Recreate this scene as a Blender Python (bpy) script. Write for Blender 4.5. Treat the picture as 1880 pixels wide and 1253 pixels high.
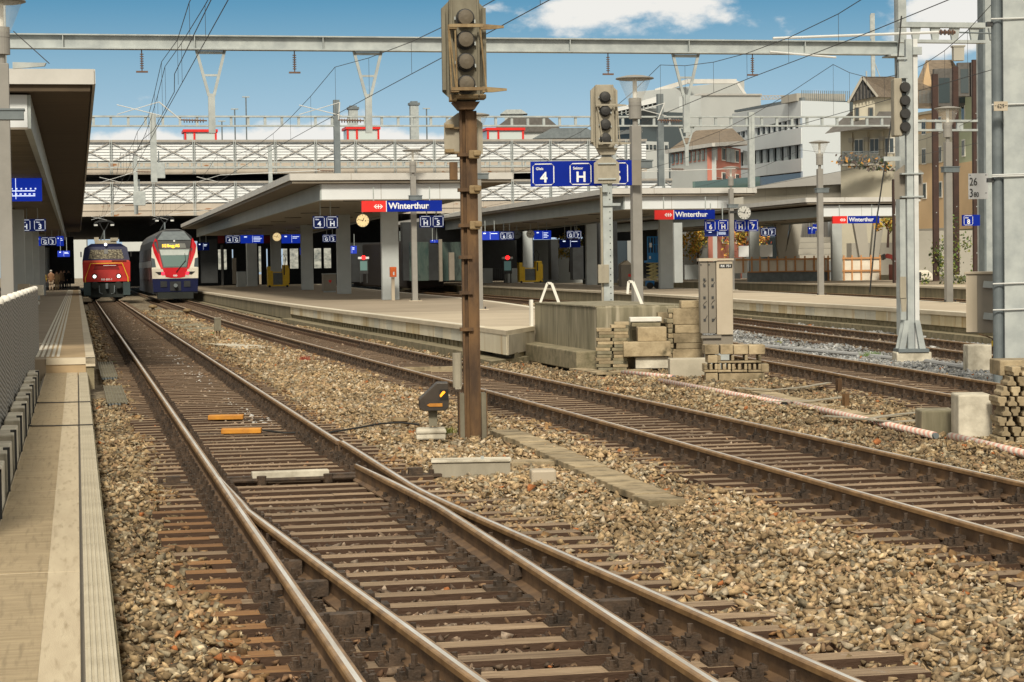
import bpy, bmesh, math, random
import numpy as np
from mathutils import Vector, Matrix

# ------------------------------------------------------------------ camera, sky, sun, exposure
for o in list(bpy.data.objects): bpy.data.objects.remove(o)
SC = bpy.context.scene
COL = SC.collection
F, EYE, IW, IH = 3750.0, 1.82, 1880.0, 1253.0
PITCH = math.atan((626.5-489.5)/F); ROLL = math.radians(0.85)
FW = Vector((0, math.cos(PITCH), -math.sin(PITCH)))
_u0 = Vector((0, math.sin(PITCH), math.cos(PITCH))); _r0 = Vector((1, 0, 0))
RT = _r0*math.cos(ROLL)-_u0*math.sin(ROLL); UP = _r0*math.sin(ROLL)+_u0*math.cos(ROLL)
cd = bpy.data.cameras.new('camera'); cam = bpy.data.objects.new('camera', cd); COL.objects.link(cam)
cd.lens = F/IW*36.0; cd.sensor_width = 36; cd.clip_start = .1; cd.clip_end = 3000
cam.matrix_world = Matrix(((RT.x, UP.x, -FW.x, 0), (RT.y, UP.y, -FW.y, 0), (RT.z, UP.z, -FW.z, EYE), (0, 0, 0, 1)))
SC.camera = cam
SUN_EL, SUN_AZ = 38.0, 182.0          # behind the photographer; azimuth clockwise from +Y
SC.view_settings.view_transform = 'Standard'; SC.view_settings.look = 'None'
SC.view_settings.exposure = 0.12; SC.view_settings.gamma = 1.0
wd = bpy.data.worlds.new('World'); SC.world = wd; wd.use_nodes = True
nt = wd.node_tree; N = nt.nodes; LK = nt.links; N.clear()
def wn(t, **k):
    n = N.new(t)
    for a, b in k.items(): setattr(n, a, b)
    return n
def wmath(op, a, b=None, c=None, clamp=False):
    n = wn('ShaderNodeMath', operation=op); n.use_clamp = clamp
    for i, v in enumerate((a, b, c)):
        if v is None: continue
        if isinstance(v, (int, float)): n.inputs[i].default_value = v
        else: LK.new(v, n.inputs[i])
    return n.outputs[0]
sky = wn('ShaderNodeTexSky', sky_type='NISHITA'); sky.sun_disc = False
sky.sun_elevation = math.radians(SUN_EL); sky.sun_rotation = math.radians(SUN_AZ)
sky.air_density = 1.0; sky.dust_density = .6; sky.ozone_density = 2.0; sky.altitude = 400
tc = wn('ShaderNodeTexCoord'); sp = wn('ShaderNodeSeparateXYZ'); LK.new(tc.outputs['Generated'], sp.inputs[0])
ysafe = wmath('MAXIMUM', sp.outputs[1], .05)
hlen = wmath('MAXIMUM', wmath('SQRT', wmath('ADD', wmath('MULTIPLY', sp.outputs[0], sp.outputs[0]), wmath('MULTIPLY', sp.outputs[1], sp.outputs[1]))), .02)
U_ = wmath('DIVIDE', sp.outputs[0], ysafe); V_ = wmath('DIVIDE', sp.outputs[2], hlen)
cb = wn('ShaderNodeCombineXYZ'); LK.new(wmath('MULTIPLY', U_, 1.0), cb.inputs[0]); LK.new(wmath('MULTIPLY', V_, 1.7), cb.inputs[1])
n1 = wn('ShaderNodeTexNoise'); n1.inputs['Scale'].default_value = 24; n1.inputs['Detail'].default_value = 11; n1.inputs['Roughness'].default_value = .58
LK.new(cb.outputs[0], n1.inputs['Vector'])
def blob(px, py, rx, ry, amp):
    u, v = (px-940)/F, (490-(px-940)*.0148-py)/F
    a = wmath('DIVIDE', wmath('SUBTRACT', U_, u), rx/F); b = wmath('DIVIDE', wmath('SUBTRACT', V_, v), ry/F)
    d = wmath('ADD', wmath('MULTIPLY', a, a), wmath('MULTIPLY', b, b))
    return wmath('MULTIPLY', wmath('POWER', 2.718, wmath('MULTIPLY', d, -1.0)), amp)
tot = None
for b in [(255, 268, 130, 26, .95), (500, 268, 150, 40, .9), (640, 240, 80, 34, .6), (800, 268, 110, 26, .7), (1190, 12, 190, 52, .85), (1050, 45, 80, 40, .45), (900, 15, 60, 16, .35), (1740, 30, 130, 70, .9),
          (1730, 90, 90, 50, .5), (1540, 300, 300, 90, .8), (900, 20, 40, 14, .2), (1250, 120, 260, 12, .1)]:
    v = blob(*b); tot = v if tot is None else wmath('ADD', tot, v)
dens = wmath('ADD', tot, wmath('MULTIPLY', wmath('SUBTRACT', n1.outputs[0], .5), 2.1))
# cloud added out of view, high and behind, to whiten and warm the light
mr = wn('ShaderNodeMapRange'); mr.interpolation_type = 'SMOOTHSTEP'
LK.new(dens, mr.inputs[0]); mr.inputs[1].default_value = .32; mr.inputs[2].default_value = .72
n2 = wn('ShaderNodeTexNoise'); n2.inputs['Scale'].default_value = 2.2; n2.inputs['Detail'].default_value = 6; LK.new(tc.outputs['Generated'], n2.inputs['Vector'])
mr2 = wn('ShaderNodeMapRange'); mr2.interpolation_type = 'SMOOTHSTEP'; LK.new(n2.outputs[0], mr2.inputs[0]); mr2.inputs[1].default_value = .34; mr2.inputs[2].default_value = .5
high = wn('ShaderNodeMapRange'); LK.new(sp.outputs[2], high.inputs[0]); high.inputs[1].default_value = .145; high.inputs[2].default_value = .2
back = wmath('MULTIPLY', sp.outputs[1], -4.0, clamp=True)
hi_ = wmath('MULTIPLY', mr2.outputs[0], wmath('MAXIMUM', high.outputs[0], back), clamp=True)
cl = wmath('MAXIMUM', mr.outputs[0], hi_, clamp=True)
ramp = wn('ShaderNodeValToRGB'); LK.new(V_, ramp.inputs[0])
e = ramp.color_ramp.elements; e[0].position = 0.0; e[0].color = (.62, .78, .95, 1); e[1].position = .16; e[1].color = (.11, .44, .84, 1)
x = ramp.color_ramp.elements.new(.055); x.color = (.58, .80, .95, 1)
x = ramp.color_ramp.elements.new(.10); x.color = (.40, .70, .92, 1)
x = ramp.color_ramp.elements.new(.13); x.color = (.20, .55, .86, 1)
tint = wn('ShaderNodeMix', data_type='RGBA', blend_type='MULTIPLY'); tint.inputs[0].default_value = 1.0
SKYLUM = wn('ShaderNodeRGBToBW'); LK.new(sky.outputs[0], SKYLUM.inputs[0])
LK.new(ramp.outputs[0], tint.inputs[6]); LK.new(SKYLUM.outputs[0], tint.inputs[7])
cm = wn('ShaderNodeMix', data_type='RGBA'); LK.new(cl, cm.inputs[0]); LK.new(tint.outputs[2], cm.inputs[6]); cc = wn('ShaderNodeMix', data_type='RGBA'); LK.new(hi_, cc.inputs[0]); cc.inputs[6].default_value = (8.9, 8.8, 8.4, 1); cc.inputs[7].default_value = (9.0, 8.2, 6.7, 1); LK.new(cc.outputs[2], cm.inputs[7])
bg = wn('ShaderNodeBackground'); LK.new(cm.outputs[2], bg.inputs[0]); bg.inputs[1].default_value = 0.09
wo = wn('ShaderNodeOutputWorld'); LK.new(bg.outputs[0], wo.inputs[0])
sd = bpy.data.lights.new('sun', 'SUN'); sun = bpy.data.objects.new('sun', sd); COL.objects.link(sun)
sd.energy = 3.3; sd.angle = math.radians(10); sd.color = (1.0, .90, .73)
_a, _e = math.radians(SUN_AZ), math.radians(SUN_EL)
sun.rotation_euler = Vector((-math.sin(_a)*math.cos(_e), -math.cos(_a)*math.cos(_e), -math.sin(_e))).to_track_quat('-Z', 'Y').to_euler()
sun.location = (0, -20, 40)

# ------------------------------------------------------------------ helpers
TH = math.atan(.2125); SN, CS = math.sin(TH), math.cos(TH)
def W(s, t, z=0.): return Vector((-s*SN+t*CS, s*CS+t*SN, z))         # s metres along the line, t metres to its right
def _ray(px, py): return FW+RT*((px-IW/2)/F)-UP*((py-IH/2)/F)
def gnd(px, py, z=0.):
    r = _ray(px, py); return Vector((0, 0, EYE))+r*((z-EYE)/r.z)
def at(px, py, d):
    r = _ray(px, py); return Vector((0, 0, EYE))+r*(d/r.y)
def st(p): return (-p.x*SN+p.y*CS, p.x*CS+p.y*SN)
def rnd(a, b): return random.uniform(a, b)
random.seed(7); np.random.seed(7)

class MB:
    def __init__(s): s.v = []; s.f = []; s.mi = []; s.k = 0
    def poly(s, pts):
        n = len(s.v); s.v += [tuple(p) for p in pts]; s.f.append(tuple(range(n, n+len(pts)))); s.mi.append(s.k)
    def _add(s, vs, fs):
        n = len(s.v); s.v += [tuple(p) for p in vs]
        for f in fs: s.f.append(tuple(i+n for i in f)); s.mi.append(s.k)
    def hexa(s, c):     # 8 corners: bottom 4 ccw from above, top 4
        s._add(c, [(3, 2, 1, 0), (4, 5, 6, 7), (0, 1, 5, 4), (1, 2, 6, 5), (2, 3, 7, 6), (3, 0, 4, 7)])
    def box(s, x0, x1, y0, y1, z0, z1):
        if x0 > x1: x0, x1 = x1, x0
        if y0 > y1: y0, y1 = y1, y0
        if z0 > z1: z0, z1 = z1, z0
        s.hexa([(x0, y0, z0), (x1, y0, z0), (x1, y1, z0), (x0, y1, z0), (x0, y0, z1), (x1, y0, z1), (x1, y1, z1), (x0, y1, z1)])
        return s
    def bar(s, p, q, w, h=None, up=(0, 0, 1)):
        h = h or w; p, q = Vector(p), Vector(q); d = (q-p)
        if d.length < 1e-6: return s
        d.normalize(); u = Vector(up)
        if abs(d.dot(u)) > .98: u = Vector((0, 1, 0))
        a = d.cross(u).normalized()*(w/2); b = a.cross(d).normalized()*(h/2)
        s.hexa([p-a-b, p+a-b, q+a-b, q-a-b, p-a+b, p+a+b, q+a+b, q-a+b]); return s
    def tube(s, p, q, r, r2=None, n=8):
        r2 = r if r2 is None else r2; p, q = Vector(p), Vector(q); d = (q-p).normalized()
        u = Vector((0, 0, 1)) if abs(d.z) < .9 else Vector((1, 0, 0))
        a = d.cross(u).normalized(); b = a.cross(d)
        vs = []
        for i in range(n):
            c, k = math.cos(2*math.pi*i/n), math.sin(2*math.pi*i/n); vs.append(p+(a*c+b*k)*r)
        for i in range(n):
            c, k = math.cos(2*math.pi*i/n), math.sin(2*math.pi*i/n); vs.append(q+(a*c+b*k)*r2)
        s._add(vs, [(i, n+i, n+(i+1) % n, (i+1) % n) for i in range(n)]+[tuple(range(n)), tuple(range(2*n-1, n-1, -1))]); return s
    def path(s, pts, r, n=6):
        pts = [Vector(p) for p in pts]; vs = []; m = len(pts)
        for i, p in enumerate(pts):
            d = (pts[min(i+1, m-1)]-pts[max(i-1, 0)]).normalized()
            u = Vector((0, 0, 1)) if abs(d.z) < .9 else Vector((1, 0, 0))
            a = d.cross(u).normalized(); b = a.cross(d)
            for k in range(n): vs.append(p+(a*math.cos(2*math.pi*k/n)+b*math.sin(2*math.pi*k/n))*r)
        fs = [(i*n+k, (i+1)*n+k, (i+1)*n+(k+1) % n, i*n+(k+1) % n) for i in range(m-1) for k in range(n)]
        s._add(vs, fs+[tuple(range(n)), tuple(range(m*n-1, (m-1)*n-1, -1))]); return s
    def prism(s, pl, a, b, ax='y'):     # polygon in (x,z) extruded along y, or (y,z) along x, or (x,y) along z
        n = len(pl)
        g = {'y': lambda u, v, w: (u, w, v), 'x': lambda u, v, w: (w, u, v), 'z': lambda u, v, w: (u, v, w)}[ax]
        vs = [g(u, v, a) for u, v in pl]+[g(u, v, b) for u, v in pl]
        s._add(vs, [tuple(range(n)), tuple(range(2*n-1, n-1, -1))]+[(i, n+i, n+(i+1) % n, (i+1) % n) for i in range(n)]); return s
    def lathe(s, prof, x=0, y=0, n=16, ax='z'):
        vs = []
        for r, z in prof:
            for k in range(n):
                c, q = r*math.cos(2*math.pi*k/n), r*math.sin(2*math.pi*k/n)
                vs.append((x+c, y+q, z) if ax == 'z' else (x+c, z, y+q))
        fs = [(i*n+k, i*n+(k+1) % n, (i+1)*n+(k+1) % n, (i+1)*n+k) for i in range(len(prof)-1) for k in range(n)]
        s._add(vs, fs+[tuple(range(n-1, -1, -1)), tuple(range((len(prof)-1)*n, len(prof)*n))]); return s
    def mesh(s, name, mats, smooth=False):
        me = bpy.data.meshes.new(name); me.from_pydata(s.v, [], s.f)
        for m in (mats if isinstance(mats, (list, tuple)) else [mats]): me.materials.append(m)
        if len(me.materials) > 1: me.polygons.foreach_set('material_index', s.mi)
        bm = bmesh.new(); bm.from_mesh(me); bmesh.ops.recalc_face_normals(bm, faces=bm.faces); bm.to_mesh(me); bm.free()
        if smooth: me.polygons.foreach_set('use_smooth', [len(p.vertices) <= 4 for p in me.polygons])
        me.update(); return me
    def build(s, name, mats, parent=None, loc=(0, 0, 0), smooth=False, bevel=0, rz=0):
        return put(s.mesh(name, mats, smooth), name, parent, loc, rz, bevel)
def put(me, name, parent=None, loc=(0, 0, 0), rz=0, bevel=0):
    o = bpy.data.objects.new(name, me); COL.objects.link(o); o.location = loc; o.rotation_euler = (0, 0, rz)
    if parent: o.parent = parent
    if bevel:
        b = o.modifiers.new('bevel', 'BEVEL'); b.width = bevel; b.segments = 2; b.limit_method = 'ANGLE'
    return o
def tag(o, label, cat, group=None, kind=None):
    if label: o['label'] = label
    if cat: o['category'] = cat
    if group: o['group'] = group
    if kind: o['kind'] = kind
    return o
def thing(name, label, cat, loc=(0, 0, 0), rz=TH, group=None, kind=None):
    o = bpy.data.objects.new(name, None); COL.objects.link(o); o.location = loc; o.rotation_euler = (0, 0, rz)
    o.empty_display_size = .2
    return tag(o, label, cat, group, kind)
KIDS = {}
def dup(root, loc=None, rz=None, label=None, group=None):
    if not KIDS.get('n') == len(bpy.data.objects):
        KIDS.clear()
        for o in bpy.data.objects:
            if o.parent: KIDS.setdefault(o.parent.name, []).append(o)
    def rec(o, par):
        c = o.copy(); COL.objects.link(c)
        if par is not None: c.parent = par
        for ch in KIDS.get(o.name, []): rec(ch, c)
        return c
    r = rec(root, None)
    if loc is not None: r.location = loc
    if rz is not None: r.rotation_euler = (0, 0, rz)
    if label: r['label'] = label
    if group: r['group'] = group
    return r
def text(body, h, m, parent, loc, name='lettering', bold=.0, align='CENTER', depth=.004, rx=math.pi/2, sx=1):
    cu = bpy.data.curves.new(name, 'FONT'); cu.body = body; cu.size = h/.73; cu.align_x = align; cu.align_y = 'BOTTOM_BASELINE'
    cu.offset = bold*h; cu.extrude = depth; cu.resolution_u = 3
    t = bpy.data.objects.new(name, cu); COL.objects.link(t)
    bpy.context.view_layer.update()
    me = bpy.data.meshes.new_from_object(t.evaluated_get(bpy.context.evaluated_depsgraph_get()))
    bpy.data.objects.remove(t); me.materials.clear(); me.materials.append(m)
    o = bpy.data.objects.new(name, me); COL.objects.link(o); o.parent = parent; o.location = loc; o.rotation_euler = (rx, 0, 0); o.scale = (sx, 1, 1)
    return o

# ------------------------------------------------------------------ materials
def mat(name, c, c2=None, c3=None, sc=4., st_=(1, 1, 1), rough=.8, metal=0., bump=.15, bsc=None, det=7., lo=.35, hi=.65, emit=0., world=False, rvar=0., spec=.5, stain=None):
    m = bpy.data.materials.new(name); m.use_nodes = True; t = m.node_tree; n = t.nodes; l = t.links
    b = n['Principled BSDF']; b.inputs['Roughness'].default_value = rough; b.inputs['Metallic'].default_value = metal
    b.inputs['Specular IOR Level'].default_value = spec
    if emit:
        b.inputs['Base Color'].default_value = (*c, 1); b.inputs['Emission Color'].default_value = (*c, 1); b.inputs['Emission Strength'].default_value = emit; return m
    c2 = c2 or tuple(x*.78 for x in c)
    if world: co = n.new('ShaderNodeNewGeometry').outputs['Position']
    else: co = n.new('ShaderNodeTexCoord').outputs['Object']
    mp = n.new('ShaderNodeMapping'); mp.inputs['Scale'].default_value = st_; l.new(co, mp.inputs[0])
    if not world:
        oi = n.new('ShaderNodeObjectInfo'); ad = n.new('ShaderNodeVectorMath'); ad.operation = 'SCALE'; cx = n.new('ShaderNodeCombineXYZ')
        for i in range(3): l.new(oi.outputs['Random'], cx.inputs[i])
        l.new(cx.outputs[0], ad.inputs[0]); ad.inputs['Scale'].default_value = 37.; l.new(ad.outputs[0], mp.inputs[1])
    no = n.new('ShaderNodeTexNoise'); no.inputs['Scale'].default_value = sc; no.inputs['Detail'].default_value = det; no.inputs['Roughness'].default_value = .62
    l.new(mp.outputs[0], no.inputs[0])
    r = n.new('ShaderNodeValToRGB'); l.new(no.outputs[0], r.inputs[0]); e = r.color_ramp.elements
    e[0].position = lo; e[0].color = (*c2, 1); e[1].position = hi; e[1].color = (*c, 1)
    if c3: q = e.new((lo+hi)/2); q.color = (*c3, 1)
    out = r.outputs[0]
    if stain:        # (colour, scale xyz, low, high): streaks or blotches with a shape of their own
        sc2, ss, a, z = stain; mp2 = n.new('ShaderNodeMapping'); mp2.inputs['Scale'].default_value = ss; l.new(co, mp2.inputs[0])
        n3 = n.new('ShaderNodeTexNoise'); n3.inputs['Scale'].default_value = 1.; n3.inputs['Detail'].default_value = 6; l.new(mp2.outputs[0], n3.inputs[0])
        g = n.new('ShaderNodeMapRange'); l.new(n3.outputs[0], g.inputs[0]); g.inputs[1].default_value = a; g.inputs[2].default_value = z
        mx = n.new('ShaderNodeMix'); mx.data_type = 'RGBA'; l.new(g.outputs[0], mx.inputs[0]); l.new(out, mx.inputs[6]); mx.inputs[7].default_value = (*sc2, 1); out = mx.outputs[2]
    if rvar and not world:
        hv = n.new('ShaderNodeHueSaturation'); mm = n.new('ShaderNodeMapRange'); l.new(oi.outputs['Random'], mm.inputs[0]); mm.inputs[3].default_value = 1-rvar; mm.inputs[4].default_value = 1+rvar
        l.new(mm.outputs[0], hv.inputs['Value']); l.new(out, hv.inputs['Color']); out = hv.outputs[0]
    l.new(out, b.inputs['Base Color'])
    if bump:
        bn = n.new('ShaderNodeTexNoise'); bn.inputs['Scale'].default_value = bsc or sc*6; bn.inputs['Detail'].default_value = 5; l.new(mp.outputs[0], bn.inputs[0])
        bp = n.new('ShaderNodeBump'); bp.inputs['Strength'].default_value = bump; bp.inputs['Distance'].default_value = .02; l.new(bn.outputs[0], bp.inputs['Height']); l.new(bp.outputs[0], b.inputs['Normal'])
    return m
M = {}
M['galv'] = mat('galvanised steel', (.43, .47, .47), (.31, .345, .355), sc=3, rough=.6, metal=.1, bump=.05)
M['galv_dark'] = mat('weathered steel', (.17, .20, .215), (.115, .14, .155), sc=3, rough=.6, metal=.15, bump=.05)
M['post'] = mat('grey brown painted post', (.27, .262, .245), (.225, .22, .205), sc=2, rough=.6, bump=.04)
M['rust'] = mat('rusted mast steel', (.15, .082, .033), (.05, .027, .013), (.095, .052, .023), sc=5, st_=(1, 1, .35), rough=.75, bump=.3)
M['rustpale'] = mat('rusty painted metal', (.30, .225, .12), (.17, .11, .05), sc=6, rough=.7, bump=.2)
M['sigbox'] = mat('olive grey signal housing', (.20, .185, .135), (.13, .115, .08), sc=5, st_=(1, 1, .4), rough=.65, bump=.1)
M['sigbox2'] = mat('beige grey signal housing', (.36, .33, .26), (.27, .245, .19), sc=5, st_=(1, 1, .4), rough=.65, bump=.1)
M['darkcast'] = mat('dark cast housing', (.05, .038, .028), (.03, .023, .018), sc=5, rough=.5, bump=.05)
M['iron'] = mat('grimy iron', (.085, .055, .035), (.032, .022, .015), sc=14, rough=.7, metal=.1, bump=.3, rvar=.25)
M['railside'] = mat('rail web', (.175, .105, .054), (.075, .044, .025), (.125, .075, .04), sc=5, rough=.7, bump=.15)
M['railtop'] = mat('polished rail head', (.85, .83, .78), (.60, .54, .45), sc=2.5, st_=(6, .5, 1), rough=.32, metal=.55, bump=.02)
M['railedge'] = mat('rail head flank', (.36, .22, .10), (.18, .105, .048), sc=6, rough=.45, metal=.3, bump=.08)
M['sleeper'] = mat('weathered timber sleeper', (.36, .27, .18), (.11, .07, .042), (.24, .17, .108), sc=2.2, st_=(1.2, 14, 4), rough=.85, bump=.6, bsc=9, rvar=.32, lo=.25, hi=.7, stain=((.34, .33, .31), (3.1, 5, 1), .66, .74))
M['sleeper_orange'] = mat('rust stained sleeper end', (.32, .17, .06), (.13, .065, .03), (.22, .11, .042), sc=2.5, st_=(1.2, 14, 4), rough=.85, bump=.5, bsc=9, rvar=.2, lo=.25, hi=.7)
M['concrete'] = mat('pale concrete', (.50, .46, .37), (.36, .33, .26), sc=1.6, rough=.85, bump=.15, bsc=30, stain=((.30, .26, .19), (2.5, 2.5, .5), .52, .75))
M['slab'] = mat('walkway concrete', (.54, .465, .335), (.47, .395, .28), sc=2.2, st_=(5., .7, 1), rough=.85, bump=.3, bsc=60, stain=((.27, .21, .13), (26, 3.0, 1), .54, .85))
M['slab_rough'] = mat('rough walkway concrete', (.45, .36, .225), (.30, .235, .14), (.38, .30, .19), sc=2.6, st_=(1.2, 9, 1), rough=.9, bump=.5, bsc=45, lo=.3, hi=.7, stain=((.23, .18, .11), (30, 2.2, 1), .53, .8))
M['slab2'] = mat('ribbed edge concrete', (.52, .475, .37), (.42, .38, .29), sc=3, rough=.85, bump=.2, bsc=40)
for nm_, ca_, cb__, sa_ in (('panel', (.76, .71, .57), (.64, .58, .44), .60), ('panel_tan', (.68, .59, .40), (.54, .45, .28), .54), ('panel_grey', (.66, .65, .56), (.52, .50, .42), .56)):
    M[nm_] = mat('platform wall '+nm_, ca_, cb__, sc=1.2, st_=(1, 1, .25), rough=.8, bump=.08, stain=((.44, .28, .11), (2.3, 2.3, .35), sa_, .76))
M['oldpanel'] = mat('old platform wall', (.27, .235, .15), (.16, .14, .09), sc=1.5, st_=(1, 1, .3), rough=.85, bump=.2)
M['oldconc'] = mat('dark weathered concrete', (.30, .27, .19), (.13, .12, .075), (.21, .19, .13), sc=2.2, st_=(2.4, 2.4, .28), rough=.9, bump=.35, bsc=14, lo=.3, hi=.7, stain=((.40, .36, .27), (7, 7, .6), .55, .7))
M['block'] = mat('weathered concrete block', (.42, .345, .225), (.17, .135, .08), (.32, .255, .16), sc=3.2, rough=.9, bump=.6, bsc=18, rvar=.28, lo=.3, hi=.68, stain=((.10, .085, .05), (5, 5, 4), .55, .72))
M['blockpale'] = mat('pale concrete block', (.72, .68, .57), (.38, .35, .28), sc=2.5, rough=.9, bump=.25, bsc=22, rvar=.08, stain=((.27, .24, .18), (3, 3, .6), .57, .75))
M['platform'] = mat('platform asphalt', (.34, .28, .21), (.27, .225, .165), sc=.5, rough=.9, bump=.1, bsc=60, world=True)
M['platform_pale'] = mat('platform paving', (.49, .42, .32), (.42, .355, .265), sc=.6, rough=.9, bump=.08, bsc=60, world=True)
M['coping'] = mat('platform coping', (.64, .57, .44), (.54, .475, .36), sc=1.4, rough=.8, bump=.08)
M['coping_tan'] = mat('tan platform coping', (.47, .35, .21), (.38, .28, .165), sc=1.2, rough=.85, bump=.1, world=True)
M['white'] = mat('white paint', (.78, .77, .72), (.68, .67, .61), sc=3, rough=.6, bump=.05)
M['fascia'] = mat('white metal fascia', (.66, .70, .73), (.60, .64, .67), sc=.6, rough=.5, bump=.01)
M['fasciaw'] = mat('pale roof edge', (.55, .545, .525), (.47, .465, .445), sc=1, rough=.6, bump=.03)
M['beam'] = mat('grey green beam', (.36, .40, .40), (.31, .35, .35), sc=1, rough=.55, bump=.02)
M['soffit_brown'] = mat('brown slatted soffit', (.105, .075, .045), (.05, .036, .022), sc=3, st_=(.2, 8, 1), rough=.85, bump=.2)
M['soffit_olive'] = mat('olive slatted underside', (.20, .17, .115), (.12, .10, .068), sc=1, st_=(.3, 6, 1), rough=.85, bump=.1)
M['soffit'] = mat('slatted soffit', (.21, .185, .15), (.13, .11, .085), sc=3, st_=(.2, 8, 1), rough=.8, bump=.2)
M['soffit_pale'] = mat('pale soffit', (.36, .34, .29), (.30, .28, .235), sc=1, st_=(.3, 6, 1), rough=.8, bump=.05)
M['roof'] = mat('roof membrane', (.25, .25, .24), (.19, .19, .18), sc=2, rough=.9)
M['column'] = mat('smooth grey column', (.44, .48, .49), (.385, .42, .43), sc=1.2, rough=.7, bump=.04)
M['louvre'] = mat('white louvre', (.68, .715, .74), (.60, .63, .66), sc=2, rough=.5, bump=.02)
M['truss'] = mat('dusty truss steel', (.36, .335, .30), (.28, .26, .235), sc=2, rough=.6, bump=.05)
M['deckbeam'] = mat('tan deck beam', (.50, .45, .385), (.42, .375, .32), sc=.6, st_=(1, 1, .4), rough=.85, bump=.05, stain=((.30, .14, .06), (.9, .9, 3), .63, .68))
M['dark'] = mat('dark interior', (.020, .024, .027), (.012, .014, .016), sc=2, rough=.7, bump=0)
M['darkmetal'] = mat('dark painted metal', (.035, .038, .04), (.022, .024, .026), sc=4, rough=.5, bump=.05)
M['brown'] = mat('brown steel post', (.055, .026, .020), (.035, .018, .014), sc=2, rough=.7)
M['blue'] = mat('sign blue', (.004, .022, .30), (.003, .018, .25), sc=1, rough=.7, bump=0, spec=.1)
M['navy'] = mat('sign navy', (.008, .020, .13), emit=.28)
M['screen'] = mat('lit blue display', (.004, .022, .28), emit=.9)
M['red'] = mat('sign red', (.72, .018, .014), (.62, .014, .011), sc=1, rough=.45, bump=0)
M['signwhite'] = mat('sign white', (.80, .82, .84), (.76, .78, .80), sc=1, rough=.5, bump=0)
M['litwhite'] = mat('lit lettering', (.75, .85, 1.0), emit=1.1)
M['litclock'] = mat('lit clock face', (.95, .72, .36), emit=.75)
M['clockw'] = mat('white clock face', (.74, .75, .72), (.70, .71, .68), sc=1, rough=.4, bump=0)
M['black'] = mat('black paint', (.012, .012, .012), (.009, .009, .009), sc=4, rough=.4, bump=0)
M['lens'] = mat('black signal hood', (.022, .022, .022), (.012, .012, .012), sc=8, rough=.5, bump=.05)
M['lensbrown'] = mat('dusty signal lens cover', (.115, .095, .065), (.075, .06, .04), sc=9, rough=.6, bump=.1)
M['orange'] = mat('orange enamel', (.80, .16, .03), (.70, .13, .025), sc=2, rough=.45, bump=0)
M['yellow'] = mat('yellow enamel', (.88, .60, .03), (.74, .48, .025), sc=3, rough=.5, bump=.03)
M['bluepaint'] = mat('blue enamel', (.015, .20, .50), (.012, .15, .40), sc=3, rough=.5, bump=.03)
M['amberbar'] = mat('amber plastic bar', (.62, .27, .025), (.42, .17, .02), sc=6, rough=.6, bump=.15)
M['cabinet'] = mat('beige cabinet', (.47, .41, .32), (.41, .355, .27), sc=1.5, rough=.5, bump=.03)
M['cabinet_dark'] = mat('brown grey cabinet', (.24, .215, .18), (.20, .18, .145), sc=1.5, rough=.45, bump=.03)
M['mesh'] = mat('grey woven screen', (.34, .33, .30), (.24, .23, .21), sc=2, rough=.85, bump=.1)
M['rubber'] = mat('black rubber', (.02, .02, .02), (.014, .014, .014), sc=5, rough=.7)
M['cable'] = mat('wire', (.045, .045, .05), (.035, .035, .04), sc=5, rough=.6, bump=0)
M['arm'] = mat('pale cantilever tube', (.62, .64, .64), (.52, .54, .54), sc=3, rough=.5, bump=0)
M['insul'] = mat('brown insulator', (.16, .09, .06), (.12, .07, .05), sc=5, rough=.3, bump=0)
M['greypipe'] = mat('grey plastic pipe', (.36, .37, .38), (.30, .31, .32), sc=3, rough=.5, bump=.02)
M['timber'] = mat('new orange timber', (.58, .30, .13), (.48, .24, .10), sc=3, st_=(1, 1, 5), rough=.8, bump=.1)
M['tarp'] = mat('white sheeting', (.80, .76, .66), (.68, .64, .55), sc=1.2, rough=.7, bump=.3, bsc=5)
M['skin'] = mat('skin', (.45, .27, .19), (.40, .24, .17), sc=9, rough=.6, bump=0)
M['stripwhite'] = mat('tactile strip white', (.74, .71, .62), (.60, .57, .48), sc=4, rough=.7, bump=.05)
M['moss'] = mat('mossy concrete', (.31, .265, .175), (.12, .11, .06), (.225, .195, .125), sc=5, rough=.95, bump=.4, lo=.3, hi=.7)
for nm_ in ('sleeper', 'sleeper_orange'):      # sides darkened by their normal, painting in the shade between the sleepers
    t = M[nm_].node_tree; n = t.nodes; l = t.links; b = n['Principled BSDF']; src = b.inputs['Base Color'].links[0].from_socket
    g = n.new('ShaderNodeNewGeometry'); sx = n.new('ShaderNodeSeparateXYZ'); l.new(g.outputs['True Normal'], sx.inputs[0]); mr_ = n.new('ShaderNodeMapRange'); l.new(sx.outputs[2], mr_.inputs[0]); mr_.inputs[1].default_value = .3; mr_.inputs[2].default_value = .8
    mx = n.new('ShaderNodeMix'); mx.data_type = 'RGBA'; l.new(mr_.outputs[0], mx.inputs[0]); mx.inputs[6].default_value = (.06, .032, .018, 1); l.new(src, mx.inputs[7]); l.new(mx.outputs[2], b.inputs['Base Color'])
def glassmat(name, c, rough=.08, metal=0., alpha=1., trans=0.):
    m = bpy.data.materials.new(name); m.use_nodes = True; b = m.node_tree.nodes['Principled BSDF']
    b.inputs['Base Color'].default_value = (*c, 1); b.inputs['Roughness'].default_value = rough; b.inputs['Metallic'].default_value = metal
    b.inputs['Transmission Weight'].default_value = trans; b.inputs['Alpha'].default_value = alpha; b.inputs['IOR'].default_value = 1.45
    return m
M['glass'] = glassmat('window glass', (.06, .08, .09), .06)
M['glassgreen'] = glassmat('green tinted windscreen', (.12, .19, .18), .1)
M['mirrorglass'] = glassmat('sky mirroring glass', (.60, .66, .71), .12, .25)
M['clear'] = glassmat('clear lamp glass', (.85, .85, .80), .05, 0, .2)
M['paleglass'] = glassmat('pale reflecting glass', (.55, .62, .62), .25)
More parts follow.
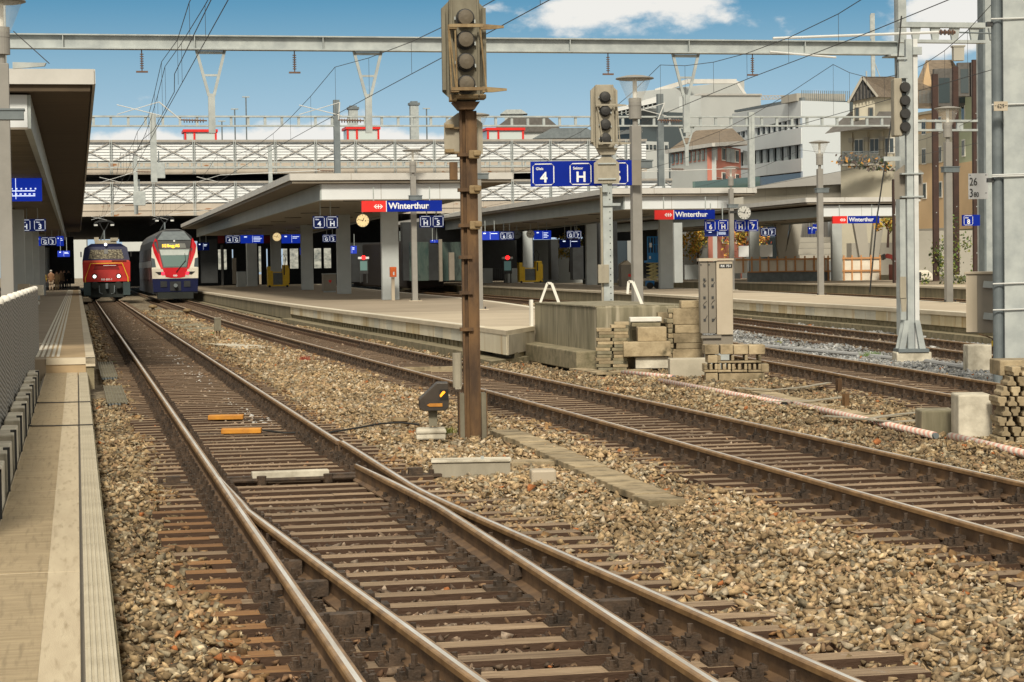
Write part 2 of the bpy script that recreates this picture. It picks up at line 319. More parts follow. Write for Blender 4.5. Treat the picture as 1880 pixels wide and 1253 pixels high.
M['litsign'] = mat('lit sign white', (.80, .85, .90), emit=.62)
# ------------------------------------------------------------------ the lie of the land: track centre lines and platform edges, t as a function of s
def curve(pts):
    xs = [p[0] for p in pts]; ys = [p[1] for p in pts]; m = []
    for i in range(len(xs)):
        a = max(i-1, 0); b = min(i+1, len(xs)-1); m.append((ys[b]-ys[a])/(xs[b]-xs[a]))
    def f(s):
        if s <= xs[0]: return ys[0]+m[0]*(s-xs[0])
        if s >= xs[-1]: return ys[-1]+m[-1]*(s-xs[-1])
        i = max(k for k in range(len(xs)-1) if xs[k] <= s); h = xs[i+1]-xs[i]; u = (s-xs[i])/h
        return (2*u**3-3*u*u+1)*ys[i]+(u**3-2*u*u+u)*h*m[i]+(-2*u**3+3*u*u)*ys[i+1]+(u**3-u*u)*h*m[i+1]
    return f
T1 = lambda s: 1.93
T2 = curve([(5, 6.76), (20, 6.76), (30, 6.64), (45, 6.38), (60, 6.16), (80, 6.0), (120, 6.0), (200, 6.0)])
T5 = curve([(22, 12.0), (28, 12.5), (33, 13.0), (41, 13.65), (64, 16.0), (80, 17.3), (111, 19.1), (170, 22.)])
T6 = curve([(30, 17.1), (38, 17.95), (47, 18.9), (54, 19.6), (66, 20.9), (77, 22.1), (97, 23.8), (139, 25.7), (181, 26.4)])
P4L = curve([(41, 8.62), (52, 8.42), (66, 8.1), (78, 7.93), (110, 7.8), (180, 7.75)])
P4R = curve([(41, 11.9), (64, 14.4), (80, 15.8), (111, 17.4), (170, 20.3)])
P6L = curve([(30, 19.6), (47, 21.5), (56, 22.4), (66, 23.0), (77, 24.0), (97, 25.6), (139, 27.5), (181, 28.2)])
P6R = curve([(30, 23.0), (58, 26.4), (78, 29.2), (94, 31.0), (140, 34.5), (181, 36)])
P8L = curve([(50, 35.6), (75, 39.3), (91, 41.4), (112, 43.6), (145, 45.6), (181, 47)])
T7 = lambda s: P6R(s)+1.8
T8 = lambda s: P8L(s)-1.8
PZ = .5

# ------------------------------------------------------------------ ground: one gravel sheet to the horizon
def gravelmat():
    m = bpy.data.materials.new('gravel bed'); m.use_nodes = True; t = m.node_tree; n = t.nodes; l = t.links; b = n['Principled BSDF']; b.inputs['Roughness'].default_value = .95
    g = n.new('ShaderNodeNewGeometry')
    v = n.new('ShaderNodeTexVoronoi'); v.inputs['Scale'].default_value = 13; l.new(g.outputs['Position'], v.inputs[0])
    r = n.new('ShaderNodeValToRGB'); e = r.color_ramp.elements; sp = n.new('ShaderNodeSeparateColor'); l.new(v.outputs['Color'], sp.inputs[0]); l.new(sp.outputs[0], r.inputs[0])
    e[0].color = (.10, .078, .05, 1); e[1].color = (.36, .30, .21, 1); q = e.new(.5); q.color = (.21, .17, .115, 1)
    no = n.new('ShaderNodeTexNoise'); no.inputs['Scale'].default_value = .35; no.inputs['Detail'].default_value = 5; l.new(g.outputs['Position'], no.inputs[0])
    mr = n.new('ShaderNodeMapRange'); l.new(no.outputs[0], mr.inputs[0]); mr.inputs[1].default_value = .35; mr.inputs[2].default_value = .65; mr.inputs[3].default_value = .7; mr.inputs[4].default_value = 1.15
    hv = n.new('ShaderNodeHueSaturation'); l.new(r.outputs[0], hv.inputs['Color']); l.new(mr.outputs[0], hv.inputs['Value']); l.new(hv.outputs[0], b.inputs['Base Color'])
    bp = n.new('ShaderNodeBump'); bp.inputs['Strength'].default_value = .9; bp.inputs['Distance'].default_value = .04; bp.invert = True; l.new(v.outputs['Distance'], bp.inputs['Height']); l.new(bp.outputs[0], b.inputs['Normal'])
    return m
M['gravel'] = gravelmat()
g = MB()
for i in range(-12, 28):
    for j in range(-1, 26):
        x0, y0 = i*40-240, j*40-40; g.poly([(x0, y0, -.262), (x0+40, y0, -.262), (x0+40, y0+40, -.262), (x0, y0+40, -.262)])
tag(g.build('ground', M['gravel']), 'gravel ground under and between the tracks', None, kind='structure')

# ------------------------------------------------------------------ rails, fastenings, sleepers
RP = [(-.07, -.16), (.07, -.16), (.07, -.148), (.012, -.130), (.012, -.045), (.036, -.036), (.036, -.010), (.030, -.003), (.013, 0), (-.013, 0), (-.030, -.003), (-.036, -.010), (-.036, -.036), (-.012, -.045), (-.012, -.130), (-.07, -.148)]
def rail(parent, f, s0, s1, t0=0, y0=0, step=.8, label=None, taper=None):
    n = max(2, int(abs(s1-s0)/step)+1); mb = MB(); k = len(RP); vs = []
    for i in range(n):
        s = s0+(s1-s0)*i/(n-1); d = (f(s+.05)-f(s-.05))/.1; c = 1/math.sqrt(1+d*d)
        w = 1. if not taper else taper(s)
        for x, z in RP: vs.append((f(s)+x*w*c-t0, s-x*w*d*c-y0, z))
    for i in range(n-1):
        for j in range(k):
            mb.k = 1 if j == 8 else (2 if j in (5, 6, 7, 9, 10, 11) else 0)
            mb._add([vs[i*k+j], vs[i*k+(j+1) % k], vs[(i+1)*k+(j+1) % k], vs[(i+1)*k+j]], [(0, 1, 2, 3)])
    mb.k = 0; mb.poly([vs[j] for j in range(k)]); mb.poly([vs[(n-1)*k+j] for j in range(k)])
    me = mb.mesh('rail', [M['railside'], M['railtop'], M['railedge']])
    bm = bmesh.new(); bm.from_mesh(me); bmesh.ops.remove_doubles(bm, verts=bm.verts, dist=.0005); bmesh.ops.recalc_face_normals(bm, faces=bm.faces); bm.to_mesh(me); bm.free()
    return put(me, 'rail', parent)
def fast_mesh(sides=(-1, 1)):
    b = MB()
    b.box(-.19, .19, -.075, .075, -.168, -.146)
    for q in sides:
        b.box(q*.075, q*.135, -.05, .05, -.146, -.105); b.box(q*.05, q*.105, -.04, .04, -.115, -.09)
        b.tube((q*.098, 0, -.10), (q*.098, 0, -.082), .030, n=6); b.tube((q*.098, 0, -.082), (q*.098, 0, -.035), .017, n=6)
        for y in (-.035, .035):
            b.tube((q*.163, y, -.146), (q*.163, y, -.132), .026, n=6); b.tube((q*.163, y, -.132), (q*.163, y, -.11), .016, n=6)
    return b.mesh('rail_fastening', M['iron'])
FAST = fast_mesh()
def sleeper_mesh(x0, x1, w=.17, split=None):
    b = MB()
    def seg(a, c, k):
        b.k = k; n = max(1, int((c-a)/.5)); xs = [a+(c-a)*i/n for i in range(n+1)]
        for i in range(n): b.box(xs[i], xs[i+1], -w/2+rnd(-.006, .006), w/2+rnd(-.006, .006), -.30, -.158+rnd(-.004, .004))
    if split is None: seg(x0, x1, 0)
    else: seg(x0, split, 1); seg(split, x1, 0)
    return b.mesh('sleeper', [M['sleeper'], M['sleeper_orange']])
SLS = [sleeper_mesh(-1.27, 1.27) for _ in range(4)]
PITCHS = .43
def track(name, label, f, s0, s1, first, n_ind, root_s):
    # rails from s0 to s1; sleepers on their own for the n_ind nearest the camera, the rest in one mesh
    r = thing(name, label, 'railway track', W(root_s, f(root_s), -.16)); x0, y0 = f(root_s), root_s; up = .16
    for q in (-.75, .75):
        o = rail(r, lambda s: f(s)+q, s0, s1, x0, y0); o.location = (0, 0, up)
    rest = MB(); s = first; i = 0
    while s < s1:
        d = (f(s+.1)-f(s-.1))/.2; c, k = math.cos(math.atan(d)), math.sin(math.atan(d))
        if i < n_ind:
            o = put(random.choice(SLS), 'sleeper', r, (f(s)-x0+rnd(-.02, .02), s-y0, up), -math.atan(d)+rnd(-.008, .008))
            for q in (-.75, .75): put(FAST, 'rail_fastening', o, (q, 0, 0))
        elif s < 140:
            x, y = f(s)-x0, s-y0
            rest.bar((x-1.26*c, y+1.26*k, up-.21), (x+1.26*c, y-1.26*k, up-.21), .17, .1)
            for q in (-.9, -.6, .6, .9): rest.box(x+q-.05, x+q+.05, y-.05, y+.05, up-.165, up-.09)
        s += PITCHS; i += 1
    if rest.v:
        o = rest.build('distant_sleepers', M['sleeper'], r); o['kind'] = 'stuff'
    return r
track('railway_track', 'long straight track from the turnout to the red locomotive at the left platform', T1, 21.5, 230, 21.6+.1, 98, 21.6)
track('railway_track', 'rusty track running from the lower edge of the picture to the white and red train', T2, 9.0, 230, 9.3, 98, 14)
track('railway_track', 'short brown track between the ramp wall and the grey ballast strip', T5, 22.5, 170, 22.7, 60, 27)
track('railway_track', 'track with dark brown rails hugging the pale wall of the middle platform', T6, 31, 170, 31.2, 50, 38)
for f, lb in ((T7, 'far track on the near side of the right hand platforms, in the dark groove'), (T8, 'far track along the wall of the platform with the number eight sign')):
    track('railway_track', lb, f, 52, 170, 52, 0, 60)

def off(s):
    x = max(0., 16.9-s); return .071*x*x/(x+.8)
TL, TR = (lambda s: 1.18), (lambda s: 2.72-.04*max(0, min(1, (s-20)/10)))
tn = thing('railway_turnout', 'railway points in the foreground where the shiny rails split in two', 'railway points', W(15, 1.93, -.16))
def rt_(f, a, b, taper=None):
    o = rail(tn, f, a, b, 1.93, 15, .5, taper=taper); o.location = (0, 0, .16); return o
rt_(TL, 5.5, 21.5); rt_(lambda s: TR(s)+off(s), 5.5, 21.5)
tp = lambda a, b: (lambda s: max(.25, min(1., (b-s)/(b-a)*.75+.25)))
rt_(lambda s: 1.18+max(off(s), .058-.02*max(0, s-16)), 5.5, 18.1, tp(14.5, 18.1))
rt_(lambda s: 2.68-.165*max(0, (s-15.2)/3.6)**1.3, 5.5, 18.9, tp(17.5, 19.3))
s = 6.2
while s < 21.4:
    xr = (3.55 if s < 17.2 else 3.25)+off(s)*.9
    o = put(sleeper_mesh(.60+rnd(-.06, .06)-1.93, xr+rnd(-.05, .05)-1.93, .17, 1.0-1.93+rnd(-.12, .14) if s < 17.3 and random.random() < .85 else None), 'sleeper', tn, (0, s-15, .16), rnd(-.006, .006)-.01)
    for x in ([1.18, TR(s)+off(s)]+([1.18+off(s), 2.68] if s < 11.6 else [])):
        if s < 11.6 and x == 1.18+off(s) and off(s) < .3: continue
        put(FAST, 'rail_fastening', o, (x-1.93, 0, 0))
    if 11.6 <= s < 16.6:      # slide chairs beside the moving blades
        b = MB()
        for x in (1.33+off(s), 2.50):
            b.box(-.10, .10, -.07, .07, -.165, -.135); b.tube((0, 0, -.135), (0, 0, -.105), .045, n=8); b.tube((0, 0, -.105), (0, 0, -.075), .022, n=6)
            b.build('slide_chair', M['iron'], o, (x-1.93, 0, 0)); b = MB()
    s += PITCHS
for s in (11.0, 12.2, 13.1):      # spacer blocks bolted between stock rail and blade
    MB().box(1.21-1.93, 1.15+off(s)-1.93, s-15-.05, s-15+.05, .02, .11).build('spacer_block', M['iron'], tn)
    MB().box(2.72-1.93, 2.66+off(s)-1.93, s-15-.05, s-15+.05, .02, .11).build('spacer_block', M['iron'], tn)
    MB().tube((1.09-1.93, s-15, .07), (1.165-1.93, s-15, .07), .035, n=6).build('bolt_head', M['iron'], tn)
MB().box(-.05, .02, -.045, .045, .05, .125).box(-.07, -.05, -.03, .03, .06, .115).build('web_bolt', M['iron'], tn, (2.67-1.93, 12.4-15, 0))
# actuator cover between the blades and the two lever plates outside the rails
t0, s0 = st(gnd(533, 872, -.1))[1], st(gnd(533, 872, -.1))[0]
a = thing('switch_actuator', 'pale box across the sleepers between the tips of the points', 'points actuator', W(s0, t0, -.16))
MB().box(-.36, .36, -.06, .06, .02, .10).build('cover', M['blockpale'], a, bevel=.008)
MB().box(-.62, -.36, -.07, .05, .01, .06).build('end_plate', M['iron'], a); MB().box(.36, .66, -.07, .05, .01, .06).build('end_plate', M['iron'], a)
b = MB(); b.tube((-.6, -.13, .03), (.62, -.13, .03), .02)
for x in (-.28, .34): b.tube((x, -.13, -.01), (x, -.13, .07), .045)
b.build('throw_rod', M['iron'], a)
for (px, py), lb in (((315, 888), 'iron lever plate on the sleepers outside the left rail at the points'), ((760, 872), 'iron lever plate outside the right rail, near the long grey box')):
    s0, t0 = st(gnd(px, py, -.15)); r = thing('lever_plate', lb, 'rail fitting', W(s0, t0, -.17), group='lever plates of the points')
    MB().box(-.26, .26, -.07, .09, 0, .025).build('plate', M['iron'], r)
    b = MB().box(-.05, .08, -.03, .06, .025, .085)
    for x in (-.19, -.1, .17): b.tube((x, 0, .025), (x, 0, .065), .025, n=6)
    b.build('bolt', M['iron'], r)

# ------------------------------------------------------------------ loose ballast: every stone real, one object
from mathutils import noise
def hull(seed):
    rs = random.Random(seed); bm = bmesh.new()
    sx, sy, sz = 1, rs.uniform(.5, .85), rs.uniform(.3, .6)
    for _ in range(8):
        v = Vector((rs.uniform(-1, 1), rs.uniform(-1, 1), rs.uniform(-1, 1))); v *= rs.uniform(.8, 1.15)/max(v.length**.5, .5); bm.verts.new((v.x*sx, v.y*sy, v.z*sz))
    bmesh.ops.convex_hull(bm, input=bm.verts)
    for v in [v for v in bm.verts if not v.link_faces]: bm.verts.remove(v)
    bmesh.ops.triangulate(bm, faces=bm.faces); bm.verts.index_update()
    V = np.array([v.co[:] for v in bm.verts]); T = np.array([[v.index for v in f.verts] for f in bm.faces]); bm.free(); return V, T
HULLS = [hull(i) for i in range(14)]
def tcurve(f, s): return np.interp(s, GS, [f(x) for x in GS])
GS = np.linspace(2, 240, 240)
def stones():
    rng = np.random.default_rng(3); out = []
    bands = [(6.2, 12, 600, .026, .051), (12, 20, 520, .026, .050), (20, 31, 350, .031, .056), (31, 46, 215, .038, .066), (46, 72, 90, .05, .085), (72, 105, 32, .07, .11)]
    for d0, d1, dn, r0, r1 in bands:
        xa, xb = -.25*d1-1.3, .252*d1+2.9; n = int((xb-xa)*(d1-d0)*dn)
        x = rng.uniform(xa, xb, n); y = rng.uniform(d0, d1, n); s = -x*SN+y*CS; t = x*CS+y*SN; r = rng.uniform(r0, r1, n)*rng.choice([.6, .8, 1, 1.1, 1.4], n)
        px = IW/2+F*x/y; ok = (x > -.25*y-1.2) & (x < .252*y+2.8) & (t > .17)
        # platforms and the ramp wall keep their feet clear
        ok &= ~((s > 43.2) & (t > tcurve(P4L, s)-.40) & (t < tcurve(P4R, s)+.4)) & ~((s > 40.8) & (s <= 43.2) & (t > 8.3) & (t < 12.4)) & ~((s > 37.6) & (s <= 40.8) & (t > 9.1) & (t < 12.4))
        ok &= ~(t > tcurve(P6L, s)-.45) & ~((s > 32.4) & (t < .45))
        # trackbed: low cribs between the sleepers, shoulders outside
        z = np.full(n, -.185)+rng.uniform(-.02, .03, n); kind = np.zeros(n)
        lump = np.array([noise.noise(Vector((a*.6, b_*.6, 0))) for a, b_ in zip(s, t)]); z += lump*.065+.012*np.sin(s*3.1+t*2.3)
        for f, w in ((T1, 1.27), (T2, 1.27), (T5, 1.27), (T6, 1.27)):
            tc_ = tcurve(f, s); lo = w
            dd = np.abs(t-tc_)
            if f is T1: inn = ((t > .85) & (t < 3.0+np.maximum(0, 17-s)*.085)); end = (t > .70) & (t < 3.25+np.maximum(0, 17-s)*.07)
            else: inn = dd < .98; end = dd < 1.3
            z = np.where(inn, -.196+rng.uniform(-.02, .016, n)+lump*.015, np.where(end, np.minimum(z, -.188+rng.uniform(-.03, .035, n)), z)); kind = np.where(inn, 1, kind)
            for q in (-.75, .75): ok &= ~(np.abs(t-tc_-q) < (.09 if d0 < 30 else .12))
            if f is T1:
                offs = .071*np.maximum(0, 16.9-s)
                ok &= ~((np.abs(t-1.18-offs) < .09) & (s < 17)) & ~((np.abs(t-2.70-offs) < .09) & (s < 17))
        grey = (t > tcurve(T5, s)+1.5) & (s < 62); kind = np.where(grey, 2, kind)
        sandy = (np.abs(t-(4.3+.02*(s-20))) < 1.3); kind = np.where(sandy & (kind == 0), 3, kind)
        ok &= ~((kind == 1) & (rng.random(n) < .25))
        near = np.zeros(n, bool)
        for f in (T1, T2, T5, T6):
            for q in (-.75, .75): near |= np.abs(t-tcurve(f, s)-q) < rng.uniform(.12, .62, n)
        near |= np.abs(t-2.72-.071*np.maximum(0, 16.9-s)) < rng.uniform(.12, .62, n)
        s, t, z, r, kind, x, y, lump, near = [q[ok] for q in (s, t, z, r, kind, x, y, lump, near)]; n = len(s)
        r = np.where(kind == 1, r*.82, r)
        hid = rng.integers(0, len(HULLS), n)
        for h, (V, T) in enumerate(HULLS):
            ix = np.where(hid == h)[0]; m = len(ix)
            if not m: continue
            a, b_, c = rng.uniform(0, 6.28, m), rng.normal(0, .38, m), rng.normal(0, .38, m)
            ca, sa, cb_, sb, cc, sc_ = np.cos(a), np.sin(a), np.cos(b_), np.sin(b_), np.cos(c), np.sin(c)
            R = np.stack([np.stack([ca*cb_, ca*sb*sc_-sa*cc, ca*sb*cc+sa*sc_], -1), np.stack([sa*cb_, sa*sb*sc_+ca*cc, sa*sb*cc-ca*sc_], -1), np.stack([-sb, cb_*sc_, cb_*cc], -1)], -2)
            P = np.einsum('nij,vj->nvi', R, V)*r[ix][:, None, None]; P += np.stack([x[ix], y[ix], z[ix]], -1)[:, None, :]
            pal = {0: [(.33, .25, .145), (.22, .165, .095), (.40, .31, .19), (.15, .11, .065), (.29, .20, .12), (.47, .41, .30), (.27, .24, .175), (.35, .265, .165)],
                   1: [(.22, .165, .125), (.15, .11, .082), (.29, .225, .175), (.19, .13, .095), (.105, .075, .058), (.36, .30, .25)],
                   2: [(.30, .31, .32), (.22, .235, .25), (.38, .39, .39), (.26, .26, .25)],
                   3: [(.44, .335, .20), (.35, .26, .15), (.50, .40, .26), (.24, .18, .105), (.37, .26, .16), (.60, .53, .42), (.33, .295, .22), (.43, .33, .21)]}
            C = np.zeros((m, 3)); kk = kind[ix]
            for q, p in pal.items():
                w = kk == q; C[w] = np.array(p)[rng.integers(0, len(p), w.sum())]
            C *= (rng.uniform(.62, 1.3, m)*(1+.45*lump[ix]))[:, None]
            C[near[ix]] *= (.72, .58, .44)
            C = np.where((kk == 2)[:, None], C, C*(.90, .85, .775))
            wht = (kk == 1) & (np.abs(t[ix]-2.3+.012*(s[ix]-30)) < .16) & (s[ix] > 26) & (s[ix] < 50) & (rng.random(m) < .6); C[wht] = (.50, .49, .47)
            rs_ = (rng.random(m) < .006); C[rs_] = (.36, .13, .04)
            out.append((P.reshape(-1, 3), (T[None]+(np.arange(m)*len(V))[:, None, None]).reshape(-1, 3), np.repeat(C, len(V), 0)))
    nv = sum(len(p) for p, _, _ in out); P = np.concatenate([p for p, _, _ in out]).astype(np.float32); Cc = np.concatenate([c for _, _, c in out]); o = 0; Ts = []
    for p, t_, _ in out: Ts.append(t_+o); o += len(p)
    Tt = np.concatenate(Ts).astype(np.int32)
    me = bpy.data.meshes.new('ballast_stones'); me.vertices.add(nv); me.vertices.foreach_set('co', P.ravel()); nf = len(Tt)
    me.loops.add(nf*3); me.loops.foreach_set('vertex_index', Tt.ravel()); me.polygons.add(nf); me.polygons.foreach_set('loop_start', np.arange(0, nf*3, 3, dtype=np.int32))
    me.update(calc_edges=True)
    ca = me.color_attributes.new('stone', 'FLOAT_COLOR', 'POINT'); ca.data.foreach_set('color', np.concatenate([Cc, np.ones((nv, 1))], 1).astype(np.float32).ravel())
    m = bpy.data.materials.new('ballast stone'); m.use_nodes = True; t = m.node_tree; n = t.nodes; l = t.links; bb = n['Principled BSDF']; bb.inputs['Roughness'].default_value = .85
    at_ = n.new('ShaderNodeAttribute'); at_.attribute_name = 'stone'; no = n.new('ShaderNodeTexNoise'); no.inputs['Scale'].default_value = 45; no.inputs['Detail'].default_value = 4
    gg = n.new('ShaderNodeNewGeometry'); l.new(gg.outputs['Position'], no.inputs[0]); mr_ = n.new('ShaderNodeMapRange'); l.new(no.outputs[0], mr_.inputs[0]); mr_.inputs[1].default_value = .3; mr_.inputs[2].default_value = .7; mr_.inputs[3].default_value = .6; mr_.inputs[4].default_value = 1.3
    hv = n.new('ShaderNodeHueSaturation'); l.new(at_.outputs[0], hv.inputs['Color']); l.new(mr_.outputs[0], hv.inputs['Value']); l.new(hv.outputs[0], bb.inputs['Base Color'])
    me.materials.append(m); print('stones', nf, 'tris')
    ob = bpy.data.objects.new('ballast_stones', me); COL.objects.link(ob); tag(ob, 'loose crushed stone ballast around the tracks', None, kind='stuff')
stones()
# ------------------------------------------------------------------ platforms
def platform(name, tl, tr, s0, s1, zt, panels=True, sides=(1,), pale=60, tan=0, jut=.34):
    """a raised platform: asphalt top, coping strip, wall of panels, row of piers, footing ledge"""
    root = thing(name, None, None, W(0, 0, 0), kind='structure')
    n = max(2, int((s1-s0)/4)); ss = [s0+(s1-s0)*i/n for i in range(n+1)]
    b = MB()
    for i in range(n):
        a, c = ss[i], ss[i+1]; b.k = 0 if (a+c)/2 < pale else 1
        b.hexa([(tl(a)+.32, a, zt-.5), (tr(a)-.32, a, zt-.5), (tr(c)-.32, c, zt-.5), (tl(c)+.32, c, zt-.5), (tl(a)+.32, a, zt), (tr(a)-.32, a, zt), (tr(c)-.32, c, zt), (tl(c)+.32, c, zt)])
    b.build('platform_surface', [M['platform_pale'], M['platform']], root)
    for f, q in ((tl, 1), (tr, -1)):
        b = MB(); w = MB(); led = MB(); pier = MB(); back = MB()
        st_ = 1.0; k = int((s1-s0)/st_)
        for i in range(k):
            a, c = s0+i*st_, s0+(i+1)*st_; fa, fc = f(a), f(c)
            def strip(m, x0, x1, z0, z1, g=0.): m.hexa([(min(fa+q*x0, fa+q*x1), a+g, z0), (max(fa+q*x0, fa+q*x1), a+g, z0), (max(fc+q*x0, fc+q*x1), c-g, z0), (min(fc+q*x0, fc+q*x1), c-g, z0),
                     (min(fa+q*x0, fa+q*x1), a+g, z1), (max(fa+q*x0, fa+q*x1), a+g, z1), (max(fc+q*x0, fc+q*x1), c-g, z1), (min(fc+q*x0, fc+q*x1), c-g, z1)])
            strip(b, -.03, .30, zt-.09, zt+.004)
            b.k = 1; strip(b, .05, .20, zt+.004, zt+.010); b.k = 0
            w.k = random.choice((0, 0, 2, 3)) if (panels and a < 78) else 1
            strip(w, .02, .16, .13 if w.k != 1 else -.08, zt-.09, .009 if w.k != 1 else 0)
            if w.k != 1:
                strip(back, .30, .42, -.27, .14)
                for g_ in (.25, .75):
                    y = a+g_; x = f(y); pier.box(x+q*.08, x+q*.32, y-.19, y+.19, -.06, .125)
            strip(led, -jut, .28, -.27, -.02 if w.k != 1 else -.12)
        b.build('coping', [M['coping'], M['stripwhite']], root); w.build('platform_wall', [M['panel'], M['oldpanel'], M['panel_tan'], M['panel_grey']], root)
        if back.v: back.build('recess', M['moss'], root); pier.build('footing_piers', M['moss'], root)['kind'] = 'stuff'
        led.build('ledge', M['moss'], root)
    return root
p4 = platform('platform', P4L, P4R, 44.0, 190, PZ)
MB().prism([(P4L(42)+.02, 41.0), (9.80, 43.7), (9.80, 44.0), (P4L(44)+.02, 44.0)], 0.0, PZ-.09, 'z').build('end_wall', M['concrete'], p4)
MB().prism([(8.2, 40.6), (9.9, 43.2), (9.9, 44.2), (8.2, 44.2)], -.26, -.10, 'z').build('end_ledge', M['moss'], p4); MB().prism([(8.9, 41.6), (9.8, 43.9), (9.8, 44.2), (8.9, 44.2)], -.2, .02, 'z').build('end_recess', M['moss'], p4)
MB().prism([(P4L(42)-.0, 41.02), (P4L(42)+.05, 41.05), (P4L(44)+.05, 44.0), (P4L(44)-.0, 44.0)], .0, PZ-.091, 'z').build('end_panel', M['panel'], p4)
MB().prism([(P4L(42)-.01, 40.97), (9.80, 43.67), (9.80, 44.0), (P4L(44)-.01, 44.0)], PZ-.09, PZ+.002, 'z').build('end_slab', M['coping'], p4)
platform('platform', P6L, P6R, 30., 190, PZ, pale=85)
platform('platform', P8L, lambda s: P8L(s)+9, 52., 190, PZ, panels=False, pale=100)
# left platform and the low walkway that runs back from it to the photographer
p3 = thing('platform', None, None, W(0, 0, 0), kind='structure'); E3 = .28; Z3 = .34
S3 = st(gnd(168, 658, Z3))[0]
MB().box(-9, -.55, S3, 230, -.25, Z3).build('platform_surface', M['platform'], p3)
MB().box(-.55, E3-.16, S3, 230, -.25, Z3+.003).build('tan_paving', M['coping_tan'], p3)
MB().box(E3-.16, E3, S3-.02, 230, Z3-.14, Z3+.008).box(-.55, E3, S3-.02, S3+.22, Z3-.10, Z3+.008).build('coping', M['coping'], p3)
MB().box(-.55, E3-.02, S3+.02, S3+.2, -.2, Z3-.1).build('end_wall', M['moss'], p3)
b = MB()      # five raised guide strips on the left platform
for i in range(5):
    x = -.74+i*.09; b.box(x, x+.05, S3+.9, 190, Z3+.003, Z3+.012)
b.build('tactile_strip', M['stripwhite'], p3)
MB().box(-1.9, -.42, S3+7.8, S3+8.2, Z3+.002, Z3+.011).build('cross_strip', M['coping'], p3)
wk = thing('walkway', None, None, W(0, 0, 0), kind='structure')
s = 3.0; k = 0; b = MB(); c = MB()
ends = [3.0, 6.15, 7.8, 9.53, 11.5, 13.2, 14.9, 16.6, 18.3, 20.0, 21.8, 23.4, 25.2, 27.6, 30.5, S3]
for i in range(0, len(ends)-1):
    c.box(.0, .14, ends[i]+.004, ends[i+1]-.004, -.2, .095)
    for j in range(5): c.box(.012+j*.025, .024+j*.025, ends[i]+.004, ends[i+1]-.004, .095, .103)
for a, e_ in ((3, 7.6), (7.6, 12.), (12., 16.5), (16.5, 23.35), (23.35, 27.55), (27.55, S3)):
    b.box(-.56, -.020, a+.006, e_-.006, -.2, .10)
b.build('slab', M['slab'], wk, bevel=.004); b = MB()
for a, e_ in ((3, 7.6), (7.6, 12.), (12., 16.5), (16.5, 23.35), (23.35, 27.55), (27.55, S3)): b.box(-.548, -.20, a+.02, e_-.02, .09, .1025)
b.build('brushed_strip', M['slab_rough'], wk); c.build('ribbed_edge', M['slab2'], wk)
MB().box(-.6, .02, 3, S3, -.22, .05).build('joint_filler', M['cabinet_dark'], wk)
MB().box(.14, .155, 3, S3, -.25, .06).build('side', M['moss'], wk)
MB().box(-6, -.56, 3, S3, -.25, -.02).build('verge', M['oldconc'], wk)
for sc_ in (23.4, 27.6):       # black cables laid across the joints
    tag(MB().path([(-.60, sc_+.9, .10), (-.585, sc_+.3, .112), (-.52, sc_+.05, .113), (-.3, sc_, .113), (.14, sc_, .113), (.17, sc_+.02, -.05)], .008).build('cable', M['rubber'], None, W(0, 0), rz=TH), 'thin black cable laid across the walkway joint '+('nearer the photographer' if sc_ < 25 else 'just below the platform end'), 'cable')
# steel mesh footboard hung beside the platform edge
for a, e_, mt in ((30.8, 35.5, 'grey steel grille beside the track, its near end below the platform corner'), (38.5, 45, 'grey steel grille beside the track, half way along the platform edge')):
    o = thing('grille', mt, 'grille', W(a, .4)); bb = MB().box(0, .015, 0, e_-a, -.12, -.10).box(.29, .305, 0, e_-a, -.12, -.10)
    for i in range(5): bb.box(.045+i*.05, .06+i*.05, 0, e_-a, -.12, -.105)
    for i in range(int((e_-a)/.12)): bb.box(0, .3, i*.12, i*.12+.02, -.122, -.107)
    bb.build('bars', M['sigbox'], o); MB().box(.01, .29, .1, e_-a-.1, -.17, -.13).build('frame', M['galv_dark'], o)
# concrete feet with their dark steel brackets along the walkway
foot = None
for i in range(9):
    s = 15.4+i*1.85
    if s > S3-.6: break
    lb = 'white concrete foot block with dark steel bracket nearest the photographer'
    if foot is None:
        foot = thing('fence_foot', lb, 'fence foot', W(s, -.63, -.02), group='concrete feet along the left walkway')
        MB().box(-.09, .06, -.62, .62, 0, .42).build('block', M['blockpale'], foot, bevel=.012)
        MB().box(.062, .082, -.68, -.645, .08, .47).box(.03, .082, -.68, -.645, .45, .47).build('bracket', M['darkmetal'], foot)
    else: dup(foot, W(s, -.63, -.02), label=['second', 'third', 'fourth', 'fifth', 'sixth', 'seventh', 'eighth', 'ninth'][i-1]+' white concrete foot block with bracket along the walkway, counted from the photographer')
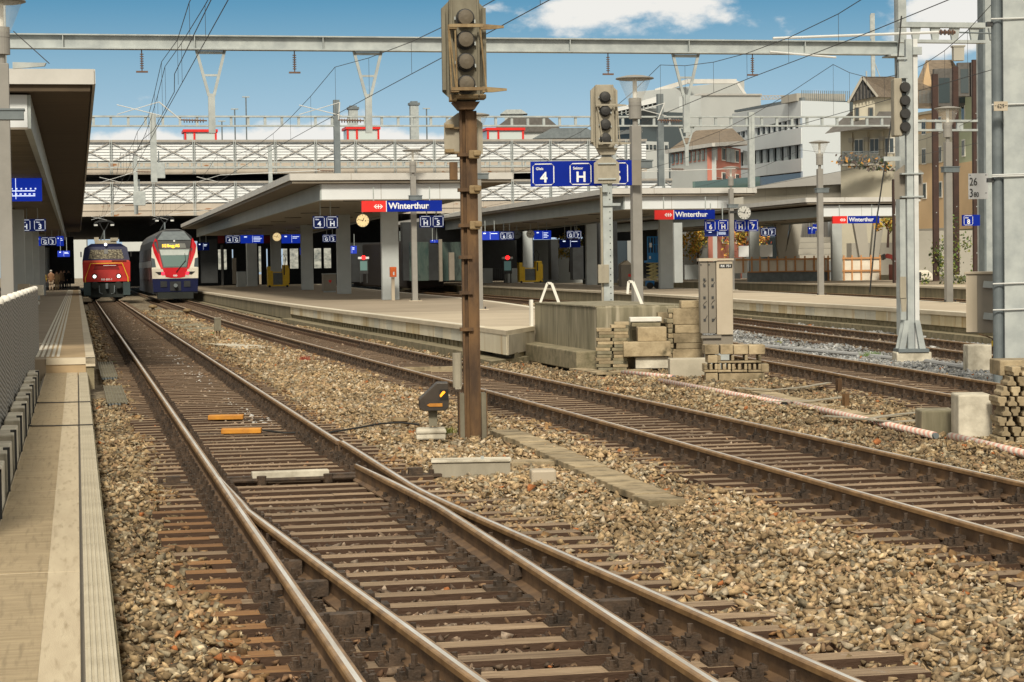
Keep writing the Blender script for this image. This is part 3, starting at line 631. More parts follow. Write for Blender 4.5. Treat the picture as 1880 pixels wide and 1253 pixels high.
# screen fence: capped posts wrapped in a woven grey screen that sags between its wires
fe = thing('screen_fence', 'fence of capped posts wrapped in woven grey plastic, along the left edge', 'fence', W(15, -.76, 0))
b = MB(); ns = 150; nz = 26; zt = 1.52
P_ = [[None]*(nz+1) for _ in range(ns+1)]
for i in range(ns+1):
    s = 13+i*(40-13)/ns
    for j in range(nz+1):
        z = -.02+(zt+.02)*j/nz; x = .012*math.sin(s*9)+.02*abs(math.sin(s*math.pi/2.05))
        P_[i][j] = (x, s-15, z)
for i in range(ns):
    for j in range(nz): b.poly([P_[i][j], P_[i+1][j], P_[i+1][j+1], P_[i][j+1]])
def meshmat():
    m = bpy.data.materials.new('woven screen'); m.use_nodes = True; t = m.node_tree; n = t.nodes; l = t.links; bb = n['Principled BSDF']; bb.inputs['Roughness'].default_value = .8
    tc_ = n.new('ShaderNodeTexCoord'); mp = n.new('ShaderNodeMapping'); mp.inputs['Rotation'].default_value = (math.radians(16), 0, 0); l.new(tc_.outputs['Object'], mp.inputs[0])
    wv = n.new('ShaderNodeTexWave'); wv.bands_direction = 'Z'; wv.inputs['Scale'].default_value = 6.2; wv.inputs['Distortion'].default_value = .4; wv.inputs['Detail'].default_value = 1; wv.inputs['Detail Scale'].default_value = .7; l.new(mp.outputs[0], wv.inputs[0])
    r = n.new('ShaderNodeValToRGB'); l.new(wv.outputs[1], r.inputs[0]); e = r.color_ramp.elements; e[0].position = .02; e[0].color = (.05, .05, .045, 1); e[1].position = .16; e[1].color = (.27, .26, .24, 1)
    l.new(r.outputs[0], bb.inputs['Base Color']); bp = n.new('ShaderNodeBump'); bp.inputs['Distance'].default_value = .008; l.new(wv.outputs[1], bp.inputs['Height']); l.new(bp.outputs[0], bb.inputs['Normal'])
    return m
M['woven'] = meshmat()
b.build('woven_screen', M['woven'], fe, smooth=True)
for i in range(14):
    s = 13+i*2.05
    p = MB(); p.tube((-.05, 0, -.02), (-.05, 0, zt-.02), .035, n=10).build('fence_post', M['galv'], fe, (0, s-15, 0))
    p = MB(); p.lathe([(.04, -.03), (.058, .0), (.058, .035), (.035, .06), (.0, .065)], n=12); p.build('cap', M['white'], fe, (-.02, s-15, zt), smooth=True)
# ------------------------------------------------------------------ canopies
def canopy(label, tl, tr, s0, s1, z_top, box_l, box_r, zb, zt, taper=0., zdrop=0., m1='soffit', m2='soffit_pale'):
    r = thing('platform_canopy', label, 'canopy', W(s0, tl, zb)); L = s1-s0; o = lambda t: t-tl
    z = lambda q: q-zb
    b = MB(); b.hexa([(0, 0, z(z_top-.16)), (o(tr), 0, z(z_top-.16)), (o(tr)+taper, L, z(z_top-.16-zdrop)), (0, L, z(z_top-.16-zdrop)), (0, 0, z(z_top)), (o(tr), 0, z(z_top)), (o(tr)+taper, L, z(z_top-zdrop)), (0, L, z(z_top-zdrop))])
    b.build('roof_plate', M['roof'], r)
    e = MB(); e.box(-.02, o(tr)+.02, -.05, 0, z(z_top-.24), z(z_top+.03)); e.build('front_edge', M['fasciaw'], r)
    e = MB(); e.bar((-.02, 0, z(z_top-.10)), (-.02, L, z(z_top-.10-zdrop)), .05, .26); e.build('side_edge', M['fasciaw'], r)
    e = MB(); e.bar((o(tr)+.02, 0, z(z_top-.10)), (o(tr)+taper+.02, L, z(z_top-.10-zdrop)), .05, .26); e.build('side_edge', M['fasciaw'], r)
    s_ = MB(); s_.hexa([(.05, .03, z(z_top-.36)), (o(tr)-.05, .03, z(z_top-.36)), (o(tr)+taper-.05, L, z(z_top-.36-zdrop)), (.05, L, z(z_top-.36-zdrop)), (.05, .03, z(z_top-.17)), (o(tr)-.05, .03, z(z_top-.17)), (o(tr)+taper-.05, L, z(z_top-.17-zdrop)), (.05, L, z(z_top-.17-zdrop))])
    s_.build('dark_eave', M[m1], r)
    q = .35       # the box that hangs below: white end face, sloping grey sides, pale underside
    bl, br = o(box_l), o(box_r)
    f = MB(); f.hexa([(bl, q-.03, z(zb)), (br, q-.03, z(zb)), (br, q, z(zb)), (bl, q, z(zb)), (bl, q-.03, z(zt)), (br, q-.03, z(zt)), (br, q, z(zt)), (bl, q, z(zt))]); f.build('end_fascia', M['fascia'], r)
    for x, tt in ((bl, 0), (br, taper)):
        e = MB(); e.hexa([(x-.06, q+.004, z(zb)), (x+.06, q+.004, z(zb)), (x+tt+.06, L-.3, z(zb-zdrop)), (x+tt-.06, L-.3, z(zb-zdrop)), (x-.06, q+.004, z(zt)), (x+.06, q+.004, z(zt)), (x+tt+.06, L-.3, z(zt-zdrop)), (x+tt-.06, L-.3, z(zt-zdrop))]); e.build('side_beam', M['beam'], r)
    s_ = MB(); n = 40
    for i in range(n):
        a, c = q+.06+(L-q-.4)*i/n, q+.06+(L-q-.4)*(i+1)/n; ta, tc_ = taper*a/L, taper*c/L; dz = zdrop*(a+c)/2/L
        s_.hexa([(bl+.07, a, z(zb+.10)-dz), (br-.07+ta, a, z(zb+.10)-dz), (br-.07+tc_, c-.05, z(zb+.10)-dz), (bl+.07, c-.05, z(zb+.10)-dz), (bl+.07, a, z(zb+.2)-dz), (br-.07+ta, a, z(zb+.2)-dz), (br-.07+tc_, c-.05, z(zb+.2)-dz), (bl+.07, c-.05, z(zb+.2)-dz)])
    s_.build('underside', M[m2], r)
    for y in np.arange(4, L-2, 9.):
        for u in (.3, .72): x = bl+(br-bl+taper*y/L)*u; MB().box(x-.45, x+.45, y, y+.22, z(zb+.07)-zdrop*y/L, z(zb+.11)-zdrop*y/L).build('soffit_light', M['darkmetal'], r)
    j = MB()
    for x in np.arange(bl+2.4, br-.5, 2.4): j.box(x-.008, x+.008, q-.034, q-.028, z(zb), z(zt))
    for x in np.arange(2.4, o(tr), 2.4): j.box(x-.008, x+.008, -.054, -.048, z(z_top-.24), z(z_top+.03))
    j.box(bl, br, q-.045, q-.02, z(zb)-.02, z(zb)+.02); j.build('panel_joints', M['cabinet_dark'], r)
    return r
def column(px, py, d_or_z, label, wpx=31, top=4.7, ztop=PZ, group=None, rnd_=False, wy=.35):
    p = gnd(px, py, ztop); s, t = st(p); w = wpx*p.y/F
    o = MB()
    if rnd_: o.tube((0, 0, 0), (0, 0, top-ztop), w/2, n=20)
    else: o.box(-w/2, w/2, -wy/2, wy/2, 0, top-ztop)
    ob = o.build('column', M['column'], None, p, rz=TH, bevel=.02); tag(ob, label, 'column', group); return ob
canopy('white edged station canopy over platforms four and five, nearest the trains', 8.4, 17.4, 81.3, 168, 5.6, 9.65, 15.5, 4.58, 5.22, 2.6)
canopy('station canopy over platforms six and seven with a long white roof edge', 25.6, 33.3, 97.5, 168, 5.55, 26.6, 32.2, 4.55, 5.2, 2.5)
canopy('smallest looking canopy, over platform eight beneath the sloping concrete building', 42.4, 49.6, 115, 168, 5.6, 43.6, 49.2, 4.5, 5.15, 1.0)
canopy('brown slatted canopy of the left platform with a pale concrete roof edge', -9.0, .36, 37.4, 166, 5.42, -8.2, -.80, 4.42, 5.02, m1='soffit_brown', m2='soffit_olive')
for px, py, w, lb in ((717, 551, 31, 'thick grey canopy column behind the orange box'), (632, 540, 25, 'grey canopy column just behind the squat grey bin'), (564.5, 532.7, 22, 'grey canopy column between the bin and the yellow lift'), (507.5, 526, 19, 'grey canopy column directly behind the yellow lift with the lit clock'), (464, 525.2, 15, 'grey canopy column left of the yellow lift')):
    column(px, py, 0, lb, w, group='canopy columns')
for px, py, w, lb in ((1223, 530.5, 25, 'thick grey column beside the blue scissor lift'), (1086, 523.5, 20, 'grey column right of the yellow machine on the middle platform'), (969, 518.5, 18, 'grey column behind the yellow machine under the white clock'), (1245, 519.5, 16, 'grey column behind and right of the blue scissor lift'), (1536, 516, 19, 'grey column under the smallest station name sign'), (1385, 513.5, 18, 'grey column under the eight F sign')):
    column(px, py, 0, lb, w, 4.7, group='canopy columns')
for s_, lb in ((86, 'nearest square column of the left platform'), (101, 'second square column of the left platform'), (118, 'third square column of the left platform'), (141, 'fourth square column of the left platform')):
    tag(MB().box(-.7, 0, -.2, .2, 0, 4.1).build('column', M['column'], None, W(s_, -2.05, Z3), rz=TH, bevel=.02), lb, 'column', 'canopy columns')
column(88.5, 528, 0, 'round tan column beside the people on the left platform', 8, 4.5, Z3, 'canopy columns', True)

# ------------------------------------------------------------------ parking deck across the station
DS = 171.0
dk = thing('parking_deck', 'two storey car park deck with white louvres crossing above the trains', 'car park', W(DS, 1.5, 6.4))
bay = 3.36; t0_ = -2.2; z0 = 6.4
zz = lambda py: EYE+(500.2-py)*168.5/F-z0
t_end = {0: 52, 1: 60}
for lvl, (a, b_, c, d_) in enumerate(((259, 263, 299, 322), (335, 339, 376, 398))):
    te = 47. if lvl == 0 else 53.
    r = MB(); r.box(t0_, te, -.15, .0, zz(b_), zz(a)); r.build('top_rail', M['truss'], dk)
    r = MB(); r.box(t0_, te, -.05, .35, zz(d_), zz(c)-.004); r.box(t0_, te, -.12, -.05, zz((c+d_)/2)-.05, zz((c+d_)/2)+.05); r.build('edge_beam', M['deckbeam'], dk)
    lv = MB(); z = zz(c)+.1
    while z < zz(b_)-.02:
        lv.hexa([(t0_, .10, z), (te, .10, z), (te, .14, z), (t0_, .14, z), (t0_, .14, z+.19), (te, .14, z+.19), (te, .18, z+.19), (t0_, .18, z+.19)]); z += .235
    lv.build('louvres', M['louvre'], dk); MB().box(t0_, te, .32, .4, zz(c), zz(b_)).build('backing', M['galv_dark'], dk)
    n = int((te-t0_)/bay)
    for i in range(n+1):
        x = t0_+.3+i*bay
        MB().box(x-.10, x-.04, -.16, .08, zz(d_)-.02, zz(a)).box(x+.04, x+.10, -.16, .08, zz(d_)-.02, zz(a)).build('upright', M['galv'], dk)
        if i < n: MB().bar((x+.1, -.0, zz(c)+.05), (x+bay-.1, -.0, zz(b_)-.05), .055, .055).bar((x+.1, -.03, zz(b_)-.05), (x+bay-.1, -.03, zz(c)+.05), .055, .055).build('cross_brace', M['truss'], dk)
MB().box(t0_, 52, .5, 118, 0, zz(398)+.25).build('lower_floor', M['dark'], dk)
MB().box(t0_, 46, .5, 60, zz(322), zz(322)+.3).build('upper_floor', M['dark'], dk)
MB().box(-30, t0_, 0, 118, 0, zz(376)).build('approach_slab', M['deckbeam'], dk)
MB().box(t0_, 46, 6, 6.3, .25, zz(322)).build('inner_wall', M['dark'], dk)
# small truss gallery in front of the upper beam
gl = thing('pipe_gallery', 'thin galvanised ladder frame fixed in front of the upper deck beam', 'steel frame', W(DS-1.2, -1, 9.0))
b = MB(); za, zb_ = EYE+(500.2-300)*167.5/F-9.0, EYE+(500.2-309)*167.5/F-9.0
b.box(0, 47, 0, .1, za-.06, za+.03).box(0, 47, 0, .1, zb_-.05, zb_+.05)
b.build('chord', M['galv'], gl); b = MB()
for i in range(50): b.box(i*.93, i*.93+.12, 0, .08, zb_, za)
b.build('strut', M['galv'], gl)['kind'] = 'stuff'
# stair and lift heads with red frames on the deck roof, chimneys behind
for px0, px1, py0, py1, d, lb in ((339, 398, 238, 262, 190, 'glazed kiosk with red frame on the deck, above the red locomotive'), (637, 697, 233, 261, 190, 'glazed kiosk with red frame on the deck, left of the tall rusty signal'), (894, 963, 235, 260, 190, 'glazed kiosk with red frame on the deck, right of the tall rusty signal')):
    p = at((px0+px1)/2, py1, d); w = (px1-px0)*d/F; h = (py1-py0)*d/F; r = thing('rooftop_kiosk', lb, 'kiosk', p)
    MB().box(-w/2-.1, w/2+.1, -.1, 3, h-.25, h).build('roof', M['red'], r)
    for x in (-w/2, -w/2+.28*w, w/2-.18): MB().box(x, x+.18, 0, .18, 0, h-.25).build('frame_post', M['red'], r)
    MB().box(-w/2+.05, w/2-.05, .1, 2.8, 0, h-.26).build('glazing', M['paleglass'], r)
for px, w_, py0, py1, d, lb in ((649, 16, 195, 262, 260, 'shorter square chimney behind the deck'), (761, 15, 187, 262, 260, 'taller pale chimney behind the deck, left of the rusty signal')):
    p = at(px, py1, d); k = d/F; r = thing('chimney', lb, 'chimney', p); h = (py1-py0)*k; w = w_*k/2
    MB().box(-w, w, -w, w, 0, h-.5).build('shaft', M['galv'], r); MB().box(-w-.15, w+.15, -w-.15, w+.15, h-.5, h-.2).box(-w+.1, w-.1, -w+.1, w-.1, h-.2, h).build('cap', M['galv_dark'], r)
for px, top, d, lb in ((432, 202, 200, 'thin T shaped lamp pole on the deck, shortest of the three'), (453, 180, 200, 'thin T shaped lamp pole on the deck, tallest'), (784, 201, 200, 'thin T shaped lamp pole on the deck near the tall pale chimney'), (408, 224, 200, 'thin T shaped lamp pole on the deck next to the red stair head')):
    p = at(px, 262, d); h = (262-top)*d/F; r = thing('deck_lamp', lb, 'lamp', p)
    MB().tube((0, 0, 0), (0, 0, h), .07, n=6).build('pole', M['galv_dark'], r); MB().box(-.35, .35, -.1, .1, h, h+.1).build('lamp_head', M['galv'], r)
# ------------------------------------------------------------------ overhead line portals
def tpx(px, s):      # t of the vertical plane seen at column px, s metres along
    k = (px-940)/F; return s*(SN+k*CS)/(CS-k*SN)
def vpost(r, t, s0t, z1, z0, kids='hanging_post'):
    b = MB(); w = .34
    b.bar((t-w, 0, z1), (t-.06, 0, z0+.9), .05, .07).bar((t+w, 0, z1), (t+.06, 0, z0+.9), .05, .07)
    b.bar((t-w*.55, 0, z0+.9+(z1-z0-.9)*.45), (t+w*.55, 0, z0+.9+(z1-z0-.9)*.45), .04, .05).bar((t-w, 0, z1-.06), (t+w, 0, z1-.06), .05, .07)
    b.box(t-.08, t+.08, -.05, .05, z0, z0+.95); return b.build(kids, M['galv'], r)
def cantilever(r, t, s, z, tw, zw, flip=-1):
    """a stay tube with its insulator reaching from a post at t to the wire at tw"""
    q_ = MB(); q_.tube((t+flip*.12, 0, z), (t+flip*.75, 0, z+.02), .018, n=6)
    for i in range(8): q_.tube((t+flip*(.2+i*.065), 0, z), (t+flip*(.22+i*.065), 0, z), .05, n=8)
    q_.build('insulator', M['insul'], r)
    MB().tube((t+flip*.75, 0, z+.02), (tw-flip*.1, 0, zw+.35), .017, n=6).tube((tw+flip*.9, 0, zw+.28), (tw-flip*.15, 0, zw+.02), .012, n=6).tube((tw-flip*.1, 0, zw+.35), (tw+flip*.9, 0, zw+.05), .010, n=5).build('stay_tube', M['arm'], r)
SP = 50.0
pt = thing('overhead_line_portal', 'solid steel girder spanning the whole picture above the tracks', 'gantry', W(SP, 0, -.2)); z0 = .2
tl, tr = tpx(24, SP), tpx(1652, SP)
b = MB(); b.box(tl, tr, -.15, .15, 7.47+z0, 7.50+z0).box(tl, tr, -.15, .15, 7.15+z0, 7.18+z0).box(tl, tr, -.02, .02, 7.18+z0, 7.47+z0)
for x in np.arange(tl+1.3, tr, 3.1): b.box(x, x+.02, -.14, .14, 7.18+z0, 7.47+z0)
b.build('girder', M['galv'], pt)
MB().box(tl-.22, tl, -.14, .14, 0, 8.6).build('portal_post', M['galv'], pt)
MB().box(tr-.02, tr+.20, -.14, .14, 0, 9.5).box(tr-.3, tr+.35, -.3, .3, 7.1+z0, 7.14+z0).build('portal_post', M['galv'], pt)
for px in (397, 684, 1265):
    t = tpx(px, SP); vpost(pt, t, SP, 7.15+z0, 5.15+z0)
WIRES = {'one': (T1, 1), 'two': (T2, 1), 'five': (T5, 1), 'six': (T6, 1), 'seven': (T7, 0)}
for px, f in ((397, T1), (684, T2), (1265, T5)): cantilever(pt, tpx(px, SP), SP, 5.45+z0, f(SP), 5.65+z0-.1)
for px in (271, 550, 1123, 1387):
    t = tpx(px, SP); b = MB(); b.tube((t, 0, 7.15+z0), (t, 0, 6.62+z0), .015, n=5)
    for k in range(7): b.tube((t, 0, 7.05+z0-k*.055), (t, 0, 7.03+z0-k*.055), .045, n=8)
    b.box(t-.14, t+.14, -.03, .03, 6.60+z0, 6.64+z0); b.build('wire_hanger', M['insul'], pt)
for px0, px1, py in ((1412, 1532, 84),):
    MB().tube((tpx(px0, SP), -.3, 7.18+z0), (tpx(px1, SP), -.3, 7.05+z0), .03, n=6).build('stay_tube', M['arm'], pt)

def lattice(name, label, s, z1, z0_, tpa, tpb, posts, w=.11, pitch=.72, base=-.2):
    r = thing(name, label, 'gantry', W(s, 0, base)); a, c = tpx(tpa, s), tpx(tpb, s)
    MB().box(a, c, -.1, .1, z1-base-.07, z1-base).box(a, c, -.1, .1, z0_-base, z0_-base+.07).build('girder', M['galv'], r)
    b = MB(); x = a+.4
    while x < c: b.box(x, x+w, -.05, .05, z0_-base, z1-base); x += pitch
    o_ = b.build('batten', M['galv'], r); o_['kind'] = 'stuff'
    for px, ht, lw in posts:
        t = tpx(px, s); MB().box(t-.13, t+.13, -.13, .13, lw-base, ht-base).build('portal_post', M['galv_dark' if px in (625, 1217) else 'galv'], r)
    return r
for o in ():
    pass
l1 = lattice('overhead_line_portal', 'lattice girder gantry with two dark posts standing up through the canopies', 88, 8.42, 7.95, 160, 1646, [(625, 9.1, 5.6), (1217, 9.4, 5.3), (1383, 8.6, 5.2), (289, 8.5, 5.6)])
if l1.children: pass
for px, ztop, zlow in ((1265, 9.9, 7.2),):
    vpost(l1, tpx(px, 88), 88, 7.95+.2, 6.2+.2)
for px, f in ((289, T1), (625, T2), (1265, T5), (1383, T6)): cantilever(l1, tpx(px, 88), 88, 6.05+.2, f(88), 5.55+.2)
l2 = lattice('overhead_line_portal', 'far gantry with slender posts in front of the deck louvres', 140, 9.2, 8.75, 250, 1140, [(255, 9.6, 5.7), (502, 10.2, 5.6), (1132, 10.2, 5.6)], .1, .95)
for px, f in ((255, T1), (502, T2), (1132, T6)): cantilever(l2, tpx(px, 140), 140, 6.5, f(140), 5.5)
l3 = lattice('overhead_line_portal', 'short lattice gantry in front of the orange house, ending at the thick post', 64, 6.50, 6.12, 1662, 1812, [(1806, 9.6, 0)], .22, .75)
for px, py0, py1, d, lb in ((292, 300, 328, 137, 'box of tensioning weights on the post above the white and red train'), (256, 352, 378, 137, 'smaller grey weight box above the red locomotive')):
    p = at(px, py1, d); k = d/F; r = thing('weight_box', lb, 'weight box', p)
    MB().box(-11*k, 11*k, -.3, -.05, 0, (py1-py0)*k).build('casing', M['galv'], r, bevel=.03); MB().box(-.04, .04, -.15, .1, (py1-py0)*k, (py1-py0)*k+.8).build('hanger', M['galv_dark'], r)
# high yard steelwork in the top right corner
hg = thing('overhead_line_portal', 'short truss high in the right corner, between the signal mast and the thick post', 'gantry', W(46, 0, -.2))
a, c = tpx(1655, 46), tpx(1812, 46); zt_, zb_ = EYE+(478-47)*49.5/F+.2, EYE+(478-84)*49.5/F+.2
MB().box(a, c, -.1, .1, zt_-.12, zt_).box(a, c, -.1, .1, zb_, zb_+.07).build('girder', M['galv'], hg)
for i in range(5):
    x = a+.35+i*.5; MB().prism([(x, zb_+.07), (x+.15, zb_+.07), (x+.2, zt_-.12), (x-.05, zt_-.12)], -.04, .04).build('batten', M['galv'], hg)
MB().tube((tpx(1412, 46), -.5, zb_+.02), (tpx(1712, 46), -.5, zb_+.2), .035, n=6).build('stay_tube', M['arm'], hg)
b = MB()
for i in range(9): x = tpx(1712, 46)+i*.05; b.tube((x, -.5, zb_+.2), (x+.02, -.5, zb_+.2), .07 if i % 2 else .04, n=8)
b.build('insulator', M['insul'], hg)
MB().tube((tpx(1750, 46), -.5, zb_+.2), (tpx(1822, 46), -.5, zb_+.18), .02, n=6).build('tie_rod', M['galv_dark'], hg)
# wires: a contact wire, a catenary above it and droppers, for each track
def wires(label, f, zc, zm, s_sup, r=.008, name='overhead_wire'):
    w = thing(name, label, 'wire', W(0, 0, zc))
    c = MB(); c.path([(f(s), s, 0) for s in np.arange(s_sup[0], s_sup[-1]+1, 4.)], r, 5); c.build('contact_wire', M['cable'], w)
    pts = []
    for a, e_ in zip(s_sup[:-1], s_sup[1:]):
        for k in range(8): u = k/8; s = a+(e_-a)*u; pts.append((f(s), s, zm-zc-(zm-zc)*.62*4*u*(1-u)))
    pts.append((f(s_sup[-1]), s_sup[-1], zm-zc)); MB().path(pts, r, 5).build('catenary_wire', M['cable'], w)
    for p in pts[1:-1]:
        if p[2] > .05 and p[1] > 8: MB().tube((p[0], p[1], 0), p, .004, n=4).build('dropper', M['cable'], w)
wires('wires above the left track, running to the red locomotive', lambda s: T1(s)+(.18 if 40 < s < 60 else 0), 5.62, 6.86, [-12, 50, 88, 140, 175])
wires('second pair of wires close beside those over the left track', lambda s: 1.93+.26, 5.66, 6.75, [-12, 50, 88])
wires('wires above the track of the white and red train', T2, 5.6, 6.76, [8, 50, 88, 140, 175])
wires('wires crossing the sky in the middle, above the short brown track', T5, 5.6, 6.86, [24, 50, 88, 140, 175])
wires('wires slanting past the gable house to the middle platform', T6, 5.6, 6.9, [38, 50, 88, 140, 175])
wires('wires in front of the houses over the far right platforms', T7, 5.6, 6.9, [56, 88, 140, 175])
tag(MB().path([at(1880+80, -8, 62), at(1420, -6, 78), at(1100, -4, 92)], .035, 6).build('red_rope', M['red']), 'thin red line just touching the top edge of the picture', 'cable')
tag(MB().path([at(1655, 30, 47), at(1640, 200, 46.5), at(1610, 400, 46), at(1597, 537, 45.6)], .018, 6).build('guy_wire', M['rubber']), 'dark guy wire slanting down to the pale platform left of the blue steel mast', 'wire')

# ------------------------------------------------------------------ the tall rusty signal
def px_root(name, label, cat, cx, cy, d, rz=0., group=None):
    r = thing(name, label, cat, at(cx, cy, d), rz, group); return r
D1 = 23.8; k = D1/F
sg = px_root('signal', 'tall signal with four covered lamps on a rusty girder mast beside the arrow marker', 'signal', 868, 808, D1, TH*.5)
L_ = math.radians(0)
def X(px, py=None): return (px-868)*k+(0 if py is None else (808-py)*math.tan(ROLL)*k)
def Z(py): return (808-py)*k
# mast: two channels with a web, seen slightly from the side
m = MB(); m.box(-.125, -.095, -.07, .07, 0, Z(190)).box(-.095, -.045, -.006, .006, 0, Z(190)).box(-.045, -.03, -.08, .08, 0, Z(190)).box(-.03, .10, -.065, -.045, 0, Z(205)).box(.09, .105, -.08, .03, 0, Z(205))
m_ = m.build('mast', M['rust'], sg); m_.scale = (.86, .7, 1); m_.location.x = .008
for py in (285, 349, 414, 472, 537, 604): MB().box(-.13, .02, -.09, .06, Z(py)-.02, Z(py)+.02).build('rung_clamp', M['rust'], sg)
for py in (285, 349, 414): MB().box(-.005, .12, -.13, -.075, Z(py)-.05, Z(py)+.05).box(.05, .135, -.16, -.10, Z(py)-.02, Z(py)+.045).build('step_bracket', M['rustpale'], sg, bevel=.015)
MB().box(-.155, -.10, -.10, .08, 0, .55).box(.10, .155, -.10, .08, 0, .55).build('foot_channel', M['sigbox'], sg)
MB().box(-.165, -.155, -.12, .1, 0, .57).box(.155, .165, -.12, .1, 0, .57).build('foot_plate', M['rust'], sg)
MB().tube((-.17, -.02, .62), (-.17, -.02, 1.02), .055, n=12).box(-.2, -.13, -.07, .03, .6, .63).build('junction_tube', M['sigbox2'], sg)
MB().box(-.22, -.13, -.03, .06, Z(330), Z(298)).build('small_box', M['rust'], sg)
hx = -.135
def head(root, cx, z_lo, z_hi, w, m_box, m_lens, hoods, yoff=0., four=4):
    h = z_hi-z_lo; c = w*.27
    o = [(cx-w/2, z_lo+c*.9), (cx-w/2+c, z_lo), (cx+w/2-c, z_lo), (cx+w/2, z_lo+c*.9), (cx+w/2, z_hi-c*.8), (cx+w/2-c*.8, z_hi), (cx-w/2+c*.8, z_hi), (cx-w/2, z_hi-c*.8)]
    b = MB(); b.prism(o, yoff+.02, yoff+.04); b.build('back_plate', m_box, root)
    MB().box(cx-w*.34, cx+w*.34, yoff-.16, yoff+.02, z_lo+.02, z_hi-.02).build('housing', m_box, root, bevel=.01)
    MB().box(cx-w*.5, cx-w*.42, yoff-.07, yoff+.02, z_lo+c, z_hi-c*.8).box(cx+w*.42, cx+w*.5, yoff-.07, yoff+.02, z_lo+c, z_hi-c*.8).build('side_flange', m_box, root)
    MB().box(cx-w*.31, cx-w*.28, yoff-.2, yoff-.16, z_lo+.02, z_hi-.02).box(cx+w*.28, cx+w*.31, yoff-.2, yoff-.16, z_lo+.02, z_hi-.02).build('door_rim', m_box, root)
    for i in range(four):
        zc_ = z_hi-h*(.205+i*.212); rr = w*.19
        q = MB(); q.lathe([(rr*1.12, yoff-.165), (rr*1.12, yoff-.2), (rr, yoff-.2), (rr*.96, yoff-.27), (rr*.5, yoff-.285)], cx+.005, zc_, 20, 'y'); q.build('lamp_hood', M['lens'], root, smooth=False)
        q = MB(); q.lathe([(rr*.9, yoff-.272), (rr*.86, yoff-.292), (rr*.3, yoff-.30)], cx+.005, zc_, 20, 'y'); q.build('lens_cover', m_lens, root)
        q = MB(); q.box(cx-rr*1.25, cx-rr*1.1, yoff-.215, yoff-.19, zc_-.02, zc_+.015).box(cx+rr*1.1, cx+rr*1.25, yoff-.215, yoff-.19, zc_-.06, zc_-.02).build('catch', M['galv'], root)
XH = lambda px: X(px)+10.3*k
head(sg, XH(851), Z(190), Z(3), .51, M['sigbox'], M['lensbrown'], None, -.10)
def guard(root, cx, z, w, arm, m_, zl):
    b = MB(); b.tube((cx-w*.36, -.42, z), (cx+w*.42, -.42, z), .016, n=6).tube((cx-w*.36, -.42, z), (cx-w*.36, -.2, z-.02), .014, n=6)
    b.prism([(cx+w*.36, z-.03), (cx+w*.36+arm*.4, z-.03), (cx+w*.36+arm, z-.012), (cx+w*.36+arm, z+.012), (cx+w*.36, z+.035)], -.30, -.26)
    b.box(cx-w*.38, cx+w*.4, -.44, -.40, z-.018, z+.018).box(cx-w*.38, cx-w*.2, -.43, -.30, z-.035, z+.0)
    return b.build('guard_arm', m_, root)
guard(sg, XH(851), Z(57), .5, .27, M['rustpale'], 0); guard(sg, XH(853), Z(170), .5, .28, M['rustpale'], 0)
for (a0, b0), (a1, b1) in (((821, 62), (832, 168)), ((832, 64), (834, 168)), ((877, 62), (887, 172)), ((820, 55), (824, 168))):
    MB().tube((XH(a0), -.40, Z(b0)), (XH(a1), -.41, Z(b1)), .010, n=6).build('guard_rod', M['rustpale'], sg)
MB().box(XH(828), XH(888), -.3, -.05, Z(186), Z(178)).box(XH(822), XH(835), -.3, -.1, Z(190), Z(178)).build('service_step', M['rustpale'], sg, bevel=.01)
MB().prism([(XH(828), Z(190)), (XH(840), Z(204)), (XH(868), Z(204)), (XH(878), Z(190))], -.2, .06).build('head_bracket', M['rust'], sg)
o8 = lambda x0, x1, z0, z1, c: [(x0, z0), (x1, z0), (x1, z1-c), (x1-c*1.35, z1), (x0+c*1.35, z1), (x0, z1-c)]
MB().prism(o8(XH(815), XH(886), Z(282), Z(207), .12), .10, .115).build('background_plate', M['sigbox2'], sg)
for py in (235, 280): MB().box(XH(826), XH(876), .05, .10, Z(py)-.012, Z(py)+.012).box(X(826), X(842), .0, .07, Z(py), Z(py)+.04).build('plate_clamp', M['rustpale'], sg)
# ------------------------------------------------------------------ second signal
D2 = 45.8; k2 = D2/F; s2 = px_root('signal', 'beige signal with four black lamps on a grey green post above the concrete ramp wall', 'signal', 1118, 575, D2, TH*.3)
X2 = lambda px: (px-1118+4.6)*k2; Z2 = lambda py: (575-py)*k2
MB().box(-.115, .10, -.09, .09, -1.1, Z2(272)).build('mast', M['galv'], s2)
b = MB()
for i in range(18): b.tube((.04, -.10, .3+i*.14), (.04, -.088, .3+i*.14), .014, n=6)
b.build('bolt_hole', M['black'], s2)['kind'] = 'stuff'
MB().box(-.16, -.12, -.08, .1, -1.1, Z2(345)).build('cable_duct', M['sigbox2'], s2)
head(s2, X2(1108), Z2(276), Z2(158), .60, M['sigbox2'], M['lens'], None, -.12)
guard(s2, X2(1108), Z2(197), .56, .28, M['sigbox2'], 0); guard(s2, X2(1112), Z2(266), .56, .32, M['sigbox2'], 0)
MB().tube((X2(1094), -.4, Z2(200)), (X2(1103), -.4, Z2(266)), .012, n=6).tube((X2(1130), -.4, Z2(200)), (X2(1134), -.4, Z2(266)), .012, n=6).build('guard_rod', M['sigbox2'], s2)
MB().prism([(X2(1100), Z2(286)), (X2(1126), Z2(286)), (X2(1132), Z2(274)), (X2(1094), Z2(274))], -.22, .08).build('head_bracket', M['sigbox2'], s2)
MB().prism(o8(X2(1088), X2(1134), Z2(338), Z2(290), .13), -.16, -.145).build('background_plate', M['sigbox2'], s2)
for py in (302, 330): MB().box(X2(1095), X2(1128), -.2, -.16, Z2(py)-.015, Z2(py)+.015).build('plate_clamp', M['galv'], s2)
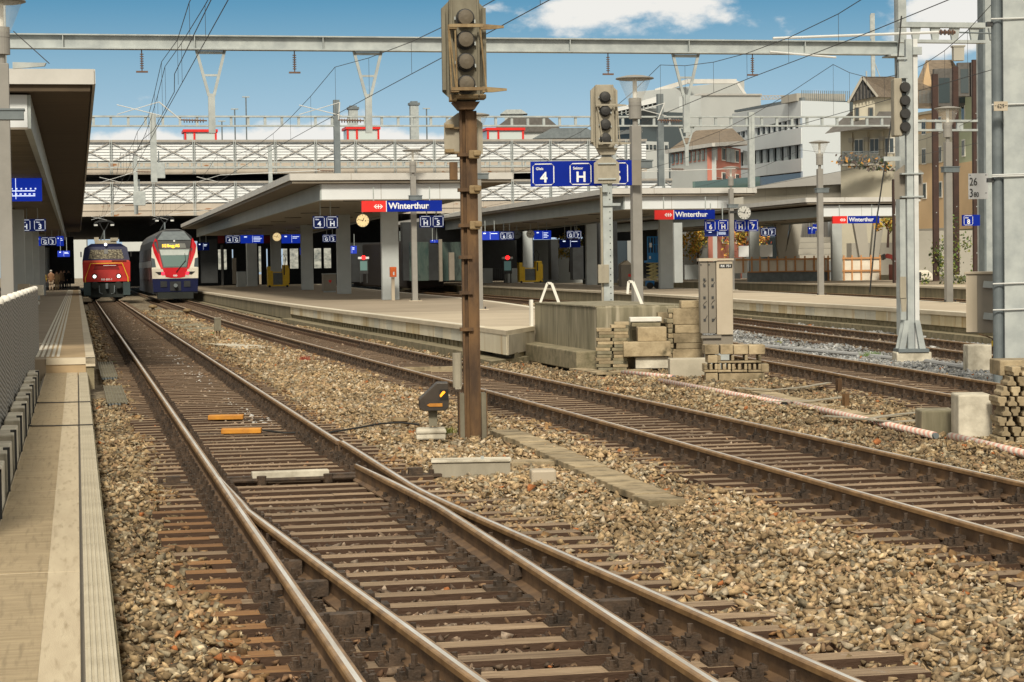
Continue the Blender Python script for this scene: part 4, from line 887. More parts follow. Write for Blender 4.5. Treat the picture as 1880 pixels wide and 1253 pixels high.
MB().box(X2(1103), X2(1112), -.2, -.09, Z2(354), Z2(340)).box(X2(1104), X2(1136), -.14, -.1, Z2(379), Z2(374)).build('bracket', M['galv'], s2)
MB().box(X2(1103)-.12, X2(1103)+.12, -.2, -.05, Z2(520), Z2(486)).build('side_box', M['sigbox2'], s2, bevel=.01)
# ------------------------------------------------------------------ the arrow marker and ground boxes
ds = px_root('dwarf_signal', 'dark wedge shaped marker lamp with orange stripe and arrow beside the rusty mast', 'marker lamp', 797, 806, 23.6, TH*.3); kk = 23.6/F
q = lambda px, py: ((px-797)*kk, (806-py)*kk)
MB().prism([q(770, 748), q(778, 753), q(818, 753), q(824, 747), q(824, 702), q(803, 702), q(770, 732)], -.16, .16).build('housing', M['darkcast'], ds, bevel=.008)
MB().prism([q(808, 733), q(823, 733), q(823, 714), q(808, 714)], -.166, -.162).build('window', M['black'], ds)
lm = bpy.data.materials.new('lit amber'); M['amber'] = mat('lit amber stripe', (1., .36, .02), emit=1.0)
MB().prism([q(808.5, 727), q(810, 728), q(818.5, 719), q(816, 716.5), q(813, 717.5), q(808, 724)], -.172, -.167).build('amber_stripe', M['amber'], ds)
MB().prism([q(784, 742), q(789, 745), q(812.5, 745), q(812.5, 739), q(789, 739)], -.170, -.162).build('arrow', M['amberbar'], ds)
MB().prism([q(788, 782), q(803, 782), q(804, 753), q(787, 753)], -.04, .04).build('stem', M['sigbox'], ds)
MB().prism([q(764, 806), q(818, 806), q(818, 794), q(764, 794)], -.14, .14).build('base', M['blockpale'], ds, bevel=.02)
MB().prism([q(763, 795), q(820, 795), q(818, 786), q(765, 786)], -.16, .16).build('lid', M['blockpale'], ds, bevel=.02)
tag(MB().path([gnd(770, 780, -.12), gnd(735, 776, -.08), gnd(700, 778, -.1), gnd(650, 787, -.12), gnd(600, 795, -.14), gnd(520, 795, -.12), gnd(482, 790, -.1)], .012, 8).build('cable', M['rubber']), 'thick black cable from the marker lamp across the ballast to the orange bars', 'cable')
tag(MB().lathe([(.09, -.1), (.09, .0), (.12, .02), (.11, .05), (.03, .06)], n=14).build('drain_cap', M['rustpale'], None, gnd(735, 775, -.16)), 'round rusty cap in the ballast beside the black cable', 'cap')
for x0, x1, py, lb in ((383, 447, 766, 'orange bar lying between the rails, farther of the two'), (407, 480, 791, 'orange bar lying between the rails, nearer of the two')):
    p = gnd((x0+x1)/2, py, -.12); w = (x1-x0)*p.y/F/2; r = thing('rail_sensor', lb, 'sensor bar', p, TH*.2, 'orange sensor bars')
    MB().box(-w, w, -.09, .09, -.03, .03).build('bar', M['amberbar'], r, bevel=.008); MB().box(-w-.3, -w, -.03, .03, -.05, -.03).build('clamp_rod', M['iron'], r); MB().box(w, w+.3, -.03, .03, -.05, -.03).build('clamp_rod', M['iron'], r)
r = px_root('cable_box', 'long low grey box with a lid, lying on ballast beyond the points', 'cable box', 866, 877, 19.6, .03); kb = 19.6/F; r.location.z += .015
MB().box(-72*kb, 71*kb, -.13, .13, 0, .145).build('box', M['sigbox2'], r, bevel=.004); MB().box(-74*kb, 73*kb, -.15, .15, .145, .165).build('lid', M['blockpale'], r, bevel=.004); MB().tube((20*kb, -.05, .165), (20*kb, -.05, .195), .018, n=6).build('knob', M['galv'], r)
r = px_root('connection_box', 'small rounded grey box in the ballast beside the slab path', 'junction box', 997, 902, 18.4, .1)
MB().box(-.115, .115, -.09, .09, .06, .20).build('cover', M['cabinet'], r, bevel=.02); MB().box(-.125, .125, -.1, .1, 0, .07).build('base', M['cabinet'], r, bevel=.01); MB().tube((.03, -.12, .05), (.03, -.08, .05), .018, n=8).build('gland', M['black'], r)
# slab covered cable path
s0_, t0_ = st(gnd(925, 797, -.16)); s1_, t1_ = st(gnd(1222, 930, -.16)); n = 16; pa = None
for i in range(n):
    u = (i+.5)/n; s, t = s0_+(s1_-s0_)*u, t0_+(t1_-t0_)*u; me_ = MB().box(-.16, .16, -.225, .225, -.06, 0)
    tag(me_.build('path_slab', M['block'], None, W(s, t, -.10+rnd(-.008, .008)), rz=TH+.02+rnd(-.03, .03), bevel=.006), 'flat concrete cover slab in the path leading away from the rusty mast', 'slab', 'cover slabs of the cable path')
tag(MB().box(-.45, .45, -.15, .15, -.08, 0).build('path_slab', M['block'], None, gnd(965, 846, -.13), rz=.1, bevel=.006), 'single cover slab joining the long grey box to the slab path', 'slab')
# ------------------------------------------------------------------ lamp posts
def lamp(label, px, py, d=None, z=PZ, base=True):
    p = gnd(px, py, z) if d is None else at(px, py, d)
    r = thing('lamp_post', label, 'lamp post', p, TH, 'platform lamp posts'); q = p.z if d is None else p.z
    h = 6.07
    MB().box(-.105, .105, -.105, .105, 0, 4.95).build('post', M['post'], r, bevel=.01)
    MB().tube((0, 0, 4.95), (0, 0, 5.1), .06, n=12).tube((0, 0, 5.1), (0, 0, 5.55), .135, n=20).tube((0, 0, 5.38), (0, 0, 5.41), .142, n=20).build('collar', M['post'], r)
    MB().tube((0, 0, 5.5), (0, 0, 5.98), .045, n=10).build('lamp_tube', M['white'], r)
    c = MB(); n = 20
    for i in range(n):
        a, b_ = 2*math.pi*i/n, 2*math.pi*(i+1)/n; r0, r1 = .14, .345
        c.poly([(r0*math.cos(a), r0*math.sin(a), 5.46), (r0*math.cos(b_), r0*math.sin(b_), 5.46), (r1*math.cos(b_), r1*math.sin(b_), 5.96), (r1*math.cos(a), r1*math.sin(a), 5.96)])
    c.build('glass_cone', M['clear'], r, smooth=True)
    MB().lathe([(.36, 5.955), (.41, 5.97), (.40, 5.995), (.2, 6.04), (.02, 6.06)], n=24).build('lamp_cap', M['post'], r, smooth=True)
    MB().box(-.17, .33, -.13, .13, 4.02, 4.17).box(-.19, .35, -.15, .15, 4.17, 4.20).build('speaker_box', M['galv_dark'], r)
    if base:
        MB().box(-.26, .26, -.18, .18, 0, .02).build('base_plate', M['coping'], r); b = MB()
        for x in (-.17, .17): b.tube((x, -.1, .02), (x, -.1, .09), .025, n=6)
        b.build('anchor_bolt', M['darkmetal'], r)
    return r
lamp('lamp post with a clear cone, standing alone before the nearest station name sign', 762, 553)
lamp('lamp post hidden behind the rusty mast, only its grey shaft showing', 880, 569)
lamp('tall close lamp post carrying the big blue platform direction board', 1171.5, 646, 48.).scale = (1.1, 1.1, 1.07)
lamp('lamp post with cone lamp in front of the smallest canopy', 1507, 543)
lamp('small lamp post behind the beige cabinet, beside the white clock', 1344, 533)
lamp('lamp post right of the steel signal mast, in front of the orange house', 1742, 556)
lamp('foreground post at the left edge with dark loudspeaker box', 17, 665, 34.)
r = thing('bracket_arm', 'short tapered steel arm with a thin stay at the top left post', 'bracket', at(24, 127, 33.8), 0); o = r.location
MB().prism([(0, 0), (.52, .035), (.55, .09), (0, .11)], -.03, .03).build('arm', M['galv'], r); MB().tube((.02, 0, .62), (.60, 0, .08), .008, n=5).build('stay', M['cable'], r)
# ------------------------------------------------------------------ ramp wall and the blocks stacked against it
ZG = -.2
rw = thing('ramp_wall', 'streaked dark concrete ramp wall with a lower footing, in the middle of the yard', 'wall', W(38.4, 9.8, ZG))
MB().box(.05, 1.95, 0, 5.5, 0, 1.2).build('wall', M['oldconc'], rw, bevel=.02)
MB().box(-.42, .05, -.2, 6.4, 0, .36).build('footing', M['moss'], rw, bevel=.02)
MB().box(-.06, .0, 5.42, 5.56, .3, 1.28).build('corner_post', M['white'], rw)
MB().box(.03, 1.97, .05, 5.52, 1.2, 1.225).build('wall_top', M['oldconc'], rw)
for (xa, ya), (xb, yb), (xc, yc), lb, d in (((992, 556), (1005, 520), (1027, 559), 'white bent handrail on the far corner of the ramp wall', 44.5), ((1152, 540), (1154, 517), (1181, 565), 'white bent handrail on the right of the ramp wall', 41.2)):
    r = thing('handrail', lb, 'handrail', at(xa, yc, d), 0); o = at(xa, yc, d)
    A_, B_, B2, C_ = [at(x, y, d)-o for x, y in ((xa, ya), (xb, yb), (xb+8, yb+1), (xc, yc))]
    MB().bar(A_, B_, .05, .05).build('rear_bar', M['white'], r); MB().bar(B_, B2, .05, .05).build('top_bar', M['white'], r); MB().bar(B2, C_, .06, .06).build('front_bar', M['white'], r)
def blk(px0, px1, py1, d, h, dep, label, m='block', name='concrete_block', group=None, holes=0, rz=0., bev=.012):
    p = at((px0+px1)/2, py1, d); w = (px1-px0)*d/F/2
    b = MB()
    if holes:
        n = 1+holes; tw = .05
        b.box(-w, w, 0, dep, 0, h*.28)
        for i in range(n+1): x = -w+(2*w-tw)*i/n; b.box(x, x+tw, 0, dep, h*.28, h)
    else: b.box(-w, w, 0, dep, 0, h)
    o = b.build(name, M[m], None, p, rz=rz, bevel=bev); return tag(o, label, 'concrete block' if 'slab' not in name else 'slab', group)
# pile of thin slabs
for i in range(15):
    d = 38.4; y1 = 681-i*6.0
    for j, (a, c) in enumerate(((1097, 1124), (1125, 1152))):
        if i > 12 and j == 0: continue
        jx = rnd(-3, 3); blk(a+jx, c+jx+rnd(-1, 1), y1+rnd(-.4, .4), d, .058, .5, 'rough thin slab in the tall pile leaning against the ramp wall', 'moss' if (i+j) % 3 == 1 else ('oldconc' if (i*2+j) % 5 == 0 else 'block'), 'thin_slab', 'thin slabs piled by the ramp wall', rz=rnd(-.06, .06), bev=.008)
for a, c, y, h, lb, m_, d in ((1146, 1165, 680, 25, 'dark block end under the row of three pale blocks', 'block', 39.9), (1167, 1229, 677, 21, 'pale stamped block at the bottom of the short pile', 'blockpale', 39.4), (1145, 1232, 655, 27, 'long tan block across the middle of the short pile', 'block', 39.3), (1171, 1224, 627, 26, 'square tan block second from the top of the short pile', 'block', 39.5),
         (1160, 1213, 600, 7, 'thin mossy slab under the pale lid of the short pile', 'moss', 40.2), (1157, 1215, 591, 8, 'clean pale slab lying on top of the short pile', 'white', 40.2), (1208, 1229, 594, 20, 'small tan block on top, between the short pile and the big stack', 'block', 40.6), (1160, 1235, 648, 44, 'dark block behind the short pile', 'moss', 40.7),
         (1230, 1300, 695, 36, 'big smooth concrete block lying before the beige cabinet', 'concrete', 38.6)):
    d = d-1.1 if a != 1230 else 36.1; blk(a, c, y, d, h*d/F, .45, lb, m_)
rows = [(552, 566, 1249, 1288), (566, 596, 1236, 1290), (596, 612, 1240, 1290), (612, 630, 1238, 1290), (630, 641, 1240, 1290), (641, 659, 1236, 1290)]
nm = ['topmost', 'second from the top', 'third from the top', 'fourth from the top', 'fifth from the top', 'bottommost']
for i, (y0, y1, a, c) in enumerate(rows):
    d = 38.9; blk(a+rnd(-2, 2), c, y1, d, (y1-y0-.5)*d/F, .5, nm[i]+' tan trough block of the big stack left of the beige cabinet', 'block')
for i in range(10):
    d = 38.8; blk(1226+rnd(-1.5, 2), 1236+rnd(-2, 1), 658-i*9.2, d, 8.2*d/F, .45, ['lowest', 'second lowest', 'third lowest', 'fourth lowest', 'fifth lowest', 'fifth highest', 'fourth highest', 'third highest', 'second highest', 'topmost'][i]+' notched trough end at the left edge of the big stack', 'moss' if i % 2 else 'block', 'trough_block', 'notched trough ends of the big stack', rz=rnd(-.1, .1))
d = 34.8
for i, (y1, h, items) in enumerate(((702, 17, [(1296, 1318, 0), (1320, 1404, 0)]), (684, 16, [(1293, 1318, 1), (1318, 1342, 1), (1344, 1372, 1), (1374, 1398, 1), (1398, 1412, 0)]), (667, 15, [(1300, 1318, 0), (1318, 1398, 2)]), (651, 18, [(1294, 1320, 0), (1323, 1346, 0), (1347, 1374, 0), (1375, 1405, 0)]))):
    for a, c, ho in items:
        lay = ['bottom', 'second', 'third', 'top'][i]
        blk(a, c, y1, d, (h-.6)*d/F, .42, ['leftmost', 'second', 'third', 'fourth', 'fifth'][items.index((a, c, ho))]+f' channel block in the {lay} layer of the stack below the beige cabinet', 'block', 'channel_block', 'channel blocks below the beige cabinet', ho, rnd(-.04, .04))
# right edge stack of cross shaped blocks
d = 22.1
for i in range(8):
    for j in range(3):
        a = 1831+j*19+(8 if i % 2 else 0); y1 = 820-i*18.5
        if i >= 6 and j < 1: continue
        p = at(a+8, y1, d); kk = d/F; b = MB(); w = 8.2*kk; h = 17.0*kk
        if (i+j) % 2: b.prism([(-w, 0), (w, 0), (w, h*.35), (w*.45, h*.55), (w*.45, h), (-w*.45, h), (-w*.45, h*.55), (-w, h*.35)], 0, .4)
        else: b.prism([(-w*.6, 0), (w*.6, 0), (w*.6, h*.3), (w, h*.45), (w, h), (-w, h), (-w, h*.45), (-w*.6, h*.3)], 0, .4)
        tag(b.build('profiled_block', M['block'], None, p+Vector((rnd(-.01, .01), rnd(-.04, .04), 0)), rz=rnd(-.05, .05), bevel=.008), ['lowest', 'second', 'third', 'fourth', 'fifth', 'sixth', 'seventh', 'top'][i]+' row of the rough stack at the right edge, '+['leftmost', 'middle', 'rightmost'][j]+' notched block', 'concrete block', 'notched blocks stacked at the right edge')
blk(1836, 1900, 690, 22.4, .17, .5, 'plain tan block lying on top of the rough stack at the right edge')
def post_block(px0, px1, y0, y1, d, lb, m='blockpale', dep=.5):
    p = at((px0+px1)/2, y1, d); w = (px1-px0)*d/F/2; h = (y1-y0)*d/F
    return tag(MB().box(-w, w, 0, dep, -.12, h).build('foundation_block', M[m], None, p, rz=-.05, bevel=.02), lb, 'concrete block', None)
post_block(1760, 1822, 725, 812, 22.6, 'tall pale concrete block left of the rough stack at the right edge')
post_block(1692, 1757, 754, 801, 23.4, 'brown stained lower concrete block left of the tall pale one', 'oldconc')
post_block(1777, 1821, 634, 684, 36.3, 'pale concrete block below the grey switch cabinet')
# ------------------------------------------------------------------ beige cabinet RK 751
D3 = 37.9; k3 = D3/F; cb_ = px_root('relay_cabinet', 'beige steel cabinet with the black number plate, on a post behind the channel blocks', 'cabinet', 1318, 690, D3, 0)
x3 = lambda px: (px-1318)*k3; z3 = lambda py: (690-py)*k3
MB().box(x3(1317), x3(1347), -.02, .32, z3(615), z3(479)).build('side_panel', M['cabinet'], cb_, bevel=.01)
for a, c in ((1287, 1301.6), (1302.4, 1316)): MB().box(x3(a), x3(c), -.01, .32, z3(612), z3(480)).build('door', M['cabinet_dark'], cb_, bevel=.008)
MB().box(x3(1285), x3(1318), -.05, .36, z3(479.5), z3(474)).box(x3(1318), x3(1349), -.05, .36, z3(478.5), z3(475)).build('roof', M['cabinet'], cb_)
MB().box(x3(1292), x3(1347), .03, .3, z3(640), z3(616)).box(x3(1288), x3(1325), -.03, .05, z3(621), z3(616)).build('leg_frame', M['cabinet_dark'], cb_); MB().box(x3(1296), x3(1344), .05, .3, 0, z3(638)).build('leg', M['galv'], cb_)
MB().box(x3(1322.5), x3(1346), -.028, -.02, z3(492.5), z3(485)).build('number_plate', M['black'], cb_); text('RK 751', .046, M['signwhite'], cb_, (x3(1334.5), -.030, z3(491)), bold=.02)
b = MB()
for a in (1294, 1309):
    for y in (516, 527, 549, 566, 590): b.box(x3(a)-.012, x3(a+1)+.02, -.02, -.008, z3(y), z3(y)+.05)
    b.tube((x3(a-5), -.02, z3(486)), (x3(a-5), -.012, z3(486)), .014, n=8)
b.build('hinge', M['darkmetal'], cb_)
for px, py, s_ in ((1295, 520, 1), (1310, 523, -1), (1295, 558, 1), (1310, 556, 1), (1296, 584, -1), (1311, 588, -1)):
    MB().path([(x3(px)-.03, -.013, z3(py)-.03), (x3(px)+.0, -.015, z3(py)+.02*s_), (x3(px)+.04, -.013, z3(py)+.05)], .005, 4).build('scratch', M['black'], cb_)
# low box on two legs between the left tracks
p = gnd(400, 622, -.2); r = thing('trackside_box', 'small rusty steel box on two thin legs between the left tracks', 'trackside box', p); u_ = p.y/F
MB().box(-6*u_, 6*u_, -.1, .1, 14*u_, 37*u_).build('box', M['sigbox'], r, bevel=.01); MB().box(-6.5*u_, 6.5*u_, -.12, .12, 37*u_, 38.5*u_).build('lid', M['sigbox2'], r)
for x in (-3.2, 2.2): MB().box(x*u_, (x+2)*u_, -.02, .02, 0, 14*u_).build('leg', M['rust'], r)
for px, py, lb in ((344, 580, 'rusty mushroom shaped marker nearer the middle platform'), (281, 573, 'rusty mushroom shaped marker close to the left rails'), (1024, 672, 'rusty mushroom shaped cap in front of the ramp wall footing')):
    p = gnd(px, py, -.22); u_ = p.y/F; r = thing('ground_marker', lb, 'marker', p, 0, 'mushroom markers'); MB().tube((0, 0, 0), (0, 0, 8*u_), 3*u_, n=10).build('stem', M['rust'], r); MB().lathe([(3*u_, 7*u_), (8*u_, 8*u_), (8.5*u_, 10.5*u_), (5*u_, 13*u_), (.5*u_, 13.5*u_)], n=14).build('cap', M['rustpale'], r, smooth=True)
# flat slabs lying between the left tracks
for i, (px, py, w, l) in enumerate(((300, 580, .5, 1.6), (322, 588, .5, 1.6), (345, 596, .5, 1.5), (372, 603, .6, 1.4), (330, 571, .5, 1.5))):
    tag(MB().box(-w, w, -l, l, -.06, .0).build('cover_slab', M['oldconc'], None, gnd(px, py, -.13), rz=TH+.05, bevel=.01), 'grey cover slab lying flat between the left tracks', 'slab', 'cover slabs between the left tracks')
tag(MB().prism([(-.5, -1.8), (.1, -2.2), (.45, -1.7), (.3, 1.2), (-.3, 2.0)], -.02, 0, 'z').build('pale_sheet', M['blockpale'], None, gnd(438, 634, -.13), rz=TH+.2), 'pale patch of sheeting on the ballast behind the small box on legs', 'sheet')
tag(MB().box(-.8, .8, -.12, .12, -.1, 0).build('timber_offcut', M['block'], None, gnd(783, 674, -.08), rz=.05), 'short pale plank between the rails left of the rusty mast', 'plank')
# ------------------------------------------------------------------ red and white protective tubes, steel strips
def stripe():
    m = bpy.data.materials.new('red and white spiral tube'); m.use_nodes = True; t = m.node_tree; n = t.nodes; l = t.links; bb = n['Principled BSDF']; bb.inputs['Roughness'].default_value = .5
    tc_ = n.new('ShaderNodeTexCoord'); wv = n.new('ShaderNodeTexWave'); wv.inputs['Scale'].default_value = 3.0; wv.bands_direction = 'X'; mp = n.new('ShaderNodeMapping'); mp.inputs['Rotation'].default_value = (0, .75, 0); l.new(tc_.outputs['Object'], mp.inputs[0]); l.new(mp.outputs[0], wv.inputs[0])
    r = n.new('ShaderNodeValToRGB'); l.new(wv.outputs[1], r.inputs[0]); e = r.color_ramp.elements; e[0].position = .42; e[0].color = (.62, .34, .28, 1); e[1].position = .58; e[1].color = (.66, .61, .54, 1); l.new(r.outputs[0], bb.inputs['Base Color']); return m
M['spiral'] = stripe()
for (a, y0), (c, y1), lb in (((1145, 684), (1236, 693), 'short red and white spiral tube on the ballast beside the channel blocks'), ((1212, 699), (1440, 742), 'long red and white spiral tube from the channel blocks towards the steel strips'), ((1400, 729), (1716, 800), 'red and white spiral tube ending before the brown stained block'), ((1746, 801), (1905, 839), 'red and white spiral tube leaving the picture at the right edge')):
    p, q_ = gnd(a, y0, -.14), gnd(c, y1, -.14); v = q_-p; ang = math.atan2(v.y, v.x); L2 = v.length; b = MB(); b.tube((0, 0, 0), (L2, 0, 0), .042, n=14)
    r = thing('spiral_tube', lb, 'cable tube', p, ang, 'spiral tubes'); b.build('tube', M['spiral'], r, smooth=True); MB().tube((L2, 0, 0), (L2+.05, 0, 0), .034, n=12).tube((-.04, 0, 0), (0, 0, 0), .034, n=12).build('end_cap', M['galv_dark'], r)
for pts, lb in ((((1350, 712), (1420, 716), (1475, 711), (1522, 703)), 'upper flat steel strip bowed over the ballast'), (((1405, 738), (1450, 737), (1500, 735), (1560, 728)), 'middle flat steel strip bowed over the ballast'), (((1515, 764), (1570, 768), (1640, 775), (1700, 771)), 'lower flat steel strip reaching the brown stained block'), (((1590, 770), (1640, 762), (1690, 757)), 'short steel strip slanting up to the brown stained block')):
    b = MB(); P_ = [gnd(x, y, -.10) for x, y in pts]
    for u0, u1 in zip(P_[:-1], P_[1:]): b.bar(u0, u1, .10, .012)
    tag(b.build('steel_strip', M['sigbox2']), lb, 'steel strip', 'steel strips on the ballast')
for px, py, lb in ((1553, 756, 'short brown steel stub standing in the ballast, nearer one'), (1540, 724, 'short brown steel stub standing in the ballast, farther one')):
    p = gnd(px, py, -.2); tag(MB().box(-.04, .04, -.03, -.02, 0, .24).box(-.04, .04, .02, .03, 0, .24).box(-.006, .006, -.02, .02, 0, .24).build('steel_stub', M['rust'], None, p, rz=.5), lb, 'stub')
for pts, lb in ((((1380, 715), (1430, 730), (1500, 745), (1580, 765), (1660, 768)), 'brown plank path under the steel strips'), (((1060, 678), (1110, 686), (1180, 680)), 'weathered plank lying before the slab pile')):
    b = MB(); P_ = [gnd(x, y, -.15) for x, y in pts]
    for u0, u1 in zip(P_[:-1], P_[1:]): b.bar(u0, u1, .32, .04)
    tag(b.build('plank', M['block']), lb, 'plank')
for pts, rr, lb in ((((1400, 636), (1500, 645), (1600, 654), (1650, 660)), .05, 'grey plastic pipe lying along the grey ballast strip'), (((1700, 664), (1745, 671), (1778, 676)), .05, 'grey pipe between the signal foundation and the pale block')):
    tag(MB().path([gnd(x, y, -.13) for x, y in pts], rr, 8).build('pipe', M['greypipe']), lb, 'pipe')
# ------------------------------------------------------------------ steel mast with side-on signal
D4 = 40.2; k4 = D4/F; ms = px_root('signal_mast', 'blue grey steel mast with a signal seen from the side, on two concrete blocks', 'signal mast', 1672, 668, D4, 0)
x4 = lambda px, l_=0: (px-1672+l_)*k4; z4 = lambda py: (668-py)*k4
MB().box(x4(1642), x4(1706), -.25, .25, -.1, z4(646)).build('foundation', M['blockpale'], ms, bevel=.02)
MB().box(x4(1645), x4(1701), -.28, .28, z4(646), z4(640)).build('base_plate', M['galv_dark'], ms)
for x_, y_ in ((-.2, -.18), (.2, -.18), (-.2, .18), (.2, .18)): b = MB(); b.hexa([(x_-.06, y_-.02, z4(640)), (x_+.06, y_-.02, z4(640)), (x_+.06, y_+.02, z4(640)), (x_-.06, y_+.02, z4(640)), (x_*.5-.05, y_-.02, z4(588)), (x_*.5+.05, y_-.02, z4(588)), (x_*.5+.05, y_+.02, z4(588)), (x_*.5-.05, y_+.02, z4(588))]); b.build('foot_gusset', M['galv'], ms)
lean = .0
MB().box(x4(1666), x4(1678), -.09, .09, z4(640), z4(75)).build('mast', M['galv'], ms); MB().box(x4(1679), x4(1687), -.1, .02, z4(640), z4(75)).build('front_flange', M['arm'], ms)
MB().box(x4(1651), x4(1662), -.16, -.10, z4(547), z4(508)).prism([(x4(1654), z4(572)), (x4(1662), z4(572)), (x4(1663), z4(547)), (x4(1652), z4(547))], -.14, -.1).build('splice_plate', M['sigbox2'], ms)
MB().box(x4(1637, 6), x4(1652, 6), -.12, .22, z4(251), z4(146)).build('signal_housing', M['sigbox2'], ms, bevel=.02)
MB().prism([(x4(1650, 6), z4(252)), (x4(1668, 6), z4(247)), (x4(1668, 6), z4(148)), (x4(1650, 6), z4(146))], -.02, .0).build('signal_face', M['galv'], ms)
for i in range(4):
    q_ = MB(); q_.lathe([(.105, -.02), (.105, -.16), (.09, -.2), (.03, -.2)], x4(1657, 6), z4(163+i*24), 20, 'y'); q_.build('lamp_hood', M['lens'], ms); MB().box(x4(1648, 6), x4(1651, 6), -.16, -.13, z4(163+i*24), z4(160+i*24)).build('catch', M['signwhite'], ms)
MB().prism(o8(x4(1641, 6), x4(1693, 6), z4(366), z4(303), .14), .12, .135).build('background_plate', M['cabinet_dark'], ms)
for py in (320, 362): MB().box(x4(1650, 6), x4(1690, 6), -.13, .12, z4(py)-.015, z4(py)+.015).build('plate_clamp', M['galv'], ms)
MB().box(x4(1672, 6), x4(1688, 6), -.16, -.1, z4(104), z4(90)).build('head_box', M['galv'], ms); MB().box(x4(1647, 6), x4(1663, 6), -.1, .1, z4(146), z4(116)).box(x4(1644, 6), x4(1662, 6), -.13, -.1, z4(112), z4(108)).build('upper_bracket', M['galv'], ms)
MB().box(x4(1619, 6), x4(1650, 6), -.05, .0, z4(296), z4(288)).build('cross_arm', M['galv'], ms)
MB().box(x4(1681, 6), x4(1684, 6), -.13, -.1, z4(515), z4(500)).build('latch', M['black'], ms)
# ------------------------------------------------------------------ thick post at the right edge, its cabinet and boards
D5 = 31.; k5 = D5/F; bp_ = px_root('thick_post', 'thick grey steel post with a dark pipe, cut off by the right edge', 'post', 1840, 692, D5, 0)
x5 = lambda px: (px-1840)*k5; z5 = lambda py: (692-py)*k5
MB().box(x5(1845), x5(1905), -.02, .45, -.3, z5(-60)).build('box_column', M['galv'], bp_)
MB().tube((x5(1835.5), .08, -.3), (x5(1835.5), .08, z5(-60)), 9.5*k5, n=18).build('dark_pipe', M['galv_dark'], bp_)
for py in (38, 194, 322, 325, 521, 569): MB().tube((x5(1822), -.06, z5(py)), (x5(1910), -.04, z5(py)+.01), .012, n=6).build('strap', M['arm'], bp_)
for py in (50, 335): MB().box(x5(1816), x5(1827), .0, .1, z5(py), z5(py-8)).build('bracket', M['darkmetal'], bp_)
p5 = px_root('portal_post', 'pale galvanised post with a dark edge, just left of the thick post', 'post', 1815, 560, 62., TH); kq = 62./F
MB().box(-11*kq, 11*kq, -.1, .1, -2.5, 600*kq).build('shaft', M['galv'], p5); MB().box(-13*kq, -9*kq, -.2, .2, -2.5, 600*kq).build('dark_flange', M['galv_dark'], p5)
r = px_root('number_plate', 'small plate with a number strapped high on the dark pipe', 'sign', 1837, 204, 30.7, 0); kq = 30.7/F
MB().box(-12.5*kq, 13*kq, -.01, .01, 0, 17*kq).build('plate', M['cabinet'], r, bevel=.002); text('629', 8*kq, M['black'], r, (0, -.013, 5*kq), sx=.8)
for x in (-9.5, 9.5): MB().box(x*kq-.012, x*kq+.012, -.015, -.01, 9*kq, 10*kq).build('fixing', M['black'], r)
r = px_root('distance_board', 'white board with black numbers beside the thick post', 'sign', 1796, 366, 34., 0); kq = 34./F
MB().box(-18*kq, 18*kq, -.008, .008, 0, 47*kq).build('board', M['signwhite'], r, bevel=.003)
text('26', 15*kq, M['black'], r, (-9*kq, -.012, 25*kq), sx=.72); text('3', 16*kq, M['black'], r, (-13*kq, -.012, 4*kq), sx=.72); text('80', 9.5*kq, M['black'], r, (-3.8*kq, -.012, 4*kq), sx=.72)
for x, z in ((-15, 44), (14, 44), (14, 11)): MB().tube((x*kq, -.014, z*kq), (x*kq, -.008, z*kq), 1.1*kq, n=8).build('screw', M['galv_dark'], r)
MB().box(-3*kq, 8*kq, .008, .03, 12*kq, 15*kq).build('rear_bracket', M['galv'], r)
r = px_root('platform_sign', 'blue board with white number eight on the pale post at the right', 'sign', 1783, 415, 60., TH); kq = 60./F
MB().box(-17*kq, 16*kq, -.05, .05, 0, 20*kq).build('board', M['blue'], r); SIGN8 = (r, kq)
r = px_root('switch_cabinet', 'brown grey switch cabinet bracketed to the thick post', 'cabinet', 1800, 612, 32.6, -.35); kq = 32.6/F
MB().box(-25*kq, 26*kq, -.02, .42, 0, 108*kq).build('body', M['cabinet_dark'], r, bevel=.01); MB().box(-28*kq, 28*kq, -.05, .46, 108*kq, 113*kq).build('roof', M['cabinet'], r, bevel=.01)
MB().box(-25*kq, -5*kq, -.035, -.02, 2*kq, 106*kq).build('door', M['cabinet'], r)
for z in (84, 26): MB().prism([(6*kq, z*kq), (27*kq, (z-2)*kq), (27*kq, (z+10)*kq), (8*kq, (z+12)*kq)], -.1, -.03).build('bracket', M['galv'], r)
tag(MB().path([at(1798, 614, 32), at(1812, 618, 31.8), at(1822, 622, 31.8), at(1824, 640, 31.8), at(1824, 690, 31.8)], .012, 6).build('conduit', M['rust']), 'thin brown conduit dropping from the switch cabinet beside the thick post', 'pipe')
tag(MB().tube(at(1823, 626, 31.75), at(1823, 636, 31.75), .022, n=8).build('cable_marker', M['yellow']), 'small yellow sleeve on the brown conduit', 'marker')
